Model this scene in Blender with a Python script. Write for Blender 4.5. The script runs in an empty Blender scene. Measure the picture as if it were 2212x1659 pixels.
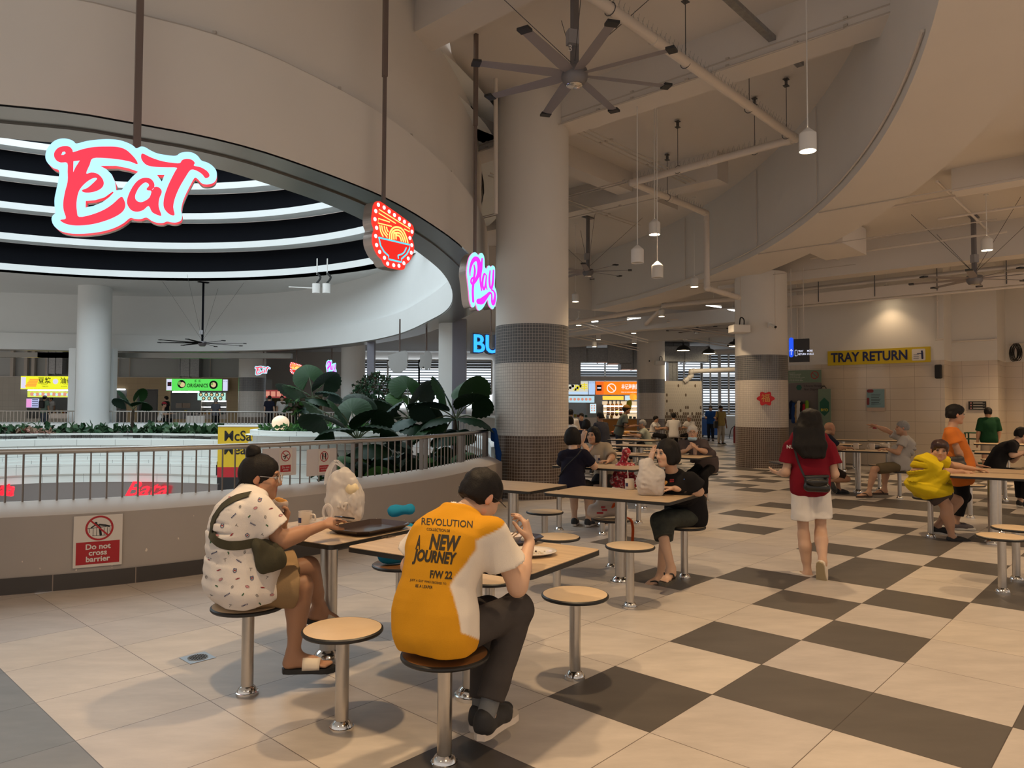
import bpy, bmesh, math, random
import numpy as np
from mathutils import Vector, Matrix
random.seed(7)
rng=np.random.default_rng(11)
SC=bpy.context.scene
COL=SC.collection
# camera
F_PX, PITCH, ROLL, EYE=1559.076, 0.0342633856, 0.00423500136, 1.5
cam_d=bpy.data.cameras.new('camera')
cam_d.sensor_width=36.0
cam_d.lens=F_PX/2212*36.0
cam_d.clip_start, cam_d.clip_end=0.05, 300
cam=bpy.data.objects.new('camera',cam_d)
COL.objects.link(cam)
_s, _c, _sr, _cr=math.sin(PITCH), math.cos(PITCH), math.sin(ROLL), math.cos(ROLL)
_up0, _fw=Vector((0,-_s,_c)), Vector((0,_c,_s))
_right=Vector((1,0,0))*_cr+_up0*_sr
_up=Vector((1,0,0))*-_sr+_up0*_cr
cam.matrix_world=Matrix(((_right.x,_up.x,-_fw.x,0),(_right.y,_up.y,-_fw.y,0),(_right.z,_up.z,-_fw.z,EYE),(0,0,0,1)))
SC.camera=cam
# colour management
SC.view_settings.view_transform='Standard'
SC.view_settings.look='None'
SC.view_settings.exposure=0.12
SC.view_settings.gamma=1.0
SC.view_settings.use_curve_mapping=False
SC.cycles.use_denoising=True
SC.cycles.max_bounces=6
SC.cycles.diffuse_bounces=3
SC.cycles.glossy_bounces=3
SC.cycles.transmission_bounces=4
SC.cycles.transparent_max_bounces=6
SC.cycles.sample_clamp_indirect=4.0
SC.cycles.caustics_reflective=False
SC.cycles.caustics_refractive=False
# world
wd=bpy.data.worlds.new('world')
SC.world=wd
wd.use_nodes=True
wd.node_tree.nodes['Background'].inputs[0].default_value=(0.96,0.87,0.80,1)
wd.node_tree.nodes['Background'].inputs[1].default_value=0.58
# measuring helpers (survey of the place)
def ray(u,v):
 a, b=u-1106, v-829.5
 a, b=a*_cr+b*_sr, -a*_sr+b*_cr
 return np.array([a/F_PX,_c+_s*b/F_PX,_s-_c*b/F_PX])
def G(u,v,z=0.0):
 d=ray(u,v); t=(z-EYE)/d[2]
 return np.array([d[0]*t,d[1]*t,z])
def W(u,v,y):
 d=ray(u,v); t=y/d[1]
 return np.array([d[0]*t,y,EYE+d[2]*t])
YAW=0.826841095
PH=np.array([math.cos(YAW),math.sin(YAW),0.0]); QH=np.array([math.sin(YAW),-math.cos(YAW),0.0])
TILE=0.613875
ORG=np.array([0.194198,3.820149,0.0])
def PQ(p,q,z=0.0):return PH*p+QH*q+np.array([0,0,z])
def topq(P):P=np.asarray(P,float); return float(P[:3]@PH), float(P[:3]@QH)
ROTZ=YAW
# materials
MATS={}
def mat(name,col,rough=0.6,metal=0.0,var=0.0,vscale=8.0,bump=0.0,bscale=60.0,emit=None,es=0.0,spec=0.5,trans=0.0,sss=0.0,alpha=1.0,aniso=None,coat=0.0,col2=None):
 if name in MATS:return MATS[name]
 m=bpy.data.materials.new(name); m.use_nodes=True
 nt=m.node_tree; b=nt.nodes['Principled BSDF']
 c4=(col[0],col[1],col[2],1)
 b.inputs['Base Color'].default_value=c4
 b.inputs['Roughness'].default_value=rough
 b.inputs['Metallic'].default_value=metal
 b.inputs['Specular IOR Level'].default_value=spec
 if trans:b.inputs['Transmission Weight'].default_value=trans
 if sss:
  b.inputs['Subsurface Weight'].default_value=sss
  b.inputs['Subsurface Radius'].default_value=(0.012,0.005,0.003)
 if alpha<1:b.inputs['Alpha'].default_value=alpha
 if coat:b.inputs['Coat Weight'].default_value=coat; b.inputs['Coat Roughness'].default_value=0.08
 if emit is not None:
  b.inputs['Emission Color'].default_value=(emit[0],emit[1],emit[2],1)
  b.inputs['Emission Strength'].default_value=es
 tc=None
 if var or bump or col2:
  tc=nt.nodes.new('ShaderNodeTexCoord')
 if var or col2:
  n=nt.nodes.new('ShaderNodeTexNoise'); n.inputs['Scale'].default_value=vscale; n.inputs['Detail'].default_value=5
  nt.links.new(tc.outputs['Object'],n.inputs['Vector'])
  mx=nt.nodes.new('ShaderNodeMix'); mx.data_type='RGBA'
  k1, k2=1-var, 1+var
  mx.inputs[6].default_value=(col[0]*k1,col[1]*k1,col[2]*k1,1)
  mx.inputs[7].default_value=(col2[0],col2[1],col2[2],1)if col2 else(col[0]*k2,col[1]*k2,col[2]*k2,1)
  nt.links.new(n.outputs['Fac'],mx.inputs[0]); nt.links.new(mx.outputs[2],b.inputs['Base Color'])
 if bump:
  n2=nt.nodes.new('ShaderNodeTexNoise'); n2.inputs['Scale'].default_value=bscale; n2.inputs['Detail'].default_value=3
  nt.links.new(tc.outputs['Object'],n2.inputs['Vector'])
  bp=nt.nodes.new('ShaderNodeBump'); bp.inputs['Strength'].default_value=bump; bp.inputs['Distance'].default_value=0.01
  nt.links.new(n2.outputs['Fac'],bp.inputs['Height']); nt.links.new(bp.outputs['Normal'],b.inputs['Normal'])
 MATS[name]=m
 return m
def glow(name,col,s,surf=None):
 return mat(name,surf or[c*0.6 for c in col],rough=0.4,emit=col,es=s)
def node(nt,t,**kw):
 n=nt.nodes.new(t)
 for k, v in kw.items():setattr(n,k,v)
 return n
def vcol_mat(name,rough=0.7,sss=0.0,bump=0.0,bscale=200.0,spec=0.4):
 if name in MATS:return MATS[name]
 m=mat(name,(1,1,1),rough=rough,sss=sss,bump=bump,bscale=bscale,spec=spec)
 a=node(m.node_tree,'ShaderNodeAttribute',attribute_name='Col')
 m.node_tree.links.new(a.outputs['Color'],m.node_tree.nodes['Principled BSDF'].inputs['Base Color'])
 return m
 # objects
LOC={}
def _props(o,label=None,cat=None,group=None,kind=None):
 if label:o['label']=label
 if cat:o['category']=cat
 if group:o['group']=group
 if kind:o['kind']=kind
 return o
def thing(name,label,cat,loc=(0,0,0),rotz=0.0,group=None,kind=None):
 o=bpy.data.objects.new(name,None); COL.objects.link(o)
 o.empty_display_size=0.05
 o.location=tuple(loc); o.rotation_euler=(0,0,rotz)
 LOC[o.name]=np.array(loc,float)if rotz==0.0 else None
 return _props(o,label,cat,group,kind)
def copy_tree(o,parent=None):
 c=o.copy(); COL.objects.link(c)
 if parent is not None:c.parent=parent
 for ch in list(o.children):copy_tree(ch,c)
 return c
def place(proto,used,loc,rotz,label,group=None):
 o=copy_tree(proto)if used else proto
 o.location=tuple(loc); o.rotation_euler=(0,0,rotz); o['label']=label
 if group:o['group']=group
 return o
class MB:
 def __init__(s):s.v=[]; s.f=[]; s.m=[]; s.n=0
 def add(s,v,f,mi=0):
  v=np.asarray(v,float).reshape(-1,3)
  s.v.append(v); n=s.n
  for q in f:s.f.append(tuple(int(i)+n for i in q)); s.m.append(mi)
  s.n+=len(v); return s
 def box(s,c,size,R=None,mi=0,taper=None):
  h=np.array(size,float)/2
  v=np.array([[x,y,z]for z in(-1,1)for y in(-1,1)for x in(-1,1)],float)*h
  if taper is not None:v[4:,:2]*=taper
  if R is not None:v=v@np.array(R,float).T
  return s.add(v+np.array(c,float),[(0,2,3,1),(4,5,7,6),(0,1,5,4),(2,6,7,3),(0,4,6,2),(1,3,7,5)],mi)
 def bbox(s,c,size,b=0.004,R=None,mi=0):
  hx, hy, hz=[x/2 for x in size]
  out=[]
  for z, k in((-hz,b),(-hz+b,0),(hz-b,0),(hz,b)):
   out.append([(-hx+k+b,-hy+k,z),(hx-k-b,-hy+k,z),(hx-k,-hy+k+b,z),(hx-k,hy-k-b,z),(hx-k-b,hy-k,z),(-hx+k+b,hy-k,z),(-hx+k,hy-k-b,z),(-hx+k,-hy+k+b,z)])
  v=np.array(out).reshape(-1,3); fs=[tuple(range(7,-1,-1)),tuple(range(24,32))]
  for L in range(3):
   for i in range(8):
    j=(i+1)%8; fs.append((L*8+i,L*8+j,L*8+8+j,L*8+8+i))
  if R is not None:v=v@np.array(R,float).T
  return s.add(v+np.array(c,float),fs,mi)
 def tube(s,pts,r,n=10,mi=0,caps=True,closed=False):
  pts=[np.array(p,float)for p in pts]; k=len(pts)
  rs=r if hasattr(r,'__len__')else[r]*k
  rings=[]; prev=None
  for i in range(k):
   if closed:t=pts[(i+1)%k]-pts[i-1]
   else:t=pts[min(i+1,k-1)]-pts[max(i-1,0)]
   t=t/(np.linalg.norm(t)+1e-12)
   if prev is None:
    a=np.array([0,0,1.0])if abs(t[2])<0.9 else np.array([1.0,0,0])
   else:a=prev
   x=a-t*(a@t); x/=np.linalg.norm(x)+1e-12; prev=x
   y=np.cross(t,x)
   an=np.arange(n)*2*math.pi/n
   rings.append(pts[i]+rs[i]*(np.cos(an)[:,None]*x+np.sin(an)[:,None]*y))
  v=np.concatenate(rings); fs=[]
  for i in range(k if closed else k-1):
   b=((i+1)%k)*n
   for j in range(n):
    j2=(j+1)%n; fs.append((i*n+j,i*n+j2,b+j2,b+j))
  if caps and not closed:fs+=[tuple(range(n-1,-1,-1)),tuple(range((k-1)*n,k*n))]
  return s.add(v,fs,mi)
 def cyl(s,p0,p1,r0,r1=None,n=16,mi=0):return s.tube([p0,p1],[r0,r0 if r1 is None else r1],n,mi)
 def lathe(s,prof,c=(0,0,0),n=24,mi=0,R=None,a0=0.0,a1=2*math.pi):
  full=abs(a1-a0-2*math.pi)<1e-6
  m=n if full else n+1
  an=a0+(a1-a0)*np.arange(m)/n
  v=np.concatenate([np.stack([r*np.cos(an),r*np.sin(an),np.full(m,z)],1)for r,z in prof])
  fs=[]
  for i in range(len(prof)-1):
   for j in range(n):
    j2=(j+1)%m if full else j+1
    fs.append((i*m+j,i*m+j2,(i+1)*m+j2,(i+1)*m+j))
  if R is not None:v=v@np.array(R,float).T
  return s.add(v+np.array(c,float),fs,mi)
 def ball(s,c,r,n=12,mi=0,R=None):
  r=np.array(r if hasattr(r,'__len__')else[r]*3,float)
  m=max(5,n//2+1); v=[]
  for i in range(m+1):
   th=math.pi*i/m
   for j in range(n):
    a=2*math.pi*j/n
    v.append((math.sin(th)*math.cos(a),math.sin(th)*math.sin(a),-math.cos(th)))
  v=np.array(v)*r
  if R is not None:v=v@np.array(R,float).T
  fs=[(i*n+j,i*n+(j+1)%n,(i+1)*n+(j+1)%n,(i+1)*n+j)for i in range(m)for j in range(n)]
  return s.add(v+np.array(c,float),fs,mi)
 def grid(s,P,mi=0,close_u=False,flip=False):
  P=np.asarray(P,float); a, b=P.shape[:2]; fs=[]
  for i in range(a if close_u else a-1):
   for j in range(b-1):
    q=(i*b+j,((i+1)%a)*b+j,((i+1)%a)*b+j+1,i*b+j+1)
    fs.append(q[::-1]if flip else q)
  return s.add(P.reshape(-1,3),fs,mi)
 def prism(s,poly,o,ax,ay,depth,mi=0,mside=None,holes=()):
  o, ax, ay=[np.array(x,float)for x in(o,ax,ay)]
  nrm=np.cross(ax,ay)
  bm=bmesh.new()
  loops=[poly]+list(holes); es=[]
  for L in loops:
   vs=[bm.verts.new((p[0],p[1],0))for p in L]
   for i in range(len(vs)):es.append(bm.edges.new((vs[i],vs[(i+1)%len(vs)])))
  bmesh.ops.triangle_fill(bm,use_beauty=True,use_dissolve=False,edges=es)
  bm.verts.index_update()
  v2=np.array([x.co[:2]for x in bm.verts]); tri=[]
  for f in bm.faces:
   t=[x.index for x in f.verts]
   p=v2[t]; ar=(p[1,0]-p[0,0])*(p[2,1]-p[0,1])-(p[1,1]-p[0,1])*(p[2,0]-p[0,0])
   tri.append(t if ar>0 else t[::-1])
  bm.free()
  fr=o+v2[:,:1]*ax+v2[:,1:]*ay
  n=len(fr); s.add(fr,tri,mi)
  if depth:
   bk=fr-nrm*depth
   s.add(bk,[t[::-1]for t in tri],mside if mside is not None else mi)
   for L in loops:
    ar=sum(L[i][0]*L[(i+1)%len(L)][1]-L[(i+1)%len(L)][0]*L[i][1]for i in range(len(L)))
    LL=list(L)if ar>0 else list(L)[::-1]
    if L is not poly:LL=LL[::-1]
    a=np.array([o+p[0]*ax+p[1]*ay for p in LL]); k=len(a)
    s.add(np.concatenate([a,a-nrm*depth]),[((i+1)%k,i,k+i,k+(i+1)%k)for i in range(k)],mside if mside is not None else mi)
  return s
 def build(s,name,mats,parent=None,smooth=True,ang=35,col=None,label=None,loc=None):
  me=bpy.data.meshes.new(name)
  V=np.concatenate(s.v)if s.v else np.zeros((0,3))
  off=None
  if parent is not None:
   off=LOC.get(parent.name)
  elif loc is not None:off=np.array(loc,float)
  if off is not None:V=V-off
  me.from_pydata(V.tolist(),[],s.f)
  if not isinstance(mats,(list,tuple)):mats=[mats]
  for m in mats:me.materials.append(m)
  if len(mats)>1:me.polygons.foreach_set('material_index',np.array(s.m,np.int32))
  if col is not None:
   a=me.color_attributes.new('Col','FLOAT_COLOR','POINT')
   c=np.ones((len(V),4),np.float32); c[:,:3]=col; a.data.foreach_set('color',c.ravel())
  if smooth:
   me.polygons.foreach_set('use_smooth',np.ones(len(s.f),bool))
   if ang<179:me.set_sharp_from_angle(angle=math.radians(ang))
  me.update()
  o=bpy.data.objects.new(name,me); COL.objects.link(o)
  if parent is not None:
   o.parent=parent
   LOC[o.name]=np.zeros(3)if off is None else off
  else:
   if off is not None:o.location=tuple(off)
   LOC[o.name]=np.zeros(3)if off is None else off
  if label:o['label']=label
  return o
def struct(name,mb,mats,**kw):
 o=mb.build(name,mats,None,**kw); o['kind']='structure'; return o
def single(name,mb,mats,label,cat,group=None,**kw):
 V=np.concatenate(mb.v); c=V.mean(0); c[2]=V[:,2].min()
 o=mb.build(name,mats,None,loc=c,**kw); return _props(o,label,cat,group)
def frame(n,up=(0,0,1)):
 n=np.array(n,float); n/=np.linalg.norm(n); up=np.array(up,float)
 r=np.cross(up,n); r/=np.linalg.norm(r); u=np.cross(n,r)
 return r, u, n
_font=None
def text_verts(body,size=1.0,bold=0.0,align='CENTER',shear=0.0,extrude=0.0,sx=1.0,space=1.0,res=3,lines=1.0):
 cu=bpy.data.curves.new('t','FONT'); cu.body=body; cu.size=size; cu.align_x=align; cu.align_y='CENTER'
 cu.offset=bold; cu.shear=shear; cu.extrude=extrude; cu.resolution_u=res; cu.space_character=space; cu.space_line=lines
 o=bpy.data.objects.new('t',cu); COL.objects.link(o)
 bpy.context.view_layer.update()
 me=o.to_mesh()
 v=np.array([x.co[:]for x in me.vertices]).reshape(-1,3); f=[tuple(p.vertices)for p in me.polygons]
 o.to_mesh_clear(); bpy.data.objects.remove(o); bpy.data.curves.remove(cu)
 if len(v):v[:,0]*=sx
 return v, f
def put_text(mb,body,o,ax,ay,size,mi=0,lift=0.002,fit=None,**kw):
 v, f=text_verts(body,size,**kw)
 if not len(v):return mb
 o, ax, ay=[np.array(x,float)for x in(o,ax,ay)]
 if fit:
  w=v[:,0].max()-v[:,0].min(); k=fit/w; v[:,0]*=k
 n=np.cross(ax,ay)
 return mb.add(o+v[:,:1]*ax+v[:,1:2]*ay+(v[:,2:3]+lift)*n,f,mi)
def rotz3(a):c, s=math.cos(a), math.sin(a); return np.array([[c,-s,0],[s,c,0],[0,0,1.0]])
RPQ=rotz3(YAW)
def smooth_path(pts,n=8,closed=False):
 P=[np.array(p,float)for p in pts]; k=len(P); out=[]
 for i in range(k if closed else k-1):
  if closed:p0, p1, p2, p3=P[i-1], P[i], P[(i+1)%k], P[(i+2)%k]
  else:
   p1, p2=P[i], P[i+1]; p0=P[i-1]if i else 2*p1-p2; p3=P[i+2]if i+2<k else 2*p2-p1
  for j in range(n):
   t=j/n
   out.append(0.5*(2*p1+(p2-p0)*t+(2*p0-5*p1+4*p2-p3)*t*t+(3*p1-3*p2+p3-p0)*t**3))
 if not closed:out.append(P[-1])
 return out
def even_path(pts,step):
 P=np.array(pts,float); d=np.r_[0,np.cumsum(np.linalg.norm(np.diff(P,axis=0),axis=1))]
 n=max(2,int(round(d[-1]/step))+1); s=np.linspace(0,d[-1],n)
 return np.stack([np.interp(s,d,P[:,i])for i in range(P.shape[1])],1)
 # colours of the building
M_paint=mat('wall_paint',(0.74,0.71,0.67),rough=0.75,var=0.03,vscale=1.5,bump=0.03,bscale=30)
M_ceil=mat('ceiling_paint',(0.72,0.68,0.64),rough=0.8,var=0.03,vscale=1.0)
M_white=mat('white_paint',(0.80,0.82,0.81),rough=0.6,var=0.02,vscale=2)
M_black=mat('black_louvre',(0.004,0.0045,0.007),rough=0.8,spec=0.1)
M_steel=mat('brushed_steel',(0.56,0.53,0.49),rough=0.32,metal=1.0,var=0.06,vscale=30)
M_chrome=mat('polished_steel',(0.80,0.78,0.75),rough=0.14,metal=1.0)
M_zinc=mat('galvanised_steel',(0.33,0.34,0.35),rough=0.42,metal=0.8,var=0.35,vscale=14)
M_soffitmetal=mat('soffit_metal',(0.22,0.215,0.195),rough=0.30,metal=0.85,var=0.1,vscale=1.2,bump=0.06,bscale=2.5)
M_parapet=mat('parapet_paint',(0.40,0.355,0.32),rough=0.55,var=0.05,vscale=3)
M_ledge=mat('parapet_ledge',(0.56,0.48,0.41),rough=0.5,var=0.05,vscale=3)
M_skirt=mat('skirting_tile',(0.055,0.05,0.047),rough=0.4,var=0.2,vscale=9)
M_darkgrey=mat('dark_grey',(0.05,0.05,0.055),rough=0.5)
M_pipe=mat('painted_pipe',(0.72,0.66,0.60),rough=0.5)
M_conduit=mat('painted_conduit',(0.55,0.50,0.45),rough=0.5)
M_grout=mat('grout',(0.36,0.32,0.28),rough=0.9)
def tile_mat(name,col,col_line,bw,bh,lw,rough,var,coord='UV',offset=0.0,col2=None,coat=0.0):
 m=bpy.data.materials.new(name); m.use_nodes=True; nt=m.node_tree; b=nt.nodes['Principled BSDF']
 tc=node(nt,'ShaderNodeTexCoord'); br=node(nt,'ShaderNodeTexBrick')
 br.offset=offset; br.squash=1.0
 br.inputs['Scale'].default_value=1.0
 br.inputs['Brick Width'].default_value=bw; br.inputs['Row Height'].default_value=bh
 br.inputs['Mortar Size'].default_value=lw; br.inputs['Mortar Smooth'].default_value=0.1; br.inputs['Bias'].default_value=0.0
 c2=col2 or[c*(1-var)for c in col]
 br.inputs['Color1'].default_value=(*col,1); br.inputs['Color2'].default_value=(*c2,1); br.inputs['Mortar'].default_value=(*col_line,1)
 nt.links.new(tc.outputs[coord],br.inputs['Vector']); nt.links.new(br.outputs['Color'],b.inputs['Base Color'])
 bp=node(nt,'ShaderNodeBump'); bp.inputs['Strength'].default_value=0.25; bp.inputs['Distance'].default_value=0.004; bp.invert=True
 nt.links.new(br.outputs['Fac'],bp.inputs['Height']); nt.links.new(bp.outputs['Normal'],b.inputs['Normal'])
 b.inputs['Roughness'].default_value=rough
 if coat:b.inputs['Coat Weight'].default_value=coat; b.inputs['Coat Roughness'].default_value=0.05
 MATS[name]=m
 return m
M_mos_white=tile_mat('mosaic_white',(0.64,0.585,0.53),(0.33,0.30,0.27),0.05,0.05,0.0035,0.3,0.08)
M_mos_brown=tile_mat('mosaic_brown',(0.115,0.072,0.048),(0.42,0.36,0.30),0.05,0.05,0.0035,0.3,0.3)
M_mos_grey=tile_mat('mosaic_grey',(0.105,0.11,0.118),(0.36,0.34,0.32),0.05,0.05,0.0032,0.3,0.2)
M_walltile=tile_mat('wall_tile',(0.63,0.53,0.41),(0.36,0.29,0.22),0.6,0.3,0.0035,0.16,0.04,coat=0.3)
M_walltile_small=tile_mat('wall_tile_narrow',(0.62,0.53,0.42),(0.36,0.29,0.22),0.15,0.3,0.003,0.2,0.04)
M_clad=tile_mat('planter_cladding',(0.80,0.845,0.81),(0.30,0.32,0.31),1.1,0.30,0.006,0.35,0.03)
def uv_quad_strip(mb_uv,path,z0,z1):
 pass
def strip_obj(name,path,z0,z1,material,kind='structure',flip=False,parent=None,u0=0.0,smooth=True):
 """vertical band along a plan path with metric UVs"""
 P=np.array(path,float)[:,:2]
 d=np.r_[0,np.cumsum(np.linalg.norm(np.diff(P,axis=0),axis=1))]+u0
 n=len(P)
 v=[(x,y,z0)for x,y in P]+[(x,y,z1)for x,y in P]
 f=[(i,i+1,n+i+1,n+i)if not flip else(n+i,n+i+1,i+1,i)for i in range(n-1)]
 me=bpy.data.meshes.new(name); me.from_pydata(v,[],f)
 uv=me.uv_layers.new(name='UVMap'); dat=[]
 for q in f:
  for i in q:dat+=[d[i%n],v[i][2]]
 uv.data.foreach_set('uv',dat); me.materials.append(material)
 if smooth:me.polygons.foreach_set('use_smooth',np.ones(len(f),bool)); me.set_sharp_from_angle(angle=math.radians(35))
 o=bpy.data.objects.new(name,me); COL.objects.link(o); LOC[o.name]=np.zeros(3)
 if parent:o.parent=parent
 elif kind:o['kind']=kind
 return o
 # plan of the atrium opening
T_NEAR=[(-11.5,5.9),(-9.0,5.35),(-6.5,5.35),(-5.2,5.62),(-4.23,6.0),(-3.45,6.39),(-2.77,6.94),(-2.245,7.56),(-1.74,8.29),(-1.24,9.22),(-0.82,10.47),(-0.42,12.1)]
T_FAR=[(-0.35,13.1),(-0.55,16.0),(-1.3,19.5),(-3.1,23.6),(-5.6,27.0),(-9.5,29.2),(-14.0,30.0),(-19.0,30.0),(-25.0,29.5),(-30,26)]
ATR=[np.array(p)for p in smooth_path(T_NEAR+T_FAR,6)]
def inside_atrium(x,y):
 P=ATR; c=False; n=len(P)
 for i in range(n):
  a, b=P[i], P[i-1]
  if(a[1]>y)!=(b[1]>y)and x<(b[0]-a[0])*(y-a[1])/(b[1]-a[1])+a[0]:c=not c
 return c
def offset_path(path,d):
 P=np.array(path,float)[:,:2]; out=[]
 for i in range(len(P)):
  t=P[min(i+1,len(P)-1)]-P[max(i-1,0)]; t/=np.linalg.norm(t)
  out.append(P[i]+d*np.array([t[1],-t[0]]))
 return np.array(out)
 # floor: large square tiles, some dark
DARK={(0,0),(1,1),(1,2),(2,0),(3,1),(4,0),(5,1),(6,0),(7,0),(8,1),(9,0),(8,-1),(6,2),(7,2),(2,3),(5,-1),(4,-2),(8,-6),(-2,0),(11,-4),(9,-3),(13,-4),(14,-3),(12,-2),(11,-1),(13,-1),(10,0),(11,1),(12,2),(10,2),(13,1),(15,0),(9,3),(4,3),(3,4),(5,4),(7,4),(15,-2),(16,-1),(14,1),(0,3),(-1,2),(6,-4),(-1,4)}
def is_dark(i,j):
 if i<=-4 and i>=-7:return True
 if(i,j)in DARK:return True
 if i<15:return False
 if-3*i*0.28-12<j<-0.18*i+6:
  h=math.sin(i*12.9898+j*78.233)*43758.5453; h-=math.floor(h)
  return((i+j)%2==0 and h>0.25)or h>0.9
 return False
fm=MB(); tint=[]; duv=[]
for i in range(-10,78):
 for j in range(-62,18):
  c=ORG+PH*(i+.5)*TILE+QH*(j+.5)*TILE
  if c[1]<-2.5 or c[1]>52 or c[0]<-14 or c[0]>27:continue
  if c[0]<2 and inside_atrium(c[0],c[1]):continue
  if c[1]>13.5 and c[0]<-2.5:continue
  q=[ORG+PH*(i+a)*TILE+QH*(j+b)*TILE for a,b in((0,0),(0,1),(1,1),(1,0))]
  fm.add(q,[(0,1,2,3)],(2 if i<=-4 else 1)if is_dark(i,j)else 0)
def floor_mat(name,base,base2,line,rough):
 m=bpy.data.materials.new(name); m.use_nodes=True; nt=m.node_tree; b=nt.nodes['Principled BSDF']
 tc=node(nt,'ShaderNodeTexCoord'); mp=node(nt,'ShaderNodeMapping'); mp.vector_type='POINT'
 o2=ORG/TILE
 mp.inputs['Rotation'].default_value=(0,0,-YAW); mp.inputs['Scale'].default_value=(1/TILE,)*3
 p0, q0=topq(ORG)
 mp.inputs['Location'].default_value=(-p0/TILE,q0/TILE,0)
 nt.links.new(tc.outputs['Object'],mp.inputs['Vector'])
 br=node(nt,'ShaderNodeTexBrick'); br.offset=0; br.squash=1
 br.inputs['Scale'].default_value=1; br.inputs['Brick Width'].default_value=1; br.inputs['Row Height'].default_value=1
 br.inputs['Mortar Size'].default_value=0.0035; br.inputs['Mortar Smooth'].default_value=0.0; br.inputs['Bias'].default_value=0.0
 br.inputs['Color1'].default_value=(*base,1); br.inputs['Color2'].default_value=(*base2,1); br.inputs['Mortar'].default_value=(*line,1)
 nt.links.new(mp.outputs['Vector'],br.inputs['Vector'])
 n=node(nt,'ShaderNodeTexNoise'); n.inputs['Scale'].default_value=2.2; n.inputs['Detail'].default_value=6; n.inputs['Roughness'].default_value=0.65
 mp2=node(nt,'ShaderNodeMapping'); mp2.inputs['Rotation'].default_value=(0,0,-YAW); mp2.inputs['Scale'].default_value=(1.0,3.0,1.0)
 nt.links.new(tc.outputs['Object'],mp2.inputs['Vector']); nt.links.new(mp2.outputs['Vector'],n.inputs['Vector'])
 rm=node(nt,'ShaderNodeMapRange'); rm.inputs[1].default_value=0.3; rm.inputs[2].default_value=0.7; rm.inputs[3].default_value=0.86; rm.inputs[4].default_value=1.1
 nt.links.new(n.outputs['Fac'],rm.inputs[0])
 mx=node(nt,'ShaderNodeMix',data_type='RGBA',blend_type='MULTIPLY'); mx.inputs[0].default_value=1.0
 nt.links.new(br.outputs['Color'],mx.inputs[6]); nt.links.new(rm.outputs[0],mx.inputs[7]); nt.links.new(mx.outputs[2],b.inputs['Base Color'])
 n3=node(nt,'ShaderNodeTexNoise'); n3.inputs['Scale'].default_value=1.3
 nt.links.new(tc.outputs['Object'],n3.inputs['Vector'])
 r3=node(nt,'ShaderNodeMapRange'); r3.inputs[3].default_value=rough-0.06; r3.inputs[4].default_value=rough+0.1
 nt.links.new(n3.outputs['Fac'],r3.inputs[0]); nt.links.new(r3.outputs[0],b.inputs['Roughness'])
 b.inputs['Specular IOR Level'].default_value=0.4
 MATS[name]=m; return m
M_floor_l=floor_mat('floor_tile_light',(0.56,0.49,0.42),(0.47,0.42,0.39),(0.13,0.10,0.08),0.36)
M_floor_d=floor_mat('floor_tile_dark',(0.090,0.078,0.068),(0.105,0.092,0.082),(0.05,0.04,0.035),0.40)
M_floor_g=floor_mat('floor_tile_grey',(0.15,0.15,0.15),(0.24,0.22,0.205),(0.05,0.04,0.035),0.40)
fl=fm.build('floor',[M_floor_l,M_floor_d,M_floor_g],smooth=False); fl['kind']='structure'
# parapet along the opening and its railing
near=even_path(smooth_path([np.array([*p,0])for p in T_NEAR],8),0.12)[:,:2]
front=offset_path(near,0.27); ledge=offset_path(near,0.20); back=offset_path(near,-0.06)
pm=MB()
n=len(near)
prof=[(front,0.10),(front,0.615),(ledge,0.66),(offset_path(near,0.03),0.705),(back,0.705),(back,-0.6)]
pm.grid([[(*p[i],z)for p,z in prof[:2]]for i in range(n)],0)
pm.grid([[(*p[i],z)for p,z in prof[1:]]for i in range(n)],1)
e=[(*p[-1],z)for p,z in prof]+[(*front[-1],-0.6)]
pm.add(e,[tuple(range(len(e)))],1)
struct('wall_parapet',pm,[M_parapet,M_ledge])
sk=MB(); f2=offset_path(near,0.285)
sk.grid([[(*f2[i],0.0),(*f2[i],0.135),(*front[i],0.137)]for i in range(n)],0)
M_skirt2=tile_mat('skirting_tile_joint',(0.060,0.052,0.048),(0.25,0.2,0.17),0.6,3.0,0.004,0.4,0.15)
strip_obj('baseboard_parapet',f2,0.0,0.135,M_skirt2,u0=0.35)
M_chip=mat('paint_chip',(0.74,0.66,0.56),rough=0.7)
ch=MB()
def on_front(s,z):
 i=min(max(int(s*(n-1)),0),n-2); a, b=front[i], front[i+1]; t=(b-a)/np.linalg.norm(b-a)
 return np.array([*a,z]), np.array([*t,0]), np.array([t[1],-t[0],0])
for k in range(46):
 s=rng.uniform(0.36,0.9); z=rng.choice([rng.uniform(0.14,0.3),rng.uniform(0.3,0.6)])
 o, t, nn=on_front(s,z); r=rng.uniform(0.003,0.011)*(1.8 if k%9==0 else 1)
 pts=[(r*rng.uniform(.5,1.2)*math.cos(a),1.5*r*rng.uniform(.5,1.3)*math.sin(a))for a in np.linspace(0,2*math.pi,8)[:-1]]
 ch.prism(pts,o+nn*0.003,t,(0,0,1),0.002)
co=single('paint_chips',ch,M_chip,'small pale spots where paint has chipped off the grey parapet','paint chips'); co['kind']='stuff'
M_bar=mat('rail_bar_steel_shaded',(0.24,0.21,0.19),rough=0.38,metal=0.9)  # brown steel, with the shade on the bars put into its colour
rl=thing('railing','steel railing of a round handrail and thin bars on the near curved parapet','railing',(-2.77,6.94,0.7))
h=MB(); h.tube([(*p,1.125)for p in near],0.027,12); h.build('handrail',M_steel,rl)
bars=even_path([(*p,0)for p in near],0.122)
bm_=MB(); bm_.cyl((0,0,0.70),(0,0,1.105),0.008,n=8); b0=None
pm_=MB(); pm_.box((0,0,0.905),(0.013,0.055,0.41)); p0=None
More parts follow.
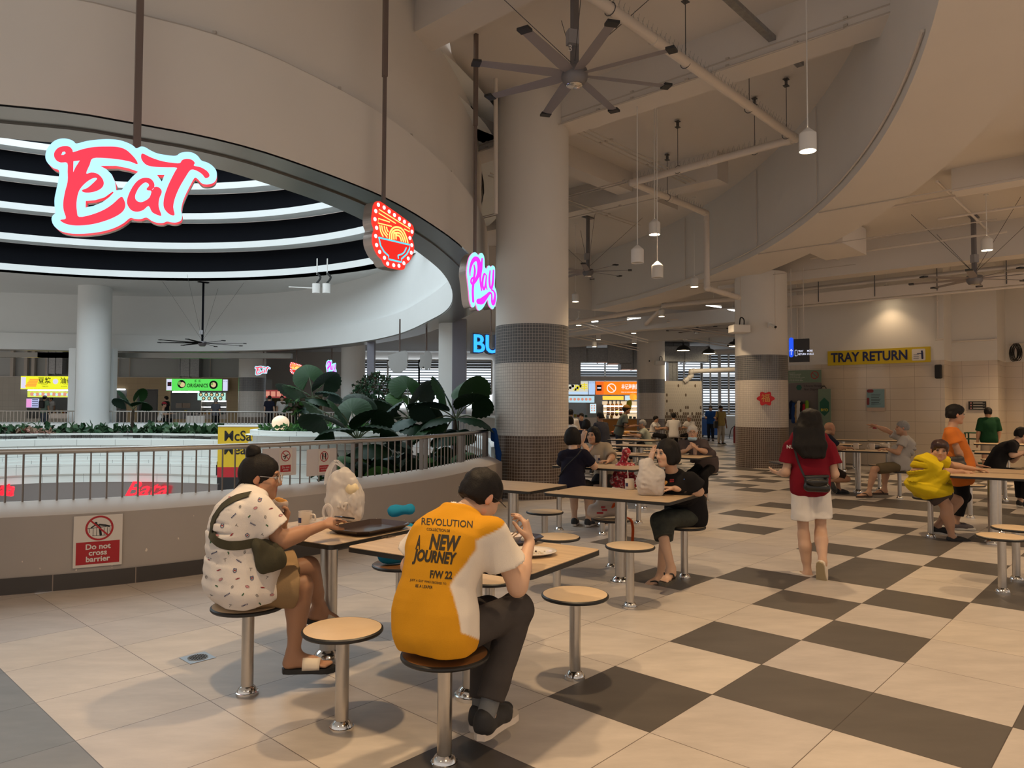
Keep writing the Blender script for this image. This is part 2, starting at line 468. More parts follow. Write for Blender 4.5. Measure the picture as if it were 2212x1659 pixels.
cnt=0
for i, p in enumerate(bars):
 if p[0]<-6.2:continue
 j=min(i,len(bars)-2); t=bars[j+1]-bars[j]; a=math.atan2(t[1],t[0])
 flat=i%11 in(0,1)
 o=(p0 if flat else b0)
 if o is None:
  o=(pm_ if flat else bm_).build('rail_post' if flat else 'baluster',M_bar,rl)
  if flat:p0=o
  else:b0=o
 else:
  o=o.copy(); COL.objects.link(o)
 o.location=(p[0]+2.77,p[1]-6.94,-0.7); o.rotation_euler=(0,0,a); cnt+=1
for o in(b0,p0):
 o.data.transform(Matrix.Translation((-2.77,6.94,0.7)))
far=even_path(smooth_path([np.array([*p,0])for p in T_FAR],8),0.3)[:,:2]
kb=MB(); ff=offset_path(far,0.3); fb=offset_path(far,-0.02)
kb.grid([[(*p[i],z)for p,z in((fb,0.55),(fb,0.80),(ff,0.86),(ff,0.2))]for i in range(len(far))])
struct('wall_far_kerb',kb,M_white)
db=MB(); fb2=offset_path(far,0.5)
db.grid([[(*fb2[i],-2.0),(*fb2[i],0.8)]for i in range(len(far))])
struct('wall_far_recess',db,M_darkgrey)
pf=MB()
farp=[p for p in offset_path(far,0.1)]
poly=[tuple(p)for p in farp]+[(-34,46),(2.9,46),(0.85,14.5)]
pf.prism(poly[::-1],(0,0,0.2),(1,0,0),(0,1,0),0.25)
struct('floor_far_platform',pf,M_floor_l)
r2=thing('railing','distant dark steel railing on the white kerb across the opening','railing',(-9.5,29.2,0.8))
h=MB(); fr=offset_path(far,0.12); h.tube([(*p,1.32)for p in fr],0.03,8); h.build('handrail',M_steel,r2)
fbars=even_path([(*p,0)for p in fr],0.15)
fbars=[p for p in fbars if p[0]<-0.2 and p[0]>-24]
b1=None; rest=MB(); kk=0
for i, p in enumerate(fbars):
 if kk<100:
  if b1 is None:
   q=MB(); q.box((0,0,1.07),(0.022,0.022,0.5)); b1=q.build('baluster',M_steel,r2); b1.data.transform(Matrix.Translation((-9.5,29.2,0.8))); o=b1
  else:o=b1.copy(); COL.objects.link(o)
  o.location=(p[0]+9.5,p[1]-29.2,-0.8); kk+=1
 else:rest.box((p[0],p[1],1.07),(0.022,0.022,0.5))
o=rest.build('far_balusters',M_steel,r2); o['kind']='stuff'
# the ring above the opening
RING_N=[(-11.5,5.6),(-9.0,5.3),(-6.5,5.4),(-5.2,5.62),(-4.35,5.86),(-3.75,6.03),(-3.3,6.28),(-2.77,6.62),(-2.25,7.2),(-1.52,8.45),(-1.05,9.88),(-0.74,11.3),(-0.52,13.2),(-0.55,15.6),(-0.85,18.0),(-1.55,20.4),(-3.2,24.6),(-5.6,28.2),(-9.0,31.2),(-13.0,32.6),(-17.0,32.9),(-24,31.5),(-30,28)]
ringp=even_path(smooth_path([np.array([*p,0])for p in RING_N],8),0.25)
nr=len(ringp)
rin=offset_path(ringp,-0.75); rup=offset_path(ringp,-0.14); rin2=offset_path(ringp,-0.55)
rg=MB()
rg.grid([[(*ringp[i][:2],4.0),(*ringp[i][:2],4.97),(*rup[i],4.99),(*rup[i],8.5)]for i in range(nr)])
struct('wall_ring',rg,M_paint)
rs_=MB()
rs_.grid([[(*rin[i],4.0),(*rin[i],4.72),(*rin2[i],4.74),(*rin2[i],6.5)]for i in range(nr)],0)
struct('wall_ring_inner',rs_,M_white)
sm=MB()
a1, a2, a3=offset_path(ringp,-0.02), offset_path(ringp,-0.36), offset_path(ringp,-0.74)
sm.grid([[(*a1[i],3.99),(*a2[i],3.985),(*a2[i],3.965),(*a3[i],3.96),(*a3[i],4.03)]for i in range(nr)],flip=True)
struct('ceiling_ring_soffit',sm,M_soffitmetal)
cd=MB(); cp=offset_path(ringp,-0.06); cd.tube([(*cp[i],5.0)for i in range(0,70)],0.012,6)
for i in range(12,70,6):cd.box((*cp[i],5.02),(0.03,0.03,0.03))
single('conduit',cd,M_conduit,'thin cable conduit lying on the step of the big curved ring','conduit')
DC=np.array([-12.66,15.78])
def circle(r,z,m=96):return[(DC[0]+r*math.cos(a),DC[1]+r*math.sin(a),z)for a in np.arange(m)*2*math.pi/m]
def ray_to_ring(ang):
 d=np.array([math.cos(ang),math.sin(ang)]); best=22.0
 for i in range(nr-1):
  a, b=rin2[i]-DC, rin2[i+1]-DC; M=np.array([[d[0],a[0]-b[0]],[d[1],a[1]-b[1]]])
  de=np.linalg.det(M)
  if abs(de)<1e-9:continue
  t, s=np.linalg.solve(M,a)
  if t>0 and 0<=s<=1:best=min(best,t)
 return best
am=MB(); m=96; outr=[ray_to_ring(2*math.pi*k/m)for k in range(m)]
am.grid([[(DC[0]+r*math.cos(2*math.pi*k/m),DC[1]+r*math.sin(2*math.pi*k/m),6.5)for r in(12.0,max(12.02,outr[k]+0.02))]for k in range(m)],close_u=True)
struct('ceiling_atrium_soffit',am,M_white)
R_, z_=12.0, 6.5
for k in range(5):
 lip=MB(); c0, c1, c2, c3=circle(R_,z_), circle(R_,z_+0.24), circle(R_+0.55,z_+0.24), circle(R_+0.55,z_)
 lip.grid(np.stack([np.array(circle(R_+0.6,z_)),np.array(c0),np.array(c1),np.array(circle(R_+0.8,z_+0.24))],1),close_u=True)
 struct('trim_%d'%(k+1),lip,M_white)
 bb=MB(); R2=R_+0.42
 bb.grid(np.stack([np.array(circle(R2,z_+0.2,240)),np.array(circle(R2,z_+1.09,240))],1),close_u=True)
 struct('ceiling_dome_louvre_%d'%(k+1),bb,M_black)
 R_-=0.22; z_+=1.085
sl=MB(); sl.add(circle(R_+0.6,z_+0.3),[tuple(range(95,-1,-1))])
M_sky=mat('skylight_glazing',(0.8,0.85,0.9),rough=0.5,emit=(0.80,0.93,1.0),es=2.2)
sk_o=sl.build('window_skylight',M_sky,smooth=False); sk_o['kind']='structure'
# hall ceiling, curved downstand and lower ceiling
AC, AR, AR2=np.array([-16.2,14.93]), 21.73, 22.88
def arcp(r,a0,a1,st=1.0):
 return[(AC[0]+r*math.cos(math.radians(a)),AC[1]+r*math.sin(math.radians(a)))for a in np.arange(a0,a1+.01,st)]
A_in=arcp(AR,-62,29); A_out=arcp(AR2,-62,29)
aw=MB()
aw.grid([[(*p,5.0),(*p,7.0)]for p in A_in],flip=True)
b0_, b1_=A_in[-1], (-7.0,26.6)
aw.grid([[(*b0_,5.0),(*b0_,7.0)],[(1.9,24.9,5.0),(1.9,24.9,7.0)],[(-0.8,24.0,5.0),(-0.8,24.0,7.0)]],flip=True)
struct('wall_curved_downstand',aw,M_paint)
asf=MB()
asf.grid([[(*a,5.0),(*b,5.0)]for a,b in zip(A_in,A_out)])
asf.grid([[(*b,5.0),(*b,5.7)]for b in A_out])
struct('ceiling_band',asf,M_ceil)
hc=MB()
hc.add([(-16,-6,6.95),(14,-6,6.95),(14,34,6.95),(-0.95,34,6.95),(-0.95,10,6.95),(-16,4.9,6.95)],[(5,4,3,2,1,0)])
def beam(mb,p0,q0,p1,q1,z0,z1,w):
 a, b=PQ(p0,q0), PQ(p1,q1); L=np.linalg.norm(b-a); c=(a+b)/2; c[2]=(z0+z1)/2
 x=(b-a)/L; R=np.stack([x,np.cross([0,0,1],x),[0,0,1]],1)
 mb.box(c,(L,w,z1-z0),R)
beam(hc,9.75,-12,9.75,-2.0,6.35,7.0,0.5)
beam(hc,6.3,-8.5,6.3,-4.2,6.5,7.0,0.5)
beam(hc,14.2,-17,14.2,-7.0,6.35,7.0,0.5)
beam(hc,4.0,-9.3,16,-9.3,6.5,7.0,0.4)
struct('ceiling',hc,M_ceil)
lc=MB()
pts=[tuple(p)for p in A_out[::2]]
pol=pts+[(0.5,27.0),(0.5,30),(14,34),(26,34),(26,-8),(4,-8)]
lc.prism(pol[::-1],(0,0,5.7),(1,0,0),(0,1,0),0.0)
lc.f=[t[::-1]for t in lc.f]
beam(lc,19.2,-9.5,19.2,3,4.9,5.7,0.55)
beam(lc,14.5,-2.8,14.5,4,5.3,5.7,0.4)
beam(lc,13.0,-1.2,24.0,-1.2,5.3,5.7,0.4)
struct('ceiling_lower_hall',lc,M_ceil)
bc=MB()
bc.prism([(-34,27.0),(-26,31.6),(-17,33.6),(-9,31.9),(-5.6,29),(-1.5,22),(.5,27),(14,33.9),(24,34),(24,56),(-34,56)],(0,0,4.95),(1,0,0),(0,1,0),0.0); bc.f=[t[::-1]for t in bc.f]
bc.add([(0.5,27,4.95),(0.5,27,5.75),(14,33.9,5.75),(14,33.9,4.95)],[(0,1,2,3)])
beam(bc,23.5,-24,23.5,-9,4.5,5.0,0.5); beam(bc,27.5,-26,27.5,-9,4.5,5.0,0.5)
struct('ceiling_back_hall',bc,mat('ceiling_paint_grey',(0.62,0.62,0.62),rough=0.8))
# right-hand tiled walls (stepped)
def pq_wall(name,pts,z1,m_tile,zt=2.82,u0=0.0):
 P=[PQ(*p)[:2]for p in pts]
 strip_obj(name,P,0.0,zt,m_tile,u0=u0,smooth=False)
 strip_obj(name+'_upper',P,zt,z1,M_paint,smooth=False)
pq_wall('wall_back_right',[(21.4,-7.9),(21.4,-4.42),(22.27,-4.42),(22.27,-3.39),(23.5,-3.39),(23.5,1.3),(20.5,1.3),(20.5,4.0)],5.75,M_walltile,u0=0.22)
pq_wall('wall_back_right_return',[(24.5,-10.2),(21.4,-9.0),(21.4,-7.9)],5.75,M_walltile_small)
# columns
def column_parts(x,y,r,top,name='column',base=0.0,plain=False):
 ring=[(x+r*math.cos(a),y+r*math.sin(a))for a in np.linspace(math.pi/2,math.pi/2+2*math.pi,65)]
 root=bpy.data.objects.new(name,None); COL.objects.link(root); root.location=(x,y,base); root['kind']='structure'; LOC[root.name]=np.array([x,y,base])
 def seg(nm,z0,z1,m,rr):
  rg_=[(x+rr*math.cos(a)-x,y+rr*math.sin(a)-y)for a in np.linspace(math.pi/2,math.pi/2+2*math.pi,65)]
  o=strip_obj(nm,rg_,z0-base,z1-base,m,parent=root); return o
 if plain:seg('shaft',base,top,M_white,r)
 else:
  seg('brown_mosaic',base,1.05,M_mos_brown,r); seg('white_mosaic',1.05,2.27,M_mos_white,r); seg('grey_mosaic',2.27,2.92,M_mos_grey,r)
  seg('shaft',2.92,top,M_paint,r-0.006)
 return root
column_parts(0.345,12.57,0.64,7.0,'column_near')
column_parts(6.62,19.15,0.67,5.1,'column_middle')
column_parts(6.62,34.4,0.66,5.0,'column_far')
column_parts(-17.42,30.0,0.63,6.6,'column_planter',base=-1.0,plain=True)
column_parts(-7.32,33.2,0.54,4.95,'column_plain_far',base=0.2,plain=True)
column_parts(-12.35,34.3,0.62,5.0,'column_stall',base=0.2)
# tables and stools, bolted to the floor, turned a little from the tile grid
YT=YAW+0.16
PT=np.array([math.cos(YT),math.sin(YT),0]); QT=np.array([math.sin(YT),-math.cos(YT),0])
def PQT(p,q,z=0.0):return PT*p+QT*q+np.array([0,0,z])
def wood_mat(name,c1,c2,rough,sc=(1.0,14.0,1.0),rot=0.0):
 m=bpy.data.materials.new(name); m.use_nodes=True; nt=m.node_tree; b=nt.nodes['Principled BSDF']
 tc=node(nt,'ShaderNodeTexCoord'); mp=node(nt,'ShaderNodeMapping'); mp.inputs['Scale'].default_value=sc; mp.inputs['Rotation'].default_value=(0,0,rot)
 nt.links.new(tc.outputs['Object'],mp.inputs['Vector'])
 n=node(nt,'ShaderNodeTexNoise'); n.inputs['Scale'].default_value=2.6; n.inputs['Detail'].default_value=7; n.inputs['Roughness'].default_value=0.62; n.inputs['Distortion'].default_value=0.6
 nt.links.new(mp.outputs['Vector'],n.inputs['Vector'])
 cr=node(nt,'ShaderNodeValToRGB'); cr.color_ramp.elements[0].position=0.32; cr.color_ramp.elements[1].position=0.7
 cr.color_ramp.elements[0].color=(*c1,1); cr.color_ramp.elements[1].color=(*c2,1)
 nt.links.new(n.outputs['Fac'],cr.inputs['Fac']); nt.links.new(cr.outputs['Color'],b.inputs['Base Color'])
 b.inputs['Roughness'].default_value=rough; b.inputs['Specular IOR Level'].default_value=0.45
 MATS[name]=m; return m
M_top=wood_mat('table_laminate',(0.46,0.315,0.185),(0.64,0.475,0.305),0.34,sc=(14.0,1.0,1.0))
M_seat=wood_mat('seat_laminate',(0.63,0.465,0.30),(0.69,0.52,0.34),0.42,sc=(2,2,1))
M_seatdark=wood_mat('seat_laminate_brown',(0.20,0.085,0.028),(0.25,0.11,0.036),0.3,sc=(2,2,1))
M_edge=mat('black_edge',(0.012,0.011,0.010),rough=0.45)
TOPZ, SEATZ=0.77, 0.468
def rrect(w,d,r,n=5):
 out=[]
 for cx, cy, a0 in((w/2-r,d/2-r,0),(-w/2+r,d/2-r,90),(-w/2+r,-d/2+r,180),(w/2-r,-d/2+r,270)):
  for k in range(n+1):
   a=math.radians(a0+90*k/n); out.append((cx+r*math.cos(a),cy+r*math.sin(a)))
 return out
def flange(mb,r,k=1.0):
 mb.lathe([(r,0.05*k),(r*1.12,0.046*k),(r*1.3,0.04*k),(r*1.5,0.030*k),(r*1.62,0.018*k),(r*1.78,0.016*k),(r*1.8,0.0)],n=28)
def make_table(L):
 t=thing('table','','table')
 b=MB(); b.prism(rrect(0.70,L,0.035),(0,0,TOPZ),(1,0,0),(0,1,0),0.004); b.build('tabletop',M_top,t)
 b=MB(); b.prism(rrect(0.706,L+.006,0.037),(0,0,TOPZ-0.003),(1,0,0),(0,1,0),0.024); b.build('table_edge',M_edge,t,label='black edge of the table')
 b=MB(); b.cyl((0,0,0.012),(0,0,0.742),0.051,n=28); b.box((0,0,0.738),(0.34,0.34,0.014)); b.build('post',M_steel,t)
 b=MB(); flange(b,0.052,1.15); b.build('floor_flange',M_chrome,t)
 return t
def make_stool(m_seat):
 t=thing('stool','','stool')
 b=MB(); b.lathe([(0,SEATZ),(0.176,SEATZ),(0.181,SEATZ-.002)],n=48); b.build('seat',m_seat,t,ang=180)
 b=MB(); b.lathe([(0.180,SEATZ-.0005),(0.188,SEATZ-.006),(0.189,SEATZ-.014),(0.184,SEATZ-.021),(0.10,SEATZ-.023),(0,SEATZ-.023)],n=48); b.build('seat_edge',M_edge,t,label='black rim of the seat')
 b=MB(); b.cyl((0,0,0.012),(0,0,SEATZ-.02),0.0315,n=24); b.cyl((0,0,SEATZ-.032),(0,0,SEATZ-.022),0.09,n=24); b.build('post',M_steel,t)
 b=MB(); flange(b,0.032,0.9); b.build('floor_flange',M_chrome,t)
 return t
T4, T2, S1, S2=make_table(1.14), make_table(0.80), make_stool(M_seat), make_stool(M_seatdark)
_used={}
def add_table(proto,c,rot,label,group=None):
 u=_used.get(proto.name,0); _used[proto.name]=1
 return place(proto,u,(c[0],c[1],0),rot,label,group)
def add_stool(c,label,dark=False,group=None):
 p=S2 if dark else S1
 u=_used.get(p.name,0); _used[p.name]=1
 return place(p,u,(c[0],c[1],0),YT,label,group)
def ctr(p,q):return PQT(p,q)
TB={}
def tab(key,proto,p,q,label,rot=YT,group='canteen tables bolted to the floor'):
 TB[key]=PQT(p,q); add_table(proto,TB[key],rot,label,group)
tab('t1',T2,3.05,-3.33,'small wooden table holding a white plastic bag and brown tray beside the parapet')
tab('t2',T4,3.07,-2.27,'wooden table with black edge holding an oval plate in front of the man in yellow')
tab('C',T4,5.78,-2.68,'wooden table with black edge holding a white mug and knotted white bag')
tab('D',T2,5.78,-3.80,'empty square wooden table behind the yellow-shirted man, near the tiled column')
tab('E',T4,8.42,-4.15,'wooden table between two women talking, beside the red patterned bag')
tab('M',T4,10.95,-4.22,'wooden table in front of the grey-haired man with the chin mask')
GT='canteen tables bolted to the floor'
FT=math.atan2(-1,0)
tab('F',T4,14.55,-2.02,'wooden table with bowls and mugs between the bald man and grey-shirted man')
tab('G',T2,9.86,0.02,'wooden table under the arms of the woman in yellow')
tab('H',T2,10.64,0.06,'empty wooden table under the hand of the woman in orange')
tab('J',T2,7.9,0.9,'wooden table mostly beyond the right edge of the view, behind two stools')
st=[((2.44,-3.27),'stool under the woman in the printed white shirt',0),((3.64,-3.29),'brown stool carrying a bright blue bag by the parapet',1),((2.425,-2.55),'empty pale stool in front of the yellow-shirted man, lit from above',0),((2.43,-1.94),'brown stool under the man in the yellow shirt',1),((3.60,-1.95),'empty pale stool right of the man in yellow, next to a dark floor tile',0),((3.65,-2.57),'stool hidden behind the man in the yellow shirt',0),((5.10,-2.29),'empty pale stool in front of the table with the knotted white bag',0),((5.12,-2.94),'empty pale stool just behind the plate on the wooden table',0),((6.26,-3.00),'stool carrying a white and orange cloth bag',0),((6.24,-2.28),'stool under the woman in black eating at the table',0),((6.30,-3.76),'empty brown-topped stool close to the foot of the near tiled column',0),((5.22,-3.80),'stool hidden behind the head of the man in yellow',0),((7.80,-4.45),'stool under the woman in the dark navy shirt',0),((9.05,-4.42),'stool under the woman in the beige sweater',0),((8.87,-3.86),'stool under the red patterned cloth bag',0),((7.80,-3.86),'empty stool on the near side of the two women\'s table',0),((10.2,-4.35),'empty stool behind the woman in black, at the masked man\'s table',0),((11.55,-3.85),'stool under the grey-haired man with the chin mask',0),((13.93,-1.29),'stool under the grey-shirted man pointing to the wall',0),((13.75,-2.55),'stool under the bald man in navy',0),((15.25,-1.75),'empty stool behind the table with the bowls',0),((9.93,-0.6),'stool under the woman in yellow with the camera print',0),((7.24,0.07),'empty brown-topped stool at the right edge, the nearer of two',0),((7.83,0.18),'empty brown-topped stool at the right edge, just behind a nearer one',0),((11.97,-0.24),'empty stool behind the woman in yellow\'s table',0),((13.55,0.07),'stool under the young man in black at the right edge',0),((14.6,0.2),'stool at the table behind the young man in black',0),]
STOOL={}
for(p,q), lab, dk in st:
 STOOL[lab]=PQT(p,q); add_stool(PQT(p,q),lab,dk,'round stools bolted to the floor')
far_t=[(1.85,11.95,T2,'table behind the woman in beige, second row'),(2.62,14.7,T4,'empty table in the third row behind the seated women'),(2.95,17.35,T4,'empty table in the fourth row behind the seated women'),(3.05,20.2,T4,'table with a black tray where the woman in the cap is standing'),(2.0,20.3,T2,'table under the pale-shirted diners by the near column'),(5.6,27.0,T4,'table of the three stall workers in white tops'),(8.2,17.9,T4,'table in front of the wall, partly behind the walking woman'),(7.05,15.55,T2,'table beside the middle column foot'),(9.15,17.6,T2,'table by the blue bins at the tiled wall'),(10.9,16.0,T4,'table behind the grey-shirted man along the tiled wall'),(8.6,12.7,T2,'table edge at the right where the young man in black leans'),(4.2,24.0,T4,'table in the fifth row near the far column'),]
for i, (x,y,pr_,lab)in enumerate(far_t):add_table(pr_,(x,y,0),YT,lab,GT)
far_s=[(1.95,11.2),(2.2,13.95),(3.1,14.0),(2.25,15.6),(3.2,15.45),(2.5,16.6),(3.5,16.7),(2.5,18.2),(3.4,18.15),(2.75,19.4),(3.6,21.0),(2.6,21.1),(4.9,26.6),(6.3,26.6),(5.6,27.9),(6.4,14.7),(6.75,16.3),(7.6,17.2),(8.8,18.6),(9.6,16.7),(10.2,15.4),(11.4,16.6),(10.35,16.8),(3.8,23.3),(4.7,24.8)]
for i, (x,y)in enumerate(far_s):add_stool((x,y,0),'round stool at the tables in the back rows, small in the distance',False,'distant round stools')
# pendant lamps (with their own light)
M_lampshade=mat('lamp_white',(0.80,0.78,0.75),rough=0.5)
M_lampglow=glow('lamp_lens',(1.0,0.80,0.52),22)
M_lampoff=mat('lamp_lens_off',(0.5,0.48,0.45),rough=0.3)
def lamp(x,y,z,lit,label,top=6.9,power=0.0,group='white cylinder pendant lamps',r=0.1,spot=True):
 t=thing('pendant_lamp',label,'lamp',(x,y,z),group=group)
 b=MB(); b.lathe([(0.012,0.29),(0.02,0.285),(r*.96,0.215),(r,0.205),(r,0.0),(r*.94,0.0),(r*.94,0.03)],(x,y,z),24); b.build('lamp_shade',M_lampshade,t)
 b=MB(); b.lathe([(r*.94,0.012),(0,0.012)],(x,y,z),24); b.build('lens',M_lampglow if lit else M_lampoff,t,smooth=False)
 b=MB(); b.cyl((x,y,z+.28),(x,y,top),0.008 if r<.12 else .01,n=6); b.cyl((x,y,top-.03),(x,y,top),0.04,n=10); b.build('stem',M_lampshade,t)
 if power:
  ld=bpy.data.lights.new('lamp_light','SPOT'); ld.energy=power; ld.color=(1.0,0.70,0.40); ld.spot_size=math.radians(112); ld.spot_blend=0.75; ld.shadow_soft_size=0.09
  lo=bpy.data.objects.new('lamp_light',ld); COL.objects.link(lo); lo.parent=t; lo.location=(0,0,-0.02)
 return t
PW=330
for u, v, lit, lab, pw in[(1745,327,1,'lit white pendant lamp nearest the viewer, below the big drain pipe',1.0),(1414,507,1,'lit white pendant lamp hanging right of the near column',1.0),(1500,620,1,'lit white pendant lamp left of the vertical drain pipe',1.0),(1243,652,1,'lit white pendant lamp just right of the near column, below the ceiling fan',0.8),(1377,568,0,'small unlit white pendant lamp hanging high in the hall',0),(1420,600,0,'small unlit grey pendant lamp seen against the wall',0),(2132,541,1,'lit white pendant lamp beside the ceiling fan at the right',1.0),(1429,684,1,'lit pendant lamp above the far column',0.8),(1250,703,1,'lit pendant lamp at the near column edge, in the back hall',0.6),(1370,742,1,'lit pendant lamp left of the far column',0.5),(1293,734,1,'lit white pendant in the back hall, upper one of a pair',0.5),(1284,749,1,'white pendant in the back hall, lower one of a pair',0.4),(1369,720,1,'white pendant directly left of the far column head',0.4),(1480,735,0,'unlit pendant right of the far column',0),(1915,637,1,'lit lamp under the long pipe tray by the tiled wall',.12)]:
 zz=4.6 if v<690 else(4.45 if v<738 else 4.2)
 if u==1377:pos=W(u,v,15.2*0.75)
 elif u==1420:pos=W(u,v,16.8*.75)
 elif zz==4.6:pos=G(u,v,zz)
 else:pos=G(u,v,zz)
 top=6.9
 if u in(2132,1915):top=5.7
 elif pos[1]>25:top=4.95
 lamp(pos[0],pos[1],pos[2],lit,lab,top=top,power=PW*pw)
for p, q, k in[(3.5,-2.6,1.0),(4.7,0.8,1.0),(8.7,0.8,1.0),(0.8,-2.6,0.9),(0.8,1.2,0.9),(8.7,4.6,0.7),(13.0,1.3,1.2),(17.5,0.8,1.8),(2.7,3.8,0.6),(-2.8,-1.8,0.7),(20.5,-1.6,2.0),(15.5,3.5,1.2)]:  # unseen lamps; the last two are added to brighten the tiled wall and boards
 c=PQ(p,q); lamp(c[0],c[1],4.6,1,'white pendant lamp hanging outside the view',top=6.9 if p<13 else 5.7,power=PW*k,group='pendant lamps outside the view')
 # implicit modelling: smooth unions of tapered limbs, meshed by surface nets
def surface_nets(f,o,h):
 ins=f<0
 nx, ny, nz=f.shape
 cc=[ins[a:nx-1+a,b:ny-1+b,c:nz-1+c]for a in(0,1)for b in(0,1)for c in(0,1)]
 s=np.zeros(cc[0].shape,np.int8)
 for c in cc:s+=c
 act=(s>0)&(s<8)
 ci=np.argwhere(act)
 if not len(ci):return np.zeros((0,3)), []
 idx=-np.ones(act.shape,np.int64); idx[act]=np.arange(len(ci))
 acc=np.zeros((len(ci),3)); cnt=np.zeros(len(ci))
 cor=[(a,b,c)for a in(0,1)for b in(0,1)for c in(0,1)]
 val={k:f[ci[:,0]+k[0],ci[:,1]+k[1],ci[:,2]+k[2]]for k in cor}
 for k in cor:
  for ax in range(3):
   if k[ax]==0:
    k2=list(k); k2[ax]=1; k2=tuple(k2)
    a, b=val[k], val[k2]; m=(a<0)!=(b<0)
    t=np.where(m,a/np.where(m,a-b,1),0)
    p=np.tile(np.array(k,float),(len(ci),1)); p[:,ax]=t
    acc[m]+=p[m]; cnt[m]+=1
 V=(ci+acc/cnt[:,None])*h+o
 faces=[]
 for ax in range(3):
  sl0=[slice(1,-1)]*3; sl1=[slice(1,-1)]*3
  sl0[ax]=slice(0,-1); sl1[ax]=slice(1,None)
  a, b=ins[tuple(sl0)], ins[tuple(sl1)]
  m=a!=b; e=np.argwhere(m)
  if not len(e):continue
  off=np.ones(3,int); off[ax]=0; e=e+off
  d1, d2=(ax+1)%3, (ax+2)%3
  q=[]
  for u, v in((0,0),(1,0),(1,1),(0,1)):
   c=e.copy(); c[:,d1]-=1-u; c[:,d2]-=1-v
   q.append(idx[c[:,0],c[:,1],c[:,2]])
  q=np.stack(q,1); fl=~ins[e[:,0],e[:,1],e[:,2]]
  q[fl]=q[fl][:,::-1]
  faces.append(q[(q>=0).all(1)])
 F=np.concatenate(faces)
 return V, F
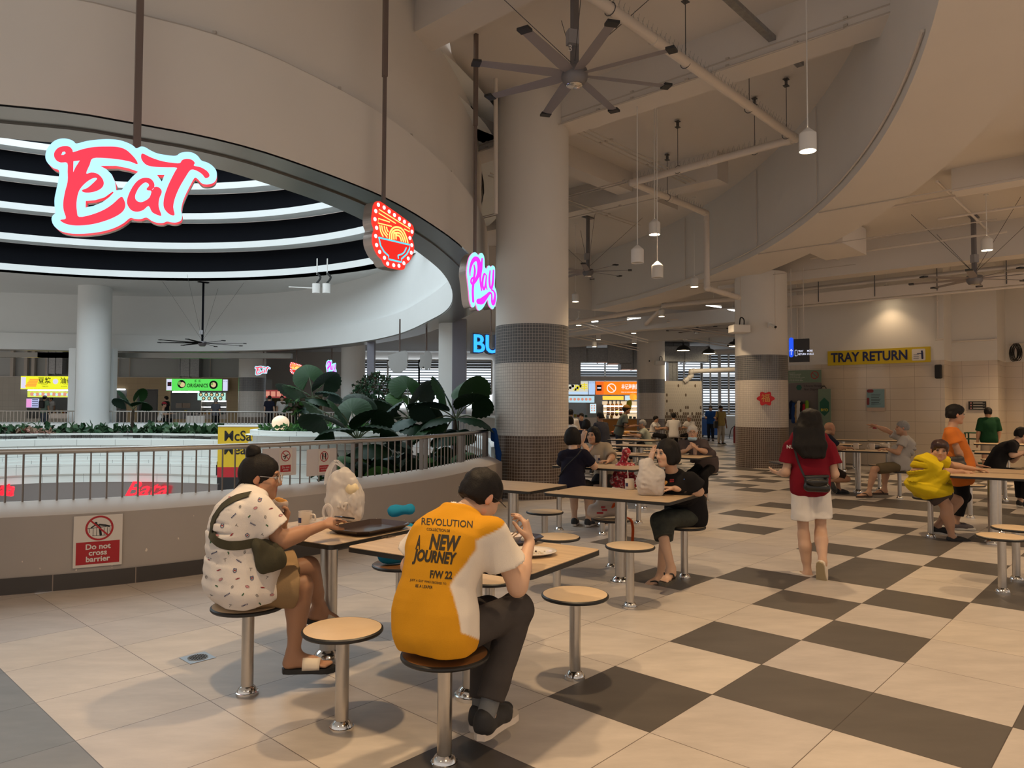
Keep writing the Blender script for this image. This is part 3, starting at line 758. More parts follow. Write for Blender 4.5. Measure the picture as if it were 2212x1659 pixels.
class SDF:
 """list of primitives (kind, params, k) evaluated on a grid"""
 def __init__(s):s.p=[]; s.lo=np.full(3,1e9); s.hi=np.full(3,-1e9)
 def _b(s,c,r):s.lo=np.minimum(s.lo,np.asarray(c)-r); s.hi=np.maximum(s.hi,np.asarray(c)+r)
 def cap(s,a,b,ra,rb=None,k=0.02,op='+',tag=None):
  a, b=np.array(a,float), np.array(b,float); rb=ra if rb is None else rb
  s.p.append(('c',a,b,ra,rb,k,op))
  if op[0]=='+':s._b(a,ra); s._b(b,rb)
  return s
 def chain(s,pts,rs,k=0.02,op='+'):
  for i in range(len(pts)-1):s.cap(pts[i],pts[i+1],rs[i],rs[i+1],k,op)
  return s
 def ell(s,c,r,R=None,k=0.02,op='+'):
  c, r=np.array(c,float), np.array(r if hasattr(r,'__len__')else[r]*3,float)
  s.p.append(('e',c,r,np.eye(3)if R is None else np.array(R,float),k,op))
  if op=='+':s._b(c,r.max())
  return s
 def torso(s,C,R,Fw,w,d,e0,e1,k=0.02):
  s.p.append(('t',np.array(C,float),np.array(R,float),np.array(Fw,float),np.array(w,float),np.array(d,float),e0,e1,k))
  for c, a in zip(C,w):s._b(c,a+.02)
  return s
 def half(s,o,n,k=0.004):
  s.p.append(('h',np.array(o,float),np.array(n,float)/np.linalg.norm(n),k)); return s
 def shell(s,t):s.p.append(('s',t)); return s
 def noise(s,amp,freq,seed=0,ani=(1,1,1)):s.p.append(('n',amp,freq,seed,ani)); return s
 def mesh(s,h,pad=0.02):
  lo, hi=s.lo-pad-2*h, s.hi+pad+2*h
  n=np.ceil((hi-lo)/h).astype(int)+1
  ax=[lo[i]+np.arange(n[i])*h for i in range(3)]
  f=np.full(n,0.5,np.float32)
  X=[a.astype(np.float32)for a in ax]
  def win(a,b):
   i0=np.maximum(((a-lo)/h).astype(int),0); i1=np.minimum(((b-lo)/h).astype(int)+2,n)
   return tuple(slice(i0[k],i1[k])for k in range(3))
  for p in s.p:
   if p[0]in 'ce':
    k, op=p[-2], p[-1]
    m=(k if k>0 else 0)+3*h
    if p[0]=='c':
     _, a, b, ra, rb, _, _=p; r=max(ra,rb)+m
     w=win(np.minimum(a,b)-r,np.maximum(a,b)+r)
     x, y, z=X[0][w[0]][:,None,None], X[1][w[1]][None,:,None], X[2][w[2]][None,None,:]
     ba=b-a; L=max(float(ba@ba),1e-10)
     t=np.clip(((x-a[0])*ba[0]+(y-a[1])*ba[1]+(z-a[2])*ba[2])/L,0,1)
     d=np.sqrt((x-a[0]-t*ba[0])**2+(y-a[1]-t*ba[1])**2+(z-a[2]-t*ba[2])**2)-(ra+t*(rb-ra))
     if op=='+f':
      nb=ba/math.sqrt(L); d=np.maximum(d,(x-b[0])*nb[0]+(y-b[1])*nb[1]+(z-b[2])*nb[2])
    else:
     _, c, r, R, _, _=p; q=r.max()+m
     w=win(c-q,c+q)
     x, y, z=X[0][w[0]][:,None,None]-c[0], X[1][w[1]][None,:,None]-c[1], X[2][w[2]][None,None,:]-c[2]
     l=[(x*R[0,i]+y*R[1,i]+z*R[2,i])for i in range(3)]
     k0=np.sqrt(sum((l[i]/r[i])**2 for i in range(3))); k1=np.sqrt(sum((l[i]/r[i]**2)**2 for i in range(3)))+1e-6
     d=k0*(k0-1)/k1
    g=f[w]
    if op[0]=='+':
     if k>0:hh=np.maximum(k-np.abs(g-d),0); f[w]=np.minimum(g,d)-hh*hh/(4*k)
     else:f[w]=np.minimum(g,d)
    else:
     d=-d
     if k>0:hh=np.maximum(k-np.abs(g-d),0); f[w]=np.maximum(g,d)+hh*hh/(4*k)
     else:f[w]=np.maximum(g,d)
   elif p[0]=='t':
    _, C, R, Fw, w_, d_, e0, e1, k=p
    q=max(w_.max(),d_.max())+k+3*h
    w=win(C.min(0)-q,C.max(0)+q)
    x, y, z=np.meshgrid(X[0][w[0]],X[1][w[1]],X[2][w[2]],indexing='ij')
    best=np.full(x.shape,1e9,np.float32); a=np.zeros_like(best); b=a.copy(); c=a.copy(); ww=a.copy(); dd=a.copy(); ee=np.full_like(a,e0)
    m=len(C)
    for i in range(m-1):
     ba=C[i+1]-C[i]; L=ba@ba; tn=ba/math.sqrt(L)
     px, py, pz=x-C[i][0], y-C[i][1], z-C[i][2]
     t=np.clip((px*ba[0]+py*ba[1]+pz*ba[2])/L,0,1)
     ox, oy, oz=px-t*ba[0], py-t*ba[1], pz-t*ba[2]
     D=ox*ox+oy*oy+oz*oz; mk=D<best; best[mk]=D[mk]; t=t[mk]; ox, oy, oz=ox[mk], oy[mk], oz[mk]
     rv=R[i][None]*(1-t[:,None])+R[i+1][None]*t[:,None]; fv=Fw[i][None]*(1-t[:,None])+Fw[i+1][None]*t[:,None]
     a[mk]=ox*rv[:,0]+oy*rv[:,1]+oz*rv[:,2]; b[mk]=ox*fv[:,0]+oy*fv[:,1]+oz*fv[:,2]; c[mk]=ox*tn[0]+oy*tn[1]+oz*tn[2]
     ww[mk]=w_[i]*(1-t)+w_[i+1]*t; dd[mk]=d_[i]*(1-t)+d_[i+1]*t; ee[mk]=e0 if i<m//2 else e1
    k0=((np.abs(a)/ww)**2.4+(np.abs(b)/dd)**2.4+(np.abs(c)/ee)**2.4)**(1/2.4)
    k1=np.sqrt((a/ww**2)**2+(b/dd**2)**2+(c/ee**2)**2)+1e-6
    d=k0*(k0-1)/k1; d=np.clip(d,-.2,.5).astype(np.float32)
    g=f[w]; hh=np.maximum(k-np.abs(g-d),0); f[w]=np.minimum(g,d)-hh*hh/(4*k)
   elif p[0]=='h':
    _, o, nn, k=p
    d=(X[0][:,None,None]-o[0])*nn[0]+(X[1][None,:,None]-o[1])*nn[1]+(X[2][None,None,:]-o[2])*nn[2]
    hh=np.maximum(k-np.abs(f-d),0); f=np.maximum(f,d)+hh*hh/(4*k)
   elif p[0]=='s':f=np.abs(f+p[1]/2)-p[1]/2
   elif p[0]=='n':
    _, amp, fr, seed, ani=p; r=np.random.default_rng(seed); m=np.abs(f)<0.05
    ii=np.argwhere(m); P=np.stack([X[k][ii[:,k]]for k in range(3)],1)*np.array(ani)
    s_=np.zeros(len(P))
    for o_ in range(4):
     d_=r.normal(size=3); d_/=np.linalg.norm(d_); e_=r.normal(size=3); e_/=np.linalg.norm(e_)
     ph=r.uniform(0,6.28); s_+=np.sin(P@d_*fr*(1+.5*o_)+1.7*np.sin(P@e_*fr*.6+ph))/(1+.5*o_)
    f[m]+=amp*s_*0.5
  V, F=surface_nets(f,lo,h)
  return V, F
def sdf_obj(name,sdf,h,mats,parent=None,colf=None,label=None,smooth_it=1,matf=None):
 V, F=sdf.mesh(h)
 if not len(V):return None
 if smooth_it:
  for _ in range(smooth_it):
   A=np.zeros_like(V); N=np.zeros(len(V))
   for i in range(4):
    j=(i+1)%4
    np.add.at(A,F[:,i],V[F[:,j]]); np.add.at(N,F[:,i],1)
    np.add.at(A,F[:,j],V[F[:,i]]); np.add.at(N,F[:,j],1)
   V=V*0.45+0.55*A/np.maximum(N,1)[:,None]
 me=bpy.data.meshes.new(name)
 off=LOC.get(parent.name)if parent is not None else np.zeros(3)
 Vl=V-off
 me.vertices.add(len(V)); me.vertices.foreach_set('co',Vl.astype(np.float32).ravel())
 me.loops.add(len(F)*4); me.loops.foreach_set('vertex_index',F.astype(np.int32).ravel())
 me.polygons.add(len(F)); me.polygons.foreach_set('loop_start',np.arange(len(F),dtype=np.int32)*4)
 me.polygons.foreach_set('use_smooth',np.ones(len(F),bool))
 if not isinstance(mats,(list,tuple)):mats=[mats]
 for m in mats:me.materials.append(m)
 me.update(calc_edges=True); me.validate()
 if colf is not None:
  a=me.color_attributes.new('Col','FLOAT_COLOR','POINT'); c=np.ones((len(V),4),np.float32); c[:,:3]=colf(V); a.data.foreach_set('color',c.ravel())
 if matf is not None:
  ctr_=V[F].mean(1); me.polygons.foreach_set('material_index',matf(ctr_).astype(np.int32))
 o=bpy.data.objects.new(name,me); COL.objects.link(o)
 if parent is not None:o.parent=parent
 LOC[o.name]=off
 if label:o['label']=label
 return o
 # people: one continuous body surface each, clothes and hair as its children
def nv(v):v=np.array(v,float); return v/(np.linalg.norm(v)+1e-12)
M_skin=vcol_mat('skin',rough=0.5,sss=0.0,spec=0.35)
def cloth(name,col,var=0.06,rough=0.85,bump=0.12,bscale=220):return mat('cloth_'+name,col,rough=rough,var=var,vscale=14,bump=bump,bscale=bscale,spec=0.15)
M_hair=mat('black_hair',(0.011,0.009,0.008),rough=0.62,var=0.3,vscale=60,spec=0.22,bump=.25,bscale=150)
M_hairgrey=mat('grey_hair',(0.28,0.27,0.26),rough=0.6,var=0.35,vscale=90)
M_hairwhite=mat('white_hair',(0.52,0.49,0.45),rough=0.6,var=0.25,vscale=90)
M_hairred=mat('dark_red_hair',(0.035,0.012,0.010),rough=0.45,var=0.3,vscale=60)
M_eye=mat('eye_white',(0.42,0.38,0.35),rough=0.2); M_iris=mat('iris',(0.012,0.008,0.006),rough=0.1)
M_sole_w=mat('white_sole',(0.72,0.68,0.62),rough=0.6); M_sole_b=mat('black_sole',(0.015,0.015,0.015),rough=0.6)
M_shoe_b=mat('black_shoe',(0.016,0.015,0.016),rough=0.65,bump=0.1,bscale=300)
SKIN_A, SKIN_B, SKIN_C, SKIN_D=(0.42,0.225,0.135), (0.60,0.375,0.255), (0.50,0.285,0.18), (0.33,0.165,0.095)
class Fr:
 """a person's own directions: f forward, r to their right"""
 def __init__(s,base,fwd,k=1.0):
  s.o=np.array([base[0],base[1],base[2]if len(base)>2 else 0.0]); s.f=nv([fwd[0],fwd[1],0]); s.r=np.array([s.f[1],-s.f[0],0]); s.k=k
 def __call__(s,f,r,z):return s.o+s.f*f*s.k+s.r*r*s.k+np.array([0,0,z])
 def pr(s,u,v,r):d=ray(u,v); c=np.array([0,0,EYE]); t=((s.o-c)@s.r+r)/(d@s.r); return c+d*t
 def pf(s,u,v,f):d=ray(u,v); c=np.array([0,0,EYE]); t=((s.o-c)@s.f+f)/(d@s.f); return c+d*t
def head_frame(fw,up=(0,0,1),tilt=0.0):
 f=nv(fw); u=np.array(up,float); r=nv(np.cross(f,u)); u=np.cross(r,f)
 if tilt:u=nv(u*math.cos(tilt)+r*math.sin(tilt)); r=np.cross(f,u)
 return np.stack([r,f,u],1)
def add_head(s,c,R,k=1.0,fine=True,bald=False,fat=1.0):
 P=lambda x, y, z:c+R@(np.array([x*fat,y,z])*k)
 s.ell(P(0,-.014,.034),np.array([.073,.091,.080])*k,R,0.0)
 s.ell(P(0,.020,-.034),np.array([.059*fat,.066,.076])*k,R,.03*k)
 for sx in(-1,1):
  s.cap(P(sx*.046,.002,-.062),P(sx*.012,.062,-.094),.021*k,.018*k,.03*k)
  s.ell(P(sx*.034,.056,-.026),np.array([.023,.022,.022])*k,R,.025*k)
  s.ell(P(sx*.076,-.012,-.006),np.array([.008,.020,.032])*k,R,.008*k)
 s.cap(P(-.034,.074,.024),P(.034,.074,.024),.011*k,k=.016*k)
 if fine:
  for sx in(-1,1):s.ell(P(sx*.031,.099,.004),np.array([.017,.017,.012])*k,R,.010*k,'-')
 s.cap(P(0,.084,.010),P(0,.101,-.028),.007*k,.0105*k,.012*k)
 for sx in(-1,1):s.ell(P(sx*.011,.092,-.031),np.array([.009,.010,.008])*k,R,.006*k)
 s.cap(P(-.017,.077,-.058),P(.017,.077,-.058),.008*k,k=.006*k)
 s.cap(P(-.014,.076,-.067),P(.014,.076,-.067),.0085*k,k=.006*k)
 if fine:s.cap(P(-.020,.092,-.0625),P(.020,.092,-.0625),.0025*k,k=.004*k,op='-')
def hand(s,wr,d,palm,side,curl=0.5,r=0.0088,k=1.0,spread=0.12,thumb=0.7,fc=None):
 """wr wrist, d finger direction, palm direction the palm faces, side +1 when the thumb lies along cross(d, palm)"""
 d=nv(d); palm=nv(np.array(palm)-d*(np.array(palm)@d)); lat=nv(np.cross(d,palm))*side
 tips=[]
 for i, (off,L)in enumerate(((.030,.070),(.010,.080),(-.010,.074),(-.029,.058))):
  kn=wr+d*(.088-.004*abs(i-1))*k+lat*off*k
  s.cap(wr+d*.012*k+lat*off*.65*k,kn,.0135*k,.0115*k,.012)
  c=(fc[i]if fc else curl)*1.15; p=kn; a=c*.55; sp=spread*(1.2-i*.8)
  for j, fr_ in enumerate((.46,.30,.24)):
   a+=c*(.35 if j else 0)+(c*.25 if j==1 else 0)
   dd=nv(d*math.cos(a)+palm*math.sin(a)+lat*sp*.5*math.cos(a))
   q=p+dd*L*fr_*k; s.cap(p,q,r*(1.05-j*.1),r*(0.98-j*.1),.004); p=q
  tips.append(p)
 b=wr+d*.022*k+lat*.026*k+palm*.004
 m1=b+nv(d*.62+lat*.62+palm*.35*thumb)*.042*k
 m2=m1+nv(d*.9+lat*.18+palm*.45*thumb)*.032*k; m3=m2+nv(d*.95-lat*.15+palm*.5*thumb)*.026*k
 s.cap(b,m1,.0145*k,.0118*k,.012); s.cap(m1,m2,.0108*k,.0098*k,.004); s.cap(m2,m3,.0098*k,.0085*k,.004); tips.append(m3)
 return tips
def foot_frame(an,toe):
 f=nv(toe); r=nv(np.cross(f,[0,0,1]))if abs(f[2])<.98 else np.array([1.0,0,0]); u=np.cross(r,f); return f, r, u
def foot_pt(an,fr_,f,r,u,k,drop=.078):
 F_, R_, U_=fr_; return an+(F_*f+R_*r+U_*(u-drop))*k
OUT_F=[(-.055,-.006),(-.045,.022),(-.015,.031),(.04,.030),(.10,.034),(.145,.042),(.18,.040),(.205,.026),(.216,.005),(.212,-.016),(.195,-.034),(.16,-.043),(.11,-.040),(.04,-.034),(-.01,-.032),(-.045,-.024)]
def bare_foot(s,an,fr_,k=1.0,toes=True,side=1):
 P=lambda f, r, u:foot_pt(an,fr_,f,r,u,k)
 s.cap(an,P(-.022,0,.032),.034*k,.029*k,.03); s.cap(P(-.015,0,.03),P(.10,0,.026),.029*k,.027*k,.03)
 s.cap(P(.03,0,.055),P(.13,side*.008,.028),.030*k,.022*k,.03)
 s.cap(P(.125,-.024,.020),P(.13,.024,.018),.018*k,k=.02)
 if toes:
  for i, (r_,L,w)in enumerate(((.028,.046,.0125),(.010,.044,.0095),(-.006,.038,.009),(-.020,.032,.0085),(-.033,.026,.008))):
   s.cap(P(.135,side*r_*.9,.018),P(.150+L,side*r_,.013),w*k,k=.004)
def sole(mb,an,fr_,z0,z1,k=1.0,w=1.0,L=1.0,mi=0,drop=.078,mirror=1):
 F_, R_, U_=fr_; o=an+U_*(z1-drop)*k
 ol=[(f*L*k,r*w*k*mirror)for f,r in OUT_F]
 ax, ay=F_, np.cross(U_,F_)
 mb.prism([(f,-r)for f,r in ol],o,ax,ay,(z1-z0)*k,mi)
def shoe_upper(s,an,fr_,k=1.0,side=1,low=False,w=1.0):
 P=lambda f, r, u:foot_pt(an,fr_,f,r,u,k)
 s.cap(P(-.015,0,.045),P(-.018,0,.075 if not low else .055),.038*k,.036*k,.02)
 s.cap(P(-.01,0,.045),P(.09,0,.045),.037*k,.037*k,.03)
 s.cap(P(.05,0,.060),P(.13,side*.004,.036),.034*k,.030*k,.03)
 s.cap(P(.13,-.012,.034),P(.175,side*.010,.030),.029*k,.024*k,.03); s.cap(P(.12,.012,.034),P(.168,side*.014,.029),.028*k,.023*k,.03)
 s.half(P(0,0,.016),-np.array(fr_[2]))
def torso_bars(s,J,infl=0.0,bulk=1.0,belly=0.0,k=0.03,chest=1.0,hipw=1.0,upto=1.0):
 sp=even_path(smooth_path([J['pel'],J['mid'],J['che'],J['nek']],6),.04); m=len(sp)
 rp, rs=nv(J['Rhip']-J['Lhip']), nv(J['Rsh']-J['Lsh'])
 T=[0,.15,.38,.6,.78,.90,1.0]; Wd=np.array([.170*hipw,.166,.142,.156*chest,.168*chest,.150,.075]); D=np.array([.118*hipw,.112,.102,.112*chest,.104*chest,.078,.055])
 C, R, Fw, ws, ds=[], [], [], [], []
 sk_=np.linalg.norm(J['Rsh']-J['Lsh'])/.34
 for i in range(m if upto>=1 else max(3,int(m*upto))):
  t=i/(m-1); tn=nv(sp[min(i+1,m-1)]-sp[max(i-1,0)]); r=nv(rp*(1-t)+rs*t); fw=nv(np.cross(tn,r))
  if fw@J['F']<0:fw=-fw
  r=nv(r-tn*(r@tn)); b=belly*math.exp(-((t-.30)/.22)**2)
  C.append(sp[i]+fw*b*.75); R.append(r); Fw.append(fw)
  ws.append(np.interp(t,T,Wd)*(1+(bulk-1)*(.9 if t<.85 else .3))*(sk_ if t>.55 else .5+.5*sk_)+infl+b*.25); ds.append(np.interp(t,T,D)*(1+(bulk-1)*.75)+infl+b*.55)
 s.torso(C,R,Fw,ws,ds,.095*hipw+infl,.03,k)
def person(label,J,skin,hair=None,top=None,bottom=None,shoes=None,h=0.012,hk=1.0,bulk=1.0,belly=0.0,group=None,name='person',face=True,fat=1.0,hands=None,eyes=False,hm=None,limb=1.0,chest=1.0,hipw=1.0,barefoot=False,skip_legs=False,earfix=True,lip=(0.42,0.13,0.11)):
 base=J['base']; root=thing(name,label,'person',(base[0],base[1],0.0),group=group)
 k=hk; hc, HR=J['hc'], J['HR']
 s=SDF()
 torso_bars(s,J,-0.012,bulk*.96,belly*.8,chest=chest,hipw=hipw)
 neckb=J['nek']-nv(J['nek']-J['che'])*.03
 s.cap(neckb,hc+HR@np.array([0,-.018,-.055])*k,.054*limb,.050*k,.03)
 add_head(s,hc,HR,k,fine=h<.009,fat=fat)
 hand_specs=hands or{}
 for S, sg in(('L',-1),('R',1)):
  sh, el, wr=J[S+'sh'], J[S+'el'], J[S+'wr']
  s.cap(sh,el,.047*limb,.037*limb,.03); s.cap(el,wr,.039*limb,.026*(0.6+.4*limb),.02)
  s.cap(el+(wr-el)*.1,el+(wr-el)*.45,.040*limb,.036*limb,.03)
  hs=hand_specs.get(S)
  if hs:J['tips'+S]=hand(s,wr+nv(wr-el)*.012,k=k,r=max(.0088,h*.95)if h<.012 else .011,**hs)
  else:
   d=nv(wr-el); s.cap(wr,wr+d*.07,.026,.030,.02); s.cap(wr+d*.07,wr+d*.13+np.array([0,0,-.01]),.026,.018,.02)
  if skip_legs:continue
  hp, kn, an=J[S+'hip'], J[S+'kn'], J[S+'an']
  s.cap(hp,kn,.066*limb*hipw,.051*limb,.05); s.cap(kn,an,.052*limb,.034,.03)
  back=nv(np.cross(np.cross(kn-hp,an-kn),an-kn))if np.linalg.norm(np.cross(nv(kn-hp),nv(an-kn)))>.15 else-J['F']
  if back@J['F']>0 and abs(nv(an-kn)[2])>.6:back=-back
  cs_=.72 if bottom and bottom['len']>1.3 else 1.0; cf=kn+(an-kn)*.30+back*.014*cs_; s.cap(kn+(an-kn)*.15,cf,.045*limb*cs_,.050*limb*cs_,.04*cs_); s.cap(cf,kn+(an-kn)*.62,.049*limb*cs_,.037*limb*cs_,.04*cs_)
  ff=foot_frame(an,J[S+'toe']); J['ff'+S]=ff
  if shoes and shoes.get('bare',True)and shoes['kind']in('slide','flip','clog'):bare_foot(s,an,ff,k=shoes.get('k',1.0),side=-sg,toes=h<.02)
  else:s.cap(an,foot_pt(an,ff,.08,0,.03,1),.032,.026,.03)
 HRt=HR.T
 base_c=np.array(skin); lipc=np.array(lip)
 def colf(V):
  L=(V-hc)@HR/k; c=np.tile(base_c,(len(V),1))
  x, y, z=np.abs(L[:,0])/fat, L[:,1], L[:,2]
  near_h=(np.abs(L)<.14).all(1)
  m=near_h&(x<.0205)&(y>.066)&(z<-.052)&(z>-.0745); c[m]=base_c*.45+lipc*.55
  m=near_h&(x>.012)&(x<.047)&(y>.05)&(z>.021+(x-.03)*-.05)&(z<.031); c[m]=base_c*.25
  if not eyes and face:
   m=near_h&(x>.019)&(x<.043)&(y>.05)&(z>-.001)&(z<.010); c[m]=base_c*.15
  m=near_h&(x>.068)&(np.abs(y+.01)<.03); c[m]=base_c*np.array([1.12,.92,.88])
  m=near_h&(x>.03)&(x<.055)&(y>.03)&(z<-.01)&(z>-.045); c[m]=c[m]*np.array([1.05,.95,.93])
  return c
 body=sdf_obj('body',s,h,M_skin,root,colf)
 if eyes:
  for sx in(-1,1):
   e=MB(); e.ball(hc+HR@(np.array([sx*.031*fat,.0765,.0045])*k),.0110*k,14,0); e.ball(hc+HR@(np.array([sx*.031*fat+J.get('gaze',0.0),.0836,.0045])*k),np.array([.0060]*3)*k,10,1)
   e.build('eye',[M_eye,M_iris],root)
   lid=MB(); lid.tube([hc+HR@(np.array([sx*.031*fat+a*.0155,.0885-abs(a)*.006,.0045+.0085-abs(a)**2*.007])*k)for a in np.linspace(-1,1,7)],.0034*k,6); lid.build('eyelid',mat('eyelash',(.03,.018,.014),rough=.6),root)
 if hair:make_hair(root,hair,hc,HR,k,hm or M_hair,min(h,.011),J,fat)
 if top:make_top(root,top,J,h,bulk,belly,limb,chest,hipw)
 if bottom and not skip_legs:make_bottom(root,bottom,J,h,bulk,limb,hipw,belly)
 if shoes and not skip_legs:make_shoes(root,shoes,J,h)
 return root
def make_hair(root,st,hc,R,k,m,h,J,fat=1.0):
 P=lambda x, y, z:hc+R@(np.array([x*fat,y,z])*k)
 s=SDF(); A=lambda*v:np.array(v)*k
 sd=abs(hash(root.name))%97
 if st=='bald':return None
 s.ell(P(0,-.018,.036),A(.083*fat,.100,.088),R,0)
 cut=[(P(0,.105,-.055),A(.067*fat,.080,.098))]
 if st in('short','shortf','buzz'):
  s.ell(P(0,-.045,.0),A(.078*fat,.072,.085),R,.02)
  if st=='shortf':s.ell(P(0,.045,.07),A(.070,.055,.045),R,.02); s.ell(P(0,-.01,.065),A(.088,.10,.075),R,.02)
  for sx in(-1,1):cut.append((P(sx*.094,.026,-.048),A(.036,.060,.058)))
  cut.append((P(0,-.06,-.120),A(.12,.12,.080)))
 elif st in('bob','bobf'):
  s.ell(P(0,-.025,.0),A(.094*fat,.100,.105),R,.02); s.ell(P(0,-.030,-.045),A(.098*fat,.090,.075),R,.03)
  for sx in(-1,1):s.cap(P(sx*.070,.022,.03),P(sx*.078,.022,-.075),.026*k,.024*k,.02)
  cut.append((P(0,-.02,-.170),A(.14,.14,.065)))
 elif st=='tied':
  s.ell(P(0,-.035,.01),A(.082*fat,.090,.085),R,.02)
  for sx in(-1,1):cut.append((P(sx*.086,.02,-.035),A(.022,.032,.045)))
  cut.append((P(0,-.02,-.15),A(.12,.12,.075)))
 for c, r in cut:s.ell(c,r,R,.012*k,'-')
 if st=='bobf':s.cap(P(-.035,.075,.066),P(.045,.082,.050),.016*k,.012*k,.02)
 if st in('short','shortf'):s.noise(.0035,75,sd)
 s.noise(.0032,110,sd+1,(1,1,.22))
 o=sdf_obj('hair',s,h,m,root,smooth_it=1)
 return o
def make_top(root,t,J,h,bulk,belly,limb,chest,hipw):
 s=SDF(); lo=t.get('loose',.014)
 torso_bars(s,J,lo*.8,bulk,belly,chest=chest,hipw=hipw)
 if 'hem' in t:dn=nv(J['pel']-J['mid'])*t['hem']*.5; s.cap(J['pel']+dn-nv(J['Rhip']-J['Lhip'])*.075*bulk,J['pel']+dn+nv(J['Rhip']-J['Lhip'])*.075*bulk,.088*(.6+.4*bulk)+lo,k=.02)
 nk=J['nek']; ud=nv(J['nek']-J['che'])
 for S in 'LR':
  sh, el, wr=J[S+'sh'], J[S+'el'], J[S+'wr']; f=t.get('sleeve',.6)
  s.cap(nk-ud*.035,sh,.052,.056*limb,.04)
  if f<=1:s.cap(sh-(el-sh)*.02,sh+(el-sh)*f,.058*limb+lo*.3,.056*limb+lo*(.6+t.get('flare',.4)),.035,'+f')
  else:
   s.cap(sh,el,.058*limb+lo*.3,.048*limb+lo,.035); s.cap(el,el+(wr-el)*(f-1),.048*limb+lo,.038*limb+lo*.6,.02,'+f')
 if 'hem' in t:s.half(J['pel']+nv(J['pel']-J['mid'])*t['hem'],nv(J['pel']-J['mid']),.006)
 if t.get('nk',1):s.ell(nk+ud*.045+J['F']*t.get('nkf',.022),np.array([.072,.072,.052]),None,.010,'-')
 s.noise(t.get('wr',.004),t.get('wf',15),t.get('seed',3),(1,1,.6)); s.noise(t.get('wr',.004)*.5,40,t.get('seed',3)+5,(1,1,.7))
 o=sdf_obj('shirt',s,h,t['m'],root,colf=t.get('colf'),label=t.get('label'))
 J['shirt']=o
 if 'collar' in t:
  c=SDF(); c.cap(nk-ud*.0,nk+ud*.012,.063,.060,0); c.ell(nk+ud*.03,(.052,.052,.06),None,.004,'-')
  sdf_obj('collar',c,min(h,.008),t['collar'],root)
 return o
def make_bottom(root,b,J,h,bulk,limb,hipw,belly):
 s=SDF(); lo=b.get('loose',.014); rp=nv(J['Rhip']-J['Lhip'])
 torso_bars(s,J,-.006,bulk,belly*.8,hipw=hipw,upto=.30)
 fl=b.get('flare',1.0)
 for S in 'LR':
  hp, kn, an=J[S+'hip'], J[S+'kn'], J[S+'an']; f=b['len']
  if f<=1:s.cap(hp,hp+(kn-hp)*f,.078*limb*hipw+lo*.4,(.082+(.057-.082)*f)*limb*hipw*fl+lo*1.15,.03,'+f')
  else:
   s.cap(hp,kn,.078*limb*hipw+lo*.4,.058*limb+lo,.03)
   e=kn+(an-kn)*(f-1); s.cap(kn,e,.058*limb+lo,b.get('cuff',.048)+lo*.6,.02,'+f')
 s.noise(b.get('wr',.0035),17,8,(1,1,.8)); s.noise(.0022,42,9)
 o=sdf_obj(b.get('name','trousers' if b['len']>1.5 else 'shorts'),s,h,b['m'],root)
 J['pants']=o
def make_shoes(root,sh,J,h):
 k=sh.get('k',1.0)
 for S, sg in(('L',-1),('R',1)):
  an, ff=J[S+'an'], J['ff'+S]
  P=lambda f, r, u:foot_pt(an,ff,f,r,u,k)
  if sh['kind']in('shoe','slipon'):
   s=SDF(); shoe_upper(s,an,ff,k,-sg,low=sh['kind']=='slipon')
   if sh['kind']=='slipon':s.ell(P(.02,0,.088),np.array([.055,.03,.03])*k,np.stack(ff,1),.008,'-')
   up=sdf_obj('shoe',s,min(h,.010),sh['m'],root)
   b=MB(); sole(b,an,ff,0.0,.026,k,1.06,1.02,mirror=-sg if False else 1); b.build('sole',sh.get('sole',M_sole_w),up)
   if sh.get('socks'):
    c=SDF(); kn=J[S+'kn']; c.cap(an+nv(kn-an)*.0,an+nv(kn-an)*.12,.041,.042,0,'+f'); sdf_obj('sock',c,min(h,.01),sh['socks'],root)
  elif sh['kind']in('slide','flip'):
   b=MB(); sole(b,an,ff,-.022,.004,k,1.12,1.06); so=b.build('sandal',sh['m'],root)
   b=MB()
   if sh['kind']=='slide':
    arc=lambda f:[P(f,math.cos(a)*.047,.002+math.sin(a)*(.066-(f-.05)*.27))for a in np.linspace(0,math.pi,13)]
    outer=[arc(f)for f in(.055,.075,.10,.125,.145)]; b.grid(outer)
    o=b.build('strap',sh['strap'],so,ang=180); md=o.modifiers.new('t','SOLIDIFY'); md.thickness=.006; md.offset=1
   else:
    for r_ in(-.042,.042):b.tube(smooth_path([P(.035,r_,.004),P(.075,r_*.85,.050),P(.125,r_*.3,.046),P(.158,.012*-sg,.006)],5),.0062*k,8)
    b.build('strap',sh['strap'],so)
  elif sh['kind']=='clog':
   s=SDF(); s.cap(P(.05,0,.055),P(.14,0,.036),.044*k,.040*k,.02); s.cap(P(.13,-.012,.032),P(.175,0,.026),.036*k,.030*k,.03); s.cap(P(-.02,0,.018),P(.1,0,.018),.038*k,.038*k,.03)
   s.half(P(0,0,-.012),-ff[2]); s.ell(P(.00,0,.075),np.array([.075,.034,.07])*k,np.stack(ff,1),.006,'-')
   up=sdf_obj('clog',s,.008,sh['m'],root)
   b=MB(); sole(b,an,ff,-.024,-.004,k,1.12,1.06); b.build('sole',sh.get('sole',M_sole_w),up)
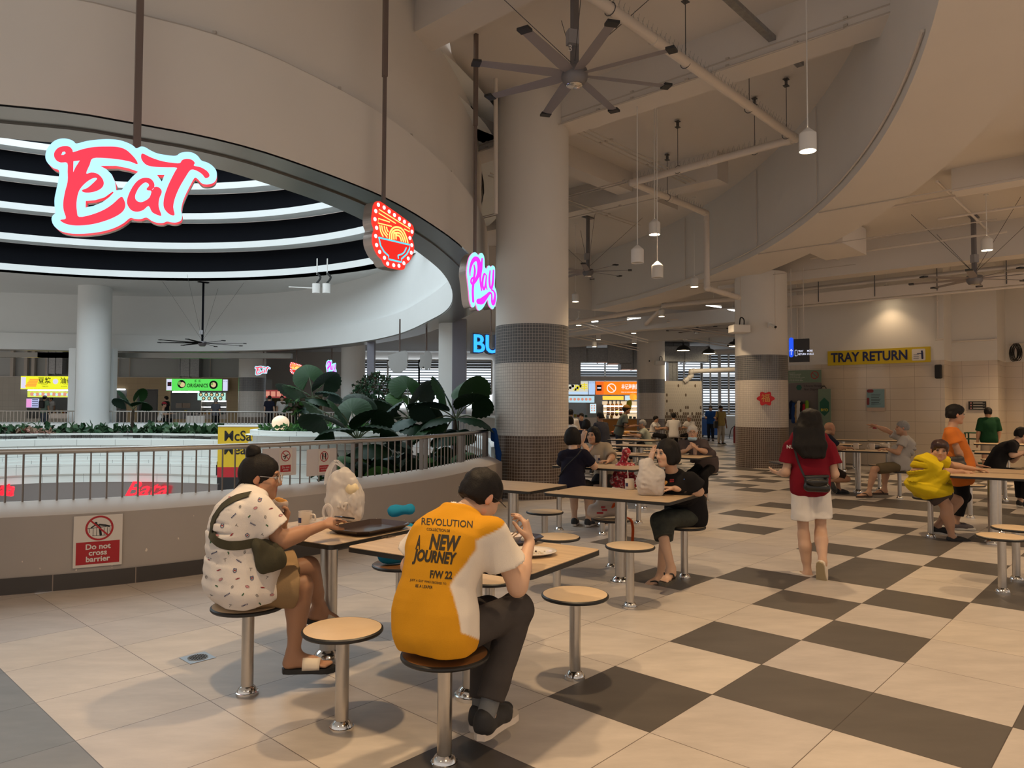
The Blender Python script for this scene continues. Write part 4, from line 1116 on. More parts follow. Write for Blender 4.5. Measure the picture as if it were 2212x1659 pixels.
   # pose templates
def pose_sit(base,fwd,lean=0.15,k=1.0,seat=SEATZ,head=(0,0),knees=0.10,arms='table',twist=0.0,cross=None,foot_f=0.40,headyaw=0.0,headpitch=-0.1):
 fr=Fr(base,fwd,1.0); J={'base':fr.o,'F':fr.f,'fr':fr}
 hz=seat+.098*k; T=.50*k
 sl, cl=math.sin(lean), math.cos(lean)
 J['pel']=fr(-.03,0,hz); J['mid']=fr(-.03+T*.32*sl*.7,0,hz+T*.34); J['che']=fr(-.03+T*.70*sl,0,hz+T*.70*cl); J['nek']=fr(-.03+T*1.06*sl,0,hz+T*1.03*cl)
 J['Lhip'], J['Rhip']=fr(-.01,-.085*k,hz-.005), fr(-.01,.085*k,hz-.005)
 nk=J['nek']; fz=fr.f*math.cos(twist)+fr.r*math.sin(twist); rz=np.array([fz[1],-fz[0],0])
 J['Lsh'], J['Rsh']=nk-rz*.170*k+np.array([0,0,-.055]), nk+rz*.170*k+np.array([0,0,-.055])
 hd=fr.f*math.cos(headyaw)+fr.r*math.sin(headyaw)
 J['hc']=nk+fr.f*(.06*sl+.025)+np.array([0,0,.150*k-.03*abs(sl)])
 J['HR']=head_frame(hd+np.array([0,0,math.tan(headpitch)]))
 for S, sg in(('L',-1),('R',1)):
  J[S+'kn']=fr(.40*k,sg*knees,seat+.045); J[S+'an']=fr(foot_f*k,sg*knees*.9,.085); J[S+'toe']=fr.f+fr.r*sg*.15
  sh=J[S+'sh']
  if arms=='table':
   J[S+'el']=sh+fr.f*.13+fr.r*sg*.06+np.array([0,0,-.235*k]); J[S+'wr']=fr(.42,sg*.08,TOPZ+.05)
  elif arms=='lap':
   J[S+'el']=sh+fr.f*.05+fr.r*sg*.07+np.array([0,0,-.27*k]); J[S+'wr']=fr(.25,sg*.06,seat+.2)
  elif arms=='mouth':
   J[S+'el']=sh+fr.f*.18+fr.r*sg*.05+np.array([0,0,-.22*k]); J[S+'wr']=J['hc']+fr.f*.17+fr.r*sg*.07+np.array([0,0,-.12])
 return J
def pose_stand(base,fwd,k=1.0,lean=0.0,headyaw=0.0,headpitch=-.05,stride=0.0,arms='down',z0=0.0):
 fr=Fr(base,fwd,1.0); J={'base':fr.o,'F':fr.f,'fr':fr}; hz=.90*k+z0; T=.50*k; sl, cl=math.sin(lean), math.cos(lean)
 J['pel']=fr(0,0,hz); J['mid']=fr(T*.3*sl,0,hz+T*.34*cl); J['che']=fr(T*.7*sl,0,hz+T*.7*cl); J['nek']=fr(T*1.06*sl,0,hz+T*1.04*cl)
 nk=J['nek']
 hd=fr.f*math.cos(headyaw)+fr.r*math.sin(headyaw)
 J['hc']=nk+fr.f*(.02+.08*sl)+np.array([0,0,.150*k]); J['HR']=head_frame(hd+np.array([0,0,math.tan(headpitch)]))
 for S, sg in(('L',-1),('R',1)):
  J[S+'hip']=fr(0,sg*.085*k,hz-.03); J[S+'kn']=fr(.02+sg*stride*.5,sg*.09,.48*k+z0); J[S+'an']=fr(-.02+sg*stride,sg*.095,.085+z0); J[S+'toe']=fr.f+fr.r*sg*.2
  J[S+'sh']=nk+fr.r*sg*.175*k+np.array([0,0,-.055])
  sh=J[S+'sh']; J[S+'el']=sh+fr.r*sg*.05+fr.f*.0+np.array([0,0,-.29*k]); J[S+'wr']=J[S+'el']+fr.f*.07+fr.r*sg*.0+np.array([0,0,-.24*k])
  if arms=='front':J[S+'el']=sh+fr.r*sg*.05+np.array([0,0,-.28*k]); J[S+'wr']=J[S+'el']+fr.f*.22+fr.r*-sg*.04+np.array([0,0,.03])
 return J
def on_surf(obj,u,v,lift=.004):
 from mathutils.bvhtree import BVHTree
 if 'bvh' not in J_CACHE or J_CACHE['bvh'][0]!=obj.name:
  me=obj.data; J_CACHE['bvh']=(obj.name,BVHTree.FromPolygons([tuple(v_.co)for v_ in me.vertices],[tuple(p.vertices)for p in me.polygons]))
 c=np.array([0,0,EYE]); d=nv(ray(u,v)); off=LOC[obj.name]
 hit, n_, i_, di=J_CACHE['bvh'][1].ray_cast(Vector(c-off),Vector(d),40)
 if hit is None:return None, None
 n_=np.array(n_); n_=n_ if n_@d<0 else-n_
 return np.array(hit)+off+n_*lift, n_
J_CACHE={}
def surf_strap(obj,px,w,m,parent,name='strap',lift=.004,extra0=None,extra1=None):
 pts, ns=[], []
 for u, v in even_path(smooth_path([np.array(p,float)for p in px],6),4.0):
  p, n_=on_surf(obj,u,v,lift)
  if p is not None:pts.append(p); ns.append(n_)
 if extra0 is not None:pts.insert(0,extra0); ns.insert(0,ns[0])
 if extra1 is not None:pts.append(extra1); ns.append(ns[-1])
 P=np.array(pts); N=np.array(ns)
 for _ in range(2):P[1:-1]=(P[:-2]+2*P[1:-1]+P[2:])/4; N[1:-1]=(N[:-2]+2*N[1:-1]+N[2:])/4
 g=[]
 for i in range(len(P)):
  t=nv(P[min(i+1,len(P)-1)]-P[max(i-1,0)]); s_=nv(np.cross(t,N[i])); g.append([P[i]-s_*w-N[i]*.003,P[i]-s_*w+N[i]*.002,P[i]+s_*w+N[i]*.002,P[i]+s_*w-N[i]*.003])
 b=MB(); b.grid(g); return b.build(name,m,parent,ang=60)
 # woman in the printed white shirt
SK=STOOL
def seat_at(lab):return STOOL[lab]
def patches(obj,marks,direction,lift=0.0016):
 """project flat marks (list of (verts Nx3, faces, material index)) along direction on to a garment"""
 from mathutils.bvhtree import BVHTree
 me=obj.data; off=LOC[obj.name]
 bv=BVHTree.FromPolygons([tuple(v.co)for v in me.vertices],[tuple(p.vertices)for p in me.polygons])
 out=MB(); d=Vector(nv(direction))
 for V, Fs, mi in marks:
  W_=[]; ok=True
  for p in V:
   q=Vector(p-off); hit, nr_, idx, dist=bv.ray_cast(q,d,3.0)
   if hit is None:W_.append(None); continue
   W_.append(np.array(hit+off.__class__(nr_)*0 if False else hit)+off+np.array(nr_)*(lift if nr_.dot(d)<0 else-lift))
  fs=[f for f in Fs if all(W_[i]is not None for i in f)and max(np.linalg.norm(W_[f[0]]-W_[i])for i in f)<.05]
  if not fs:continue
  W2=[w if w is not None else np.zeros(3)for w in W_]
  used=sorted({i for f in fs for i in f}); mp={u:k for k,u in enumerate(used)}
  out.add([W2[i]for i in used],[tuple(mp[i]for i in f)for f in fs],mi)
 return out
def text_marks(body,o,ax,ay,size,mi=0,cells=True,step=0.02,**kw):
 v, f=text_verts(body,size,**kw)
 bm=bmesh.new(); vs=[bm.verts.new((p[0],p[1],0))for p in v]
 for q in f:
  try:bm.faces.new([vs[i]for i in q])
  except ValueError:pass
 for axis in(0,1):
  lo, hi=v[:,axis].min(), v[:,axis].max(); x=lo+step
  while x<hi:
   co=[0,0,0]; co[axis]=x; no=[0,0,0]; no[axis]=1
   bmesh.ops.bisect_plane(bm,geom=bm.verts[:]+bm.edges[:]+bm.faces[:],plane_co=co,plane_no=no); x+=step
 bm.verts.index_update()
 V=np.array([x.co[:]for x in bm.verts]); Fs=[tuple(x.index for x in q.verts)for q in bm.faces]; bm.free()
 o, ax, ay=[np.array(x,float)for x in(o,ax,ay)]
 return(o+V[:,:1]*ax+V[:,1:2]*ay,Fs,mi)
b=seat_at('stool under the woman in the printed white shirt')
FA=nv((.80,.60,0)); fr=Fr(b,FA)
J={'base':b,'F':FA,'fr':fr}
J['pel']=fr(-.05,0,.575); J['mid']=fr(-.075,0,.73); J['che']=fr.pr(523,1122,0.0); J['nek']=fr.pr(548,1062,0.0)
J['hc']=fr.pr(566,1030,.0); J['HR']=head_frame((.96,.12,-.10))
J['Rsh']=fr.pr(556,1098,.165); J['Lsh']=fr.pr(556,1080,-.165)
J['Rel']=fr.pr(606,1168,.20); J['Rwr']=fr.pr(694,1136,.13)
J['Lel']=fr(.22,-.22,.80); J['Lwr']=fr.pr(610,1138,-.12)
J['Lhip'], J['Rhip']=fr(-.02,-.09,.565), fr(-.02,.09,.565)
J['Rkn']=fr.pr(652,1266,.10); J['Ran']=fr.pr(633,1412,.06); J['Rtoe']=np.array((.99,.12,0))
J['Lkn']=fr.pr(666,1225,-.02); J['Lan']=fr.pr(690,1312,-.14); J['Ltoe']=nv((.85,.45,-.35))
M_print=cloth('printed_white',(0.76,0.70,0.65),.03)
hA={'R':dict(d=nv(J['Rwr']-J['Rel']*1+np.array([0.0,0.05,.02])),palm=(-.1,.3,-1),side=-1,curl=.55,thumb=.9,fc=(.35,.5,.75,.9)),'L':dict(d=(.25,.15,1),palm=(-.75,-.5,.1),side=-1,curl=1.05,thumb=1.0)}
root=person('woman with tied-back dark hair and glasses in a printed white shirt, eating at the table',J,SKIN_A,hair='tied',top=dict(m=M_print,sleeve=.66,loose=.022,wr=.007,seed=5,hem=.075,flare=.9),bottom=dict(m=cloth('khaki',(0.30,0.20,0.105)),len=.83,loose=.026,flare=1.12),shoes=dict(kind='slide',m=M_sole_b,strap=mat('cream_strap',(.66,.58,.48),rough=.6)),h=.0075,bulk=1.17,belly=.07,hands=hA,eyes=True,chest=1.05,hipw=1.12,limb=1.06)
JA=J; HRA, hcA=J['HR'], J['hc']
hs=SDF(); P=lambda x, y, z:hcA+HRA@np.array([x,y,z])
hs.ell(P(0,-.058,.125),(.040,.038,.036),None,0); hs.ell(P(.008,-.07,.145),(.026,.03,.022),None,.015); hs.ell(P(0,-.06,.095),(.03,.03,.03),None,.02)
hs.noise(.004,120,4)
sdf_obj('hair_bun',hs,.006,M_hair,root)
tl=MB()
for k in range(34):
 x0=rng.uniform(-.055,.06); p0=P(x0,-.075+rng.uniform(-.02,.02),-.02+rng.uniform(-.02,.03)); L=rng.uniform(.09,.20)
 tl.tube(smooth_path([p0,p0+np.array([-.035,-.02,-.06])*1.0,p0+np.array([-.075-rng.uniform(0,.04),-.03,-.06-L*.62])],4),[.0026,.0024,.002,.002,.0018,.0015,.0012,.001,.0006],4)
tl.build('loose_hair',M_hair,root)
gl=MB()
for sx in(-1,1):
 gl.tube([P(sx*.033+.022*math.cos(a),.1005-.004*abs(math.cos(a)),.002+.021*math.sin(a))for a in np.linspace(0,2*math.pi,21)[:-1]],.0019,6,closed=True)
 gl.tube([P(sx*.056,.097,.008),P(sx*.074,.07,.010),P(sx*.078,-.01,.010),P(sx*.076,-.03,-.01)],.0016,6)
gl.tube([P(-.011,.104,.006),P(0,.107,.009),P(.011,.104,.006)],.0016,6)
gl.build('glasses',mat('glasses_frame',(.62,.58,.55),rough=.25,metal=.6),root)
MP=[mat('print_navy',(.03,.045,.13),rough=.8),mat('print_red',(.30,.03,.035),rough=.8),mat('print_pink',(.58,.27,.29),rough=.8),mat('print_black',(.03,.028,.03),rough=.8),mat('print_green',(.05,.13,.06),rough=.8)]
vd=nv(np.array([J['che'][0]-.1,J['che'][1],J['che'][2]-EYE])); rr, uu, nn=frame(-vd)
def motif(kind,c,a,s):
 ax, ay=rr*math.cos(a)+uu*math.sin(a), -rr*math.sin(a)+uu*math.cos(a); m=[]
 def ringm(w,h_,t,mi,n=14):
  o_=[(w*math.cos(x),h_*math.sin(x))for x in np.arange(n)*2*math.pi/n]; i_=[(p[0]*(1-t),p[1]*(1-t))for p in o_]
  m.append((np.array([c+ax*p[0]*s+ay*p[1]*s for p in o_+i_]),[(k,(k+1)%n,n+(k+1)%n,n+k)for k in range(n)],mi))
 def poly(pts,mi):m.append((np.array([c+ax*p[0]*s+ay*p[1]*s for p in pts]),[tuple(range(len(pts)))],mi))
 if kind==0:ringm(.55,.62,.3,0); poly([(-.3,-.1),(.28,-.1),(.28,.2),(-.3,.2)],1); poly([(-.6,.5),(-.2,.75),(-.35,.45)],0); poly([(.6,.5),(.2,.75),(.35,.45)],0)
 elif kind==1:poly([(-.75,-.2),(-.2,-.32),(.7,.1),(.8,.3),(.1,.3)],1); poly([(-.15,-.08),(.25,.04),(.15,.16)],3)
 elif kind==2:poly([(-.6,-.36),(.6,-.36),(.6,.36),(-.6,.36)],2); ringm(.8,.55,.18,3,4)
 elif kind==3:ringm(.36,.55,.26,3,10); poly([(-.3,-.06),(.3,-.06),(.3,.08),(-.3,.08)],3)
 elif kind==4:poly([(-.22,-.5),(.2,-.5),(.26,0),(.1,.5),(-.3,.5),(-.16,.05)],4)
 elif kind==6:poly([(-.5,.34),(.5,.42),(.5,.54),(-.5,.46)],3); poly([(-.06,-.5),(.06,-.5),(.06,.45),(-.06,.45)],3)
 elif kind==5:
  for q in range(5):poly([(-.85+q*.36,-.18),(-.62+q*.36,-.18),(-.55+q*.36,.2),(-.78+q*.36,.2)],0)
 return m
marks=[]; kk=0
cam_o=np.array([0,0,EYE])
for row, v in enumerate(range(1078,1312,19)):
 for cidx in range(13):
  u=446+cidx*16.5+(row%3)*5.5+rng.uniform(-2,2)
  kk=(row*5+cidx*3)%7 if(row+cidx)%2 else None
  if kk is None:continue
  d_=ray(u,v+rng.uniform(-3,3)); c=cam_o+d_*(2.9/d_[1])
  marks+=motif(kk,c,rng.uniform(-.9,.9),.0135 if kk in(0,5)else .0115)
def patches_persp(obj,marks,lift=.0016):
 from mathutils.bvhtree import BVHTree
 me=obj.data; off=LOC[obj.name]
 bv=BVHTree.FromPolygons([tuple(v.co)for v in me.vertices],[tuple(p.vertices)for p in me.polygons]); out=MB()
 for V, Fs, mi in marks:
  Wp=[]
  for p in V:
   d=Vector(nv(p-cam_o)); hit, n_, i_, di=bv.ray_cast(Vector(cam_o-off),d,9.0)
   if hit is None:Wp=None; break
   Wp.append(np.array(hit)+off+np.array(n_)*lift*(1 if n_.dot(d)<0 else-1))
  if Wp is None:continue
  Wp=np.array(Wp)
  if np.linalg.norm(Wp.max(0)-Wp.min(0))>.075:continue
  out.add(Wp,Fs,mi)
 return out
pm2=patches_persp(J['shirt'],marks)
pm2.build('shirt_print',MP,J['shirt'],smooth=False)
M_olive=cloth('olive',(0.070,0.064,0.040),.12)
sb=thing('sling_bag','dark olive sling bag worn across the back of the woman in the printed shirt','bag',fr(.13,.16,.62))
surf_strap(JA['shirt'],[(541,1068),(512,1076),(484,1092),(466,1116),(458,1140),(461,1160),(473,1172),(495,1178),(525,1177),(552,1171)],.023,M_olive,sb)
bg=SDF(); px=lambda u, v, d=.225:fr.pr(u,v,d)
bg.cap(px(556,1174),px(588,1178),.024,.020,.03); bg.cap(px(562,1190),px(594,1192),.036,.034,.04); bg.cap(px(566,1212),px(603,1208),.040,.036,.04); bg.cap(px(572,1226),px(604,1220),.030,.026,.03)
bg.noise(.005,50,6,(1.4,1.4,.5)); sdf_obj('pouch',bg,.0075,M_olive,sb)
# man in the yellow shirt
b=seat_at('brown stool under the man in the yellow shirt')
FB=nv((.60,.80,0)); fr=Fr(b,FB); J={'base':b,'F':FB,'fr':fr}
J['pel']=fr(-.06,0,.575); J['mid']=fr(-.055,-.01,.735); J['che']=fr.pr(968,1180,-.01); J['nek']=fr.pr(994,1108,-.01)
J['hc']=fr.pr(1041,1072,.02); J['HR']=head_frame(nv(FB*.92+fr.r*.22+np.array([0,0,-.62])),tilt=.10)
J['Rsh']=fr.pr(1062,1146,.175); J['Lsh']=fr.pr(921,1150,-.185)
J['Rel']=fr.pr(1117,1270,.235); J['Rwr']=fr.pr(1144,1172,.16); J['Lel']=fr.pr(884,1222,-.27); J['Lwr']=fr(.40,-.20,TOPZ+.045)
J['Lhip'], J['Rhip']=fr(-.02,-.095,.565), fr(-.02,.095,.565)
J['Rkn']=fr.pr(1116,1316,.14); J['Ran']=fr.pr(1050,1545,.13); J['Rtoe']=np.array((.5,.87,0))
J['Lkn']=fr(.41,-.10,.53); J['Lan']=fr(.36,-.10,.085); J['Ltoe']=FB
M_yel, M_cream=cloth('mustard',(0.62,0.285,0.014),.05), cloth('cream',(0.74,0.66,0.57),.03)
hB={'R':dict(d=(-.25,.12,1),palm=(-.85,.2,-.15),side=1,curl=.95,thumb=.9,fc=(.75,.8,1.05,1.15)),'L':dict(d=(.6,.75,-.1),palm=(.1,0,-1),side=1,curl=.35)}
rB=fr.r
CY, CW=np.array((0.62,0.285,0.014)), np.array((0.74,0.66,0.57))
def colB(V):
 q=V-fr(-.04,0,0); r=q@rB; f=q@FB; z=V[:,2]
 el=[(J['Rsh'],J['Rel']),(J['Lsh'],J['Lel'])]
 sm=lambda x:np.clip(x/.006+.5,0,1)
 w=np.minimum.reduce([sm(r-.118-.050*np.clip((z-.72)/.2,0,1)-.008*np.sin(z*22)),sm(f+.075),sm(.96-z),sm(z-.60+.5*(f+.05))])
 for a_, b_ in el:
  d=nv(b_-a_); t=(V-a_)@d; w=np.maximum(w,np.minimum.reduce([sm(t+.010),sm(.105-np.linalg.norm(V-a_-t[:,None]*d,axis=1)),sm(np.abs(r)-.150)]))
 return CY+(CW-CY)*w[:,None]
M_shirtB=vcol_mat('cloth_two_tone',rough=.85,bump=.12,bscale=220,spec=.15)
root=person('man in a mustard yellow shirt with white sleeves, seen from behind, eating with chopsticks',J,SKIN_B,hair='short',top=dict(m=M_shirtB,colf=colB,sleeve=.60,loose=.020,wr=.006,seed=11,hem=.075,flare=1.1,collar=M_cream,nkf=.03),bottom=dict(m=cloth('charcoal_denim',(0.058,0.050,0.047),.25,bscale=400),len=1.86,loose=.018,cuff=.050),shoes=dict(kind='shoe',m=M_shoe_b,sole=mat('offwhite_sole',(.60,.53,.47),rough=.6),socks=cloth('grey_sock',(.16,.165,.17)),k=1.1),h=.0075,bulk=1.04,belly=.02,hands=hB,limb=.96)
JB=J; shirtB, frB=J['shirt'], fr
HRB, hcB=J['HR'], J['hc']
gm=MB(); P=lambda x, y, z:hcB+HRB@np.array([x,y,z])
for sx in(-1,1):gm.tube([P(sx*.078,-.02,.012),P(sx*.080,.05,.014),P(sx*.068,.097,.012)],.0022,6)
gm.build('glasses',mat('black_plastic',(.012,.012,.012),rough=.4),root)
MT=[mat('print_dark_brown',(.035,.026,.014),rough=.85)]
bd=nv(FB); bo=fr(-.65,0,0)
def back_pt(u,v):return fr.pf(u,v,-.5)
rowx=-fr.r*-1
def back_text(body,u0,v0,u1,v1,size,**kw):
 a, b_=cam_o+ray(u0,v0)*(2.6/ray(u0,v0)[1]), cam_o+ray(u1,v1)*(2.6/ray(u1,v1)[1])
 ax=nv(b_-a); ay=nv(np.cross(np.cross(ax,[0,0,1]),ax));
 v, f=text_verts(body,1.0,**kw); w=v[:,0].max()-v[:,0].min(); hgt=v[:,1].max()-v[:,1].min()
 k=np.linalg.norm(b_-a)/w; c=(a+b_)/2; c=c+ay*0
 V, Fs, mi=text_marks(body,np.zeros(3),np.array([1,0,0]),np.array([0,1,0]),1.0,step=.16,**kw)
 mid=(V.max(0)+V.min(0))/2; V=V-mid; s_=size*(2.6/F_PX)/hgt
 return(c+V[:,:1]*k*ax+V[:,1:2]*s_*ay,Fs,0)
mk=[back_text('REVOLUTION',911,1126,1021,1133,15,bold=.012),back_text('COLLECTION.08',922,1143,972,1147,6,bold=.01),back_text('A',899,1171,909,1172,31,bold=.035,shear=.15),back_text('NEW',928,1170,995,1175,34,bold=.045,shear=.2),back_text('JOURNEY',892,1202,986,1211,34,bold=.045,shear=.2),back_text('F/W 22',929,1240,977,1243,17,bold=.035,shear=.05),back_text('JUST A GUY WHO DECIDED TO',886,1253,964,1262,6.5,bold=.012),back_text('BE A LEAPER',898,1265,935,1269,6.5,bold=.012)]
def patches_persp2(obj,marks,lift=.0014):
 from mathutils.bvhtree import BVHTree
 me=obj.data; off=LOC[obj.name]
 bv=BVHTree.FromPolygons([tuple(v.co)for v in me.vertices],[tuple(p.vertices)for p in me.polygons]); out=MB()
 for V, Fs, mi in marks:
  Wp=[]
  for p in V:
   d=Vector(nv(p-cam_o)); hit, n_, i_, di=bv.ray_cast(Vector(cam_o-off),d,9.0)
   Wp.append(None if hit is None else np.array(hit)+off+np.array(n_)*lift*(1 if n_.dot(d)<0 else-1))
  fs=[f for f in Fs if all(Wp[i]is not None for i in f)]
  fs=[f for f in fs if max(np.linalg.norm(Wp[f[0]]-Wp[i])for i in f)<.06]
  if fs:
   us=sorted({i for f in fs for i in f}); mp={u:k for k,u in enumerate(us)}
   out.add([Wp[i]for i in us],[tuple(mp[i]for i in f)for f in fs],mi)
 return out
patches_persp2(shirtB,mk).build('shirt_lettering',MT,shirtB,smooth=False)
cs=thing('chopsticks','pair of pale chopsticks held in the right hand of the man in yellow','chopsticks',J['Rwr'])
tip0, tip1=fr.pr(1092,1168,.06), fr.pr(1093,1172,.055)
for e, t in((fr.pr(1142,1122,.14),tip0),(fr.pr(1143,1133,.135),tip1)):
 q=MB(); q.tube([e,t],[.0042,.0026],8); q.build('chopstick',mat('pale_chopstick',(.62,.52,.40),rough=.5),cs)
 # woman in black eating beside the white bag
b=seat_at('stool under the woman in black eating at the table')
FC=nv((-.62,-.78,0)); fr=Fr(b,FC); J={'base':b,'F':FC,'fr':fr}
J['pel']=fr(-.04,0,.57); J['mid']=fr(.0,0,.74); J['che']=fr.pr(1460,1058,0); J['nek']=fr.pr(1452,1022,.0)
J['hc']=fr.pr(1440,978,.0); J['HR']=head_frame((-.90,-.42,-.10))
J['Lsh']=fr.pr(1492,1036,-.165); J['Rsh']=fr.pr(1418,1036,.165)
J['Lel']=fr.pr(1511,1062,-.21); J['Lwr']=fr.pr(1457,1055,-.06); J['Rel']=fr(.34,.20,.83); J['Rwr']=fr.pr(1404,1003,.155)
J['Lhip'], J['Rhip']=fr(0,-.085,.555), fr(0,.085,.555)
J['Lkn']=fr.pr(1436,1116,-.04); J['Lan']=fr.pr(1427,1245,.10); J['Ltoe']=nv((-.85,-.5,0)); J['Rkn']=fr.pr(1432,1112,.06); J['Ran']=fr.pr(1450,1228,-.09); J['Rtoe']=nv((-.5,-.85,0))
J['Lkn']=fr.pr(1440,1122,.03); J['Rkn']=fr.pr(1424,1126,.10)
M_blk=cloth('black',(.012,.011,.012)); M_camo=mat('cloth_camo_black',(.008,.009,.008),rough=.8,vscale=24,col2=(.05,.055,.04),var=.1)
person('woman with bobbed black hair in a black t-shirt, hand to her face, at the table',J,SKIN_B,hair='bob',top=dict(m=M_blk,sleeve=.62,loose=.020,flare=1.2,seed=2,hem=.10),bottom=dict(m=M_camo,len=1.36,loose=.024,cuff=.062,name='capri_trousers'),shoes=dict(kind='flip',m=mat('dark_flipflop',(.06,.055,.045),rough=.7),strap=M_sole_b),h=.0085,bulk=1.05,hands={'L':dict(d=(-.9,-.15,.05),palm=(.1,-.2,-1),side=1,curl=.5),'R':dict(d=(.25,.1,1),palm=(.8,.3,.1),side=1,curl=.25)},eyes=True,limb=.94)
JC=J
tx=MB(); a=cam_o+ray(1450,1036)*(5.9/ray(1450,1036)[1]); b2=cam_o+ray(1478,1033)*(5.9/ray(1478,1033)[1]); ax=nv(b2-a)
mks=[]
for i, (u0,u1,v,mi)in enumerate(((1447,1456,1036.6,1),(1457,1475,1034.3,0),(1447,1456,1040.4,1),(1457,1475,1038.2,0),(1477,1479,1035.5,2))):
 P_=[cam_o+ray(u,vv)*(5.9/ray(u,vv)[1])for u,vv in((u0,v-1.3),(u0,v+1.3),(u1,v+.8),(u1,v-1.8))]
 mks.append((np.array(P_),[(0,1,2,3)],mi))
pp=patches_persp2(J['shirt'],mks)
if pp.n:pp.build('shirt_print',[mat('print_white',(.7,.68,.66),rough=.8),mat('print_red2',(.35,.03,.03),rough=.8),mat('print_blue',(.05,.15,.45),rough=.8)],J['shirt'],smooth=False)
# walking woman with long hair
base=G(1752,1240,0); FW=nv((.12,1,0)); fr=Fr(base,FW); J={'base':base,'F':FW,'fr':fr}
J['pel']=fr(0,0,.85); J['mid']=fr(.0,0,1.0); J['che']=fr(.01,-.005,1.16); J['nek']=fr(.0,0,1.325)
J['hc']=fr.pf(1748,912,.02); J['HR']=head_frame((.12,1,-.08))
J['Lsh'], J['Rsh']=fr.pf(1706,967,0), fr.pf(1790,968,0)
J['Lel']=fr.pf(1698,1020,.0); J['Lwr']=fr.pf(1683,1022,.20); J['Rel']=fr.pf(1803,1024,-.02); J['Rwr']=fr.pf(1791,1018,.20)
J['Lhip'], J['Rhip']=fr(0,-.085,.83), fr(0,.085,.83)
J['Lkn']=fr.pf(1736,1155,.03); J['Lan']=fr.pf(1745,1239,-.01); J['Ltoe']=nv((-.72,.69,0)); J['Rkn']=fr.pf(1773,1150,.02); J['Ran']=fr.pf(1777,1214,-.20); J['Rtoe']=nv((.22,.30,-.93))
M_maroon=cloth('maroon',(.19,.008,.018)); M_wsh=cloth('white_shorts',(.76,.71,.66),.03)
root=person('woman with long straight black hair walking away in a maroon shirt and white shorts',J,SKIN_B,hair='tied',top=dict(m=M_maroon,sleeve=.62,loose=.018,flare=1.1,hem=.145,seed=21),bottom=dict(m=M_wsh,len=.70,loose=.03,flare=1.18),shoes=dict(kind='clog',m=mat('cream_clog',(.72,.62,.50),rough=.6),sole=mat('clog_sole',(.36,.29,.17),rough=.8),k=.98),h=.0085,bulk=.95,hands={'L':dict(d=(-.1,1,0),palm=(.3,0,1),side=-1,curl=.5),'R':dict(d=(-.1,1,0),palm=(-.3,0,1),side=1,curl=.5)},face=False,limb=.92,chest=1.0)
JW=J
s=SDF()
for x0, u0, u1, u2 in((-1,1726,1722,1738),(-.4,1738,1742,1752),(.4,1752,1760,1764),(1,1768,1776,1776)):
 s.chain([J['hc']+J['HR']@np.array([x0*.055,-.05,.05]),fr.pf(u0,930,-.105),fr.pf(u1,962,-.15),fr.pf(u2,983,-.155)],[.045,.045,.042,.034],.03)
s.ell(J['hc']+J['HR']@np.array([0,-.015,.035]),(.085,.10,.092),None,.03)
s.noise(.003,55,2,(1,1,.12)); s.noise(.002,140,3,(1,1,.08))
sdf_obj('long_hair',s,.0085,M_hair,root)
mks=[]
for i, ch_ in enumerate(('NUS',)):
 mks.append(text_marks(ch_,cam_o+ray(1709,965.5)*(6.1/ray(1709,965.5)[1]),np.array([1,0,-.02]),np.array([0,0,1]),.040,step=.02,bold=.001))
pp=patches_persp2(J['shirt'],mks)
if pp.n:pp.build('shirt_lettering',mat('print_white',(.7,.68,.66),rough=.8),J['shirt'],smooth=False)
pb=thing('shoulder_bag','small black leather flap bag hanging from the walking woman\'s shoulder','bag',fr.pf(1763,1066,-.19))
M_leather=mat('black_leather',(.012,.011,.010),rough=.32,bump=.15,bscale=120)
s=SDF(); s.cap(fr.pf(1743,1036,-.175),fr.pf(1784,1036,-.175),.024,k=.02); s.cap(fr.pf(1746,1052,-.18),fr.pf(1784,1054,-.18),.042,.040,.04); s.half(fr.pf(1760,1027,-.18),(0,0,1),.006)
sdf_obj('bag_body',s,.0075,M_leather,pb)
s=SDF(); s.cap(fr.pf(1740,1030,-.212),fr.pf(1788,1029,-.212),.016,k=.02); s.cap(fr.pf(1744,1040,-.222),fr.pf(1785,1041,-.222),.017,.017,.03); s.ell(fr.pf(1766,1044,-.222),(.075,.014,.03),None,.02)
sdf_obj('flap',s,.0075,M_leather,pb)
surf_strap(JW['shirt'],[(1714,950),(1716,968),(1722,990),(1730,1012),(1739,1032)],.009,M_leather,pb)
ty=thing('tray','dark tray carried by the walking woman in front of her','tray',fr(.40,-.05,1.0))
q=MB(); q.bbox(fr(.36,-.02,.985),(.44,.30,.018)); q.build('tray_board',mat('dark_tray',(.03,.026,.026),rough=.4),ty)
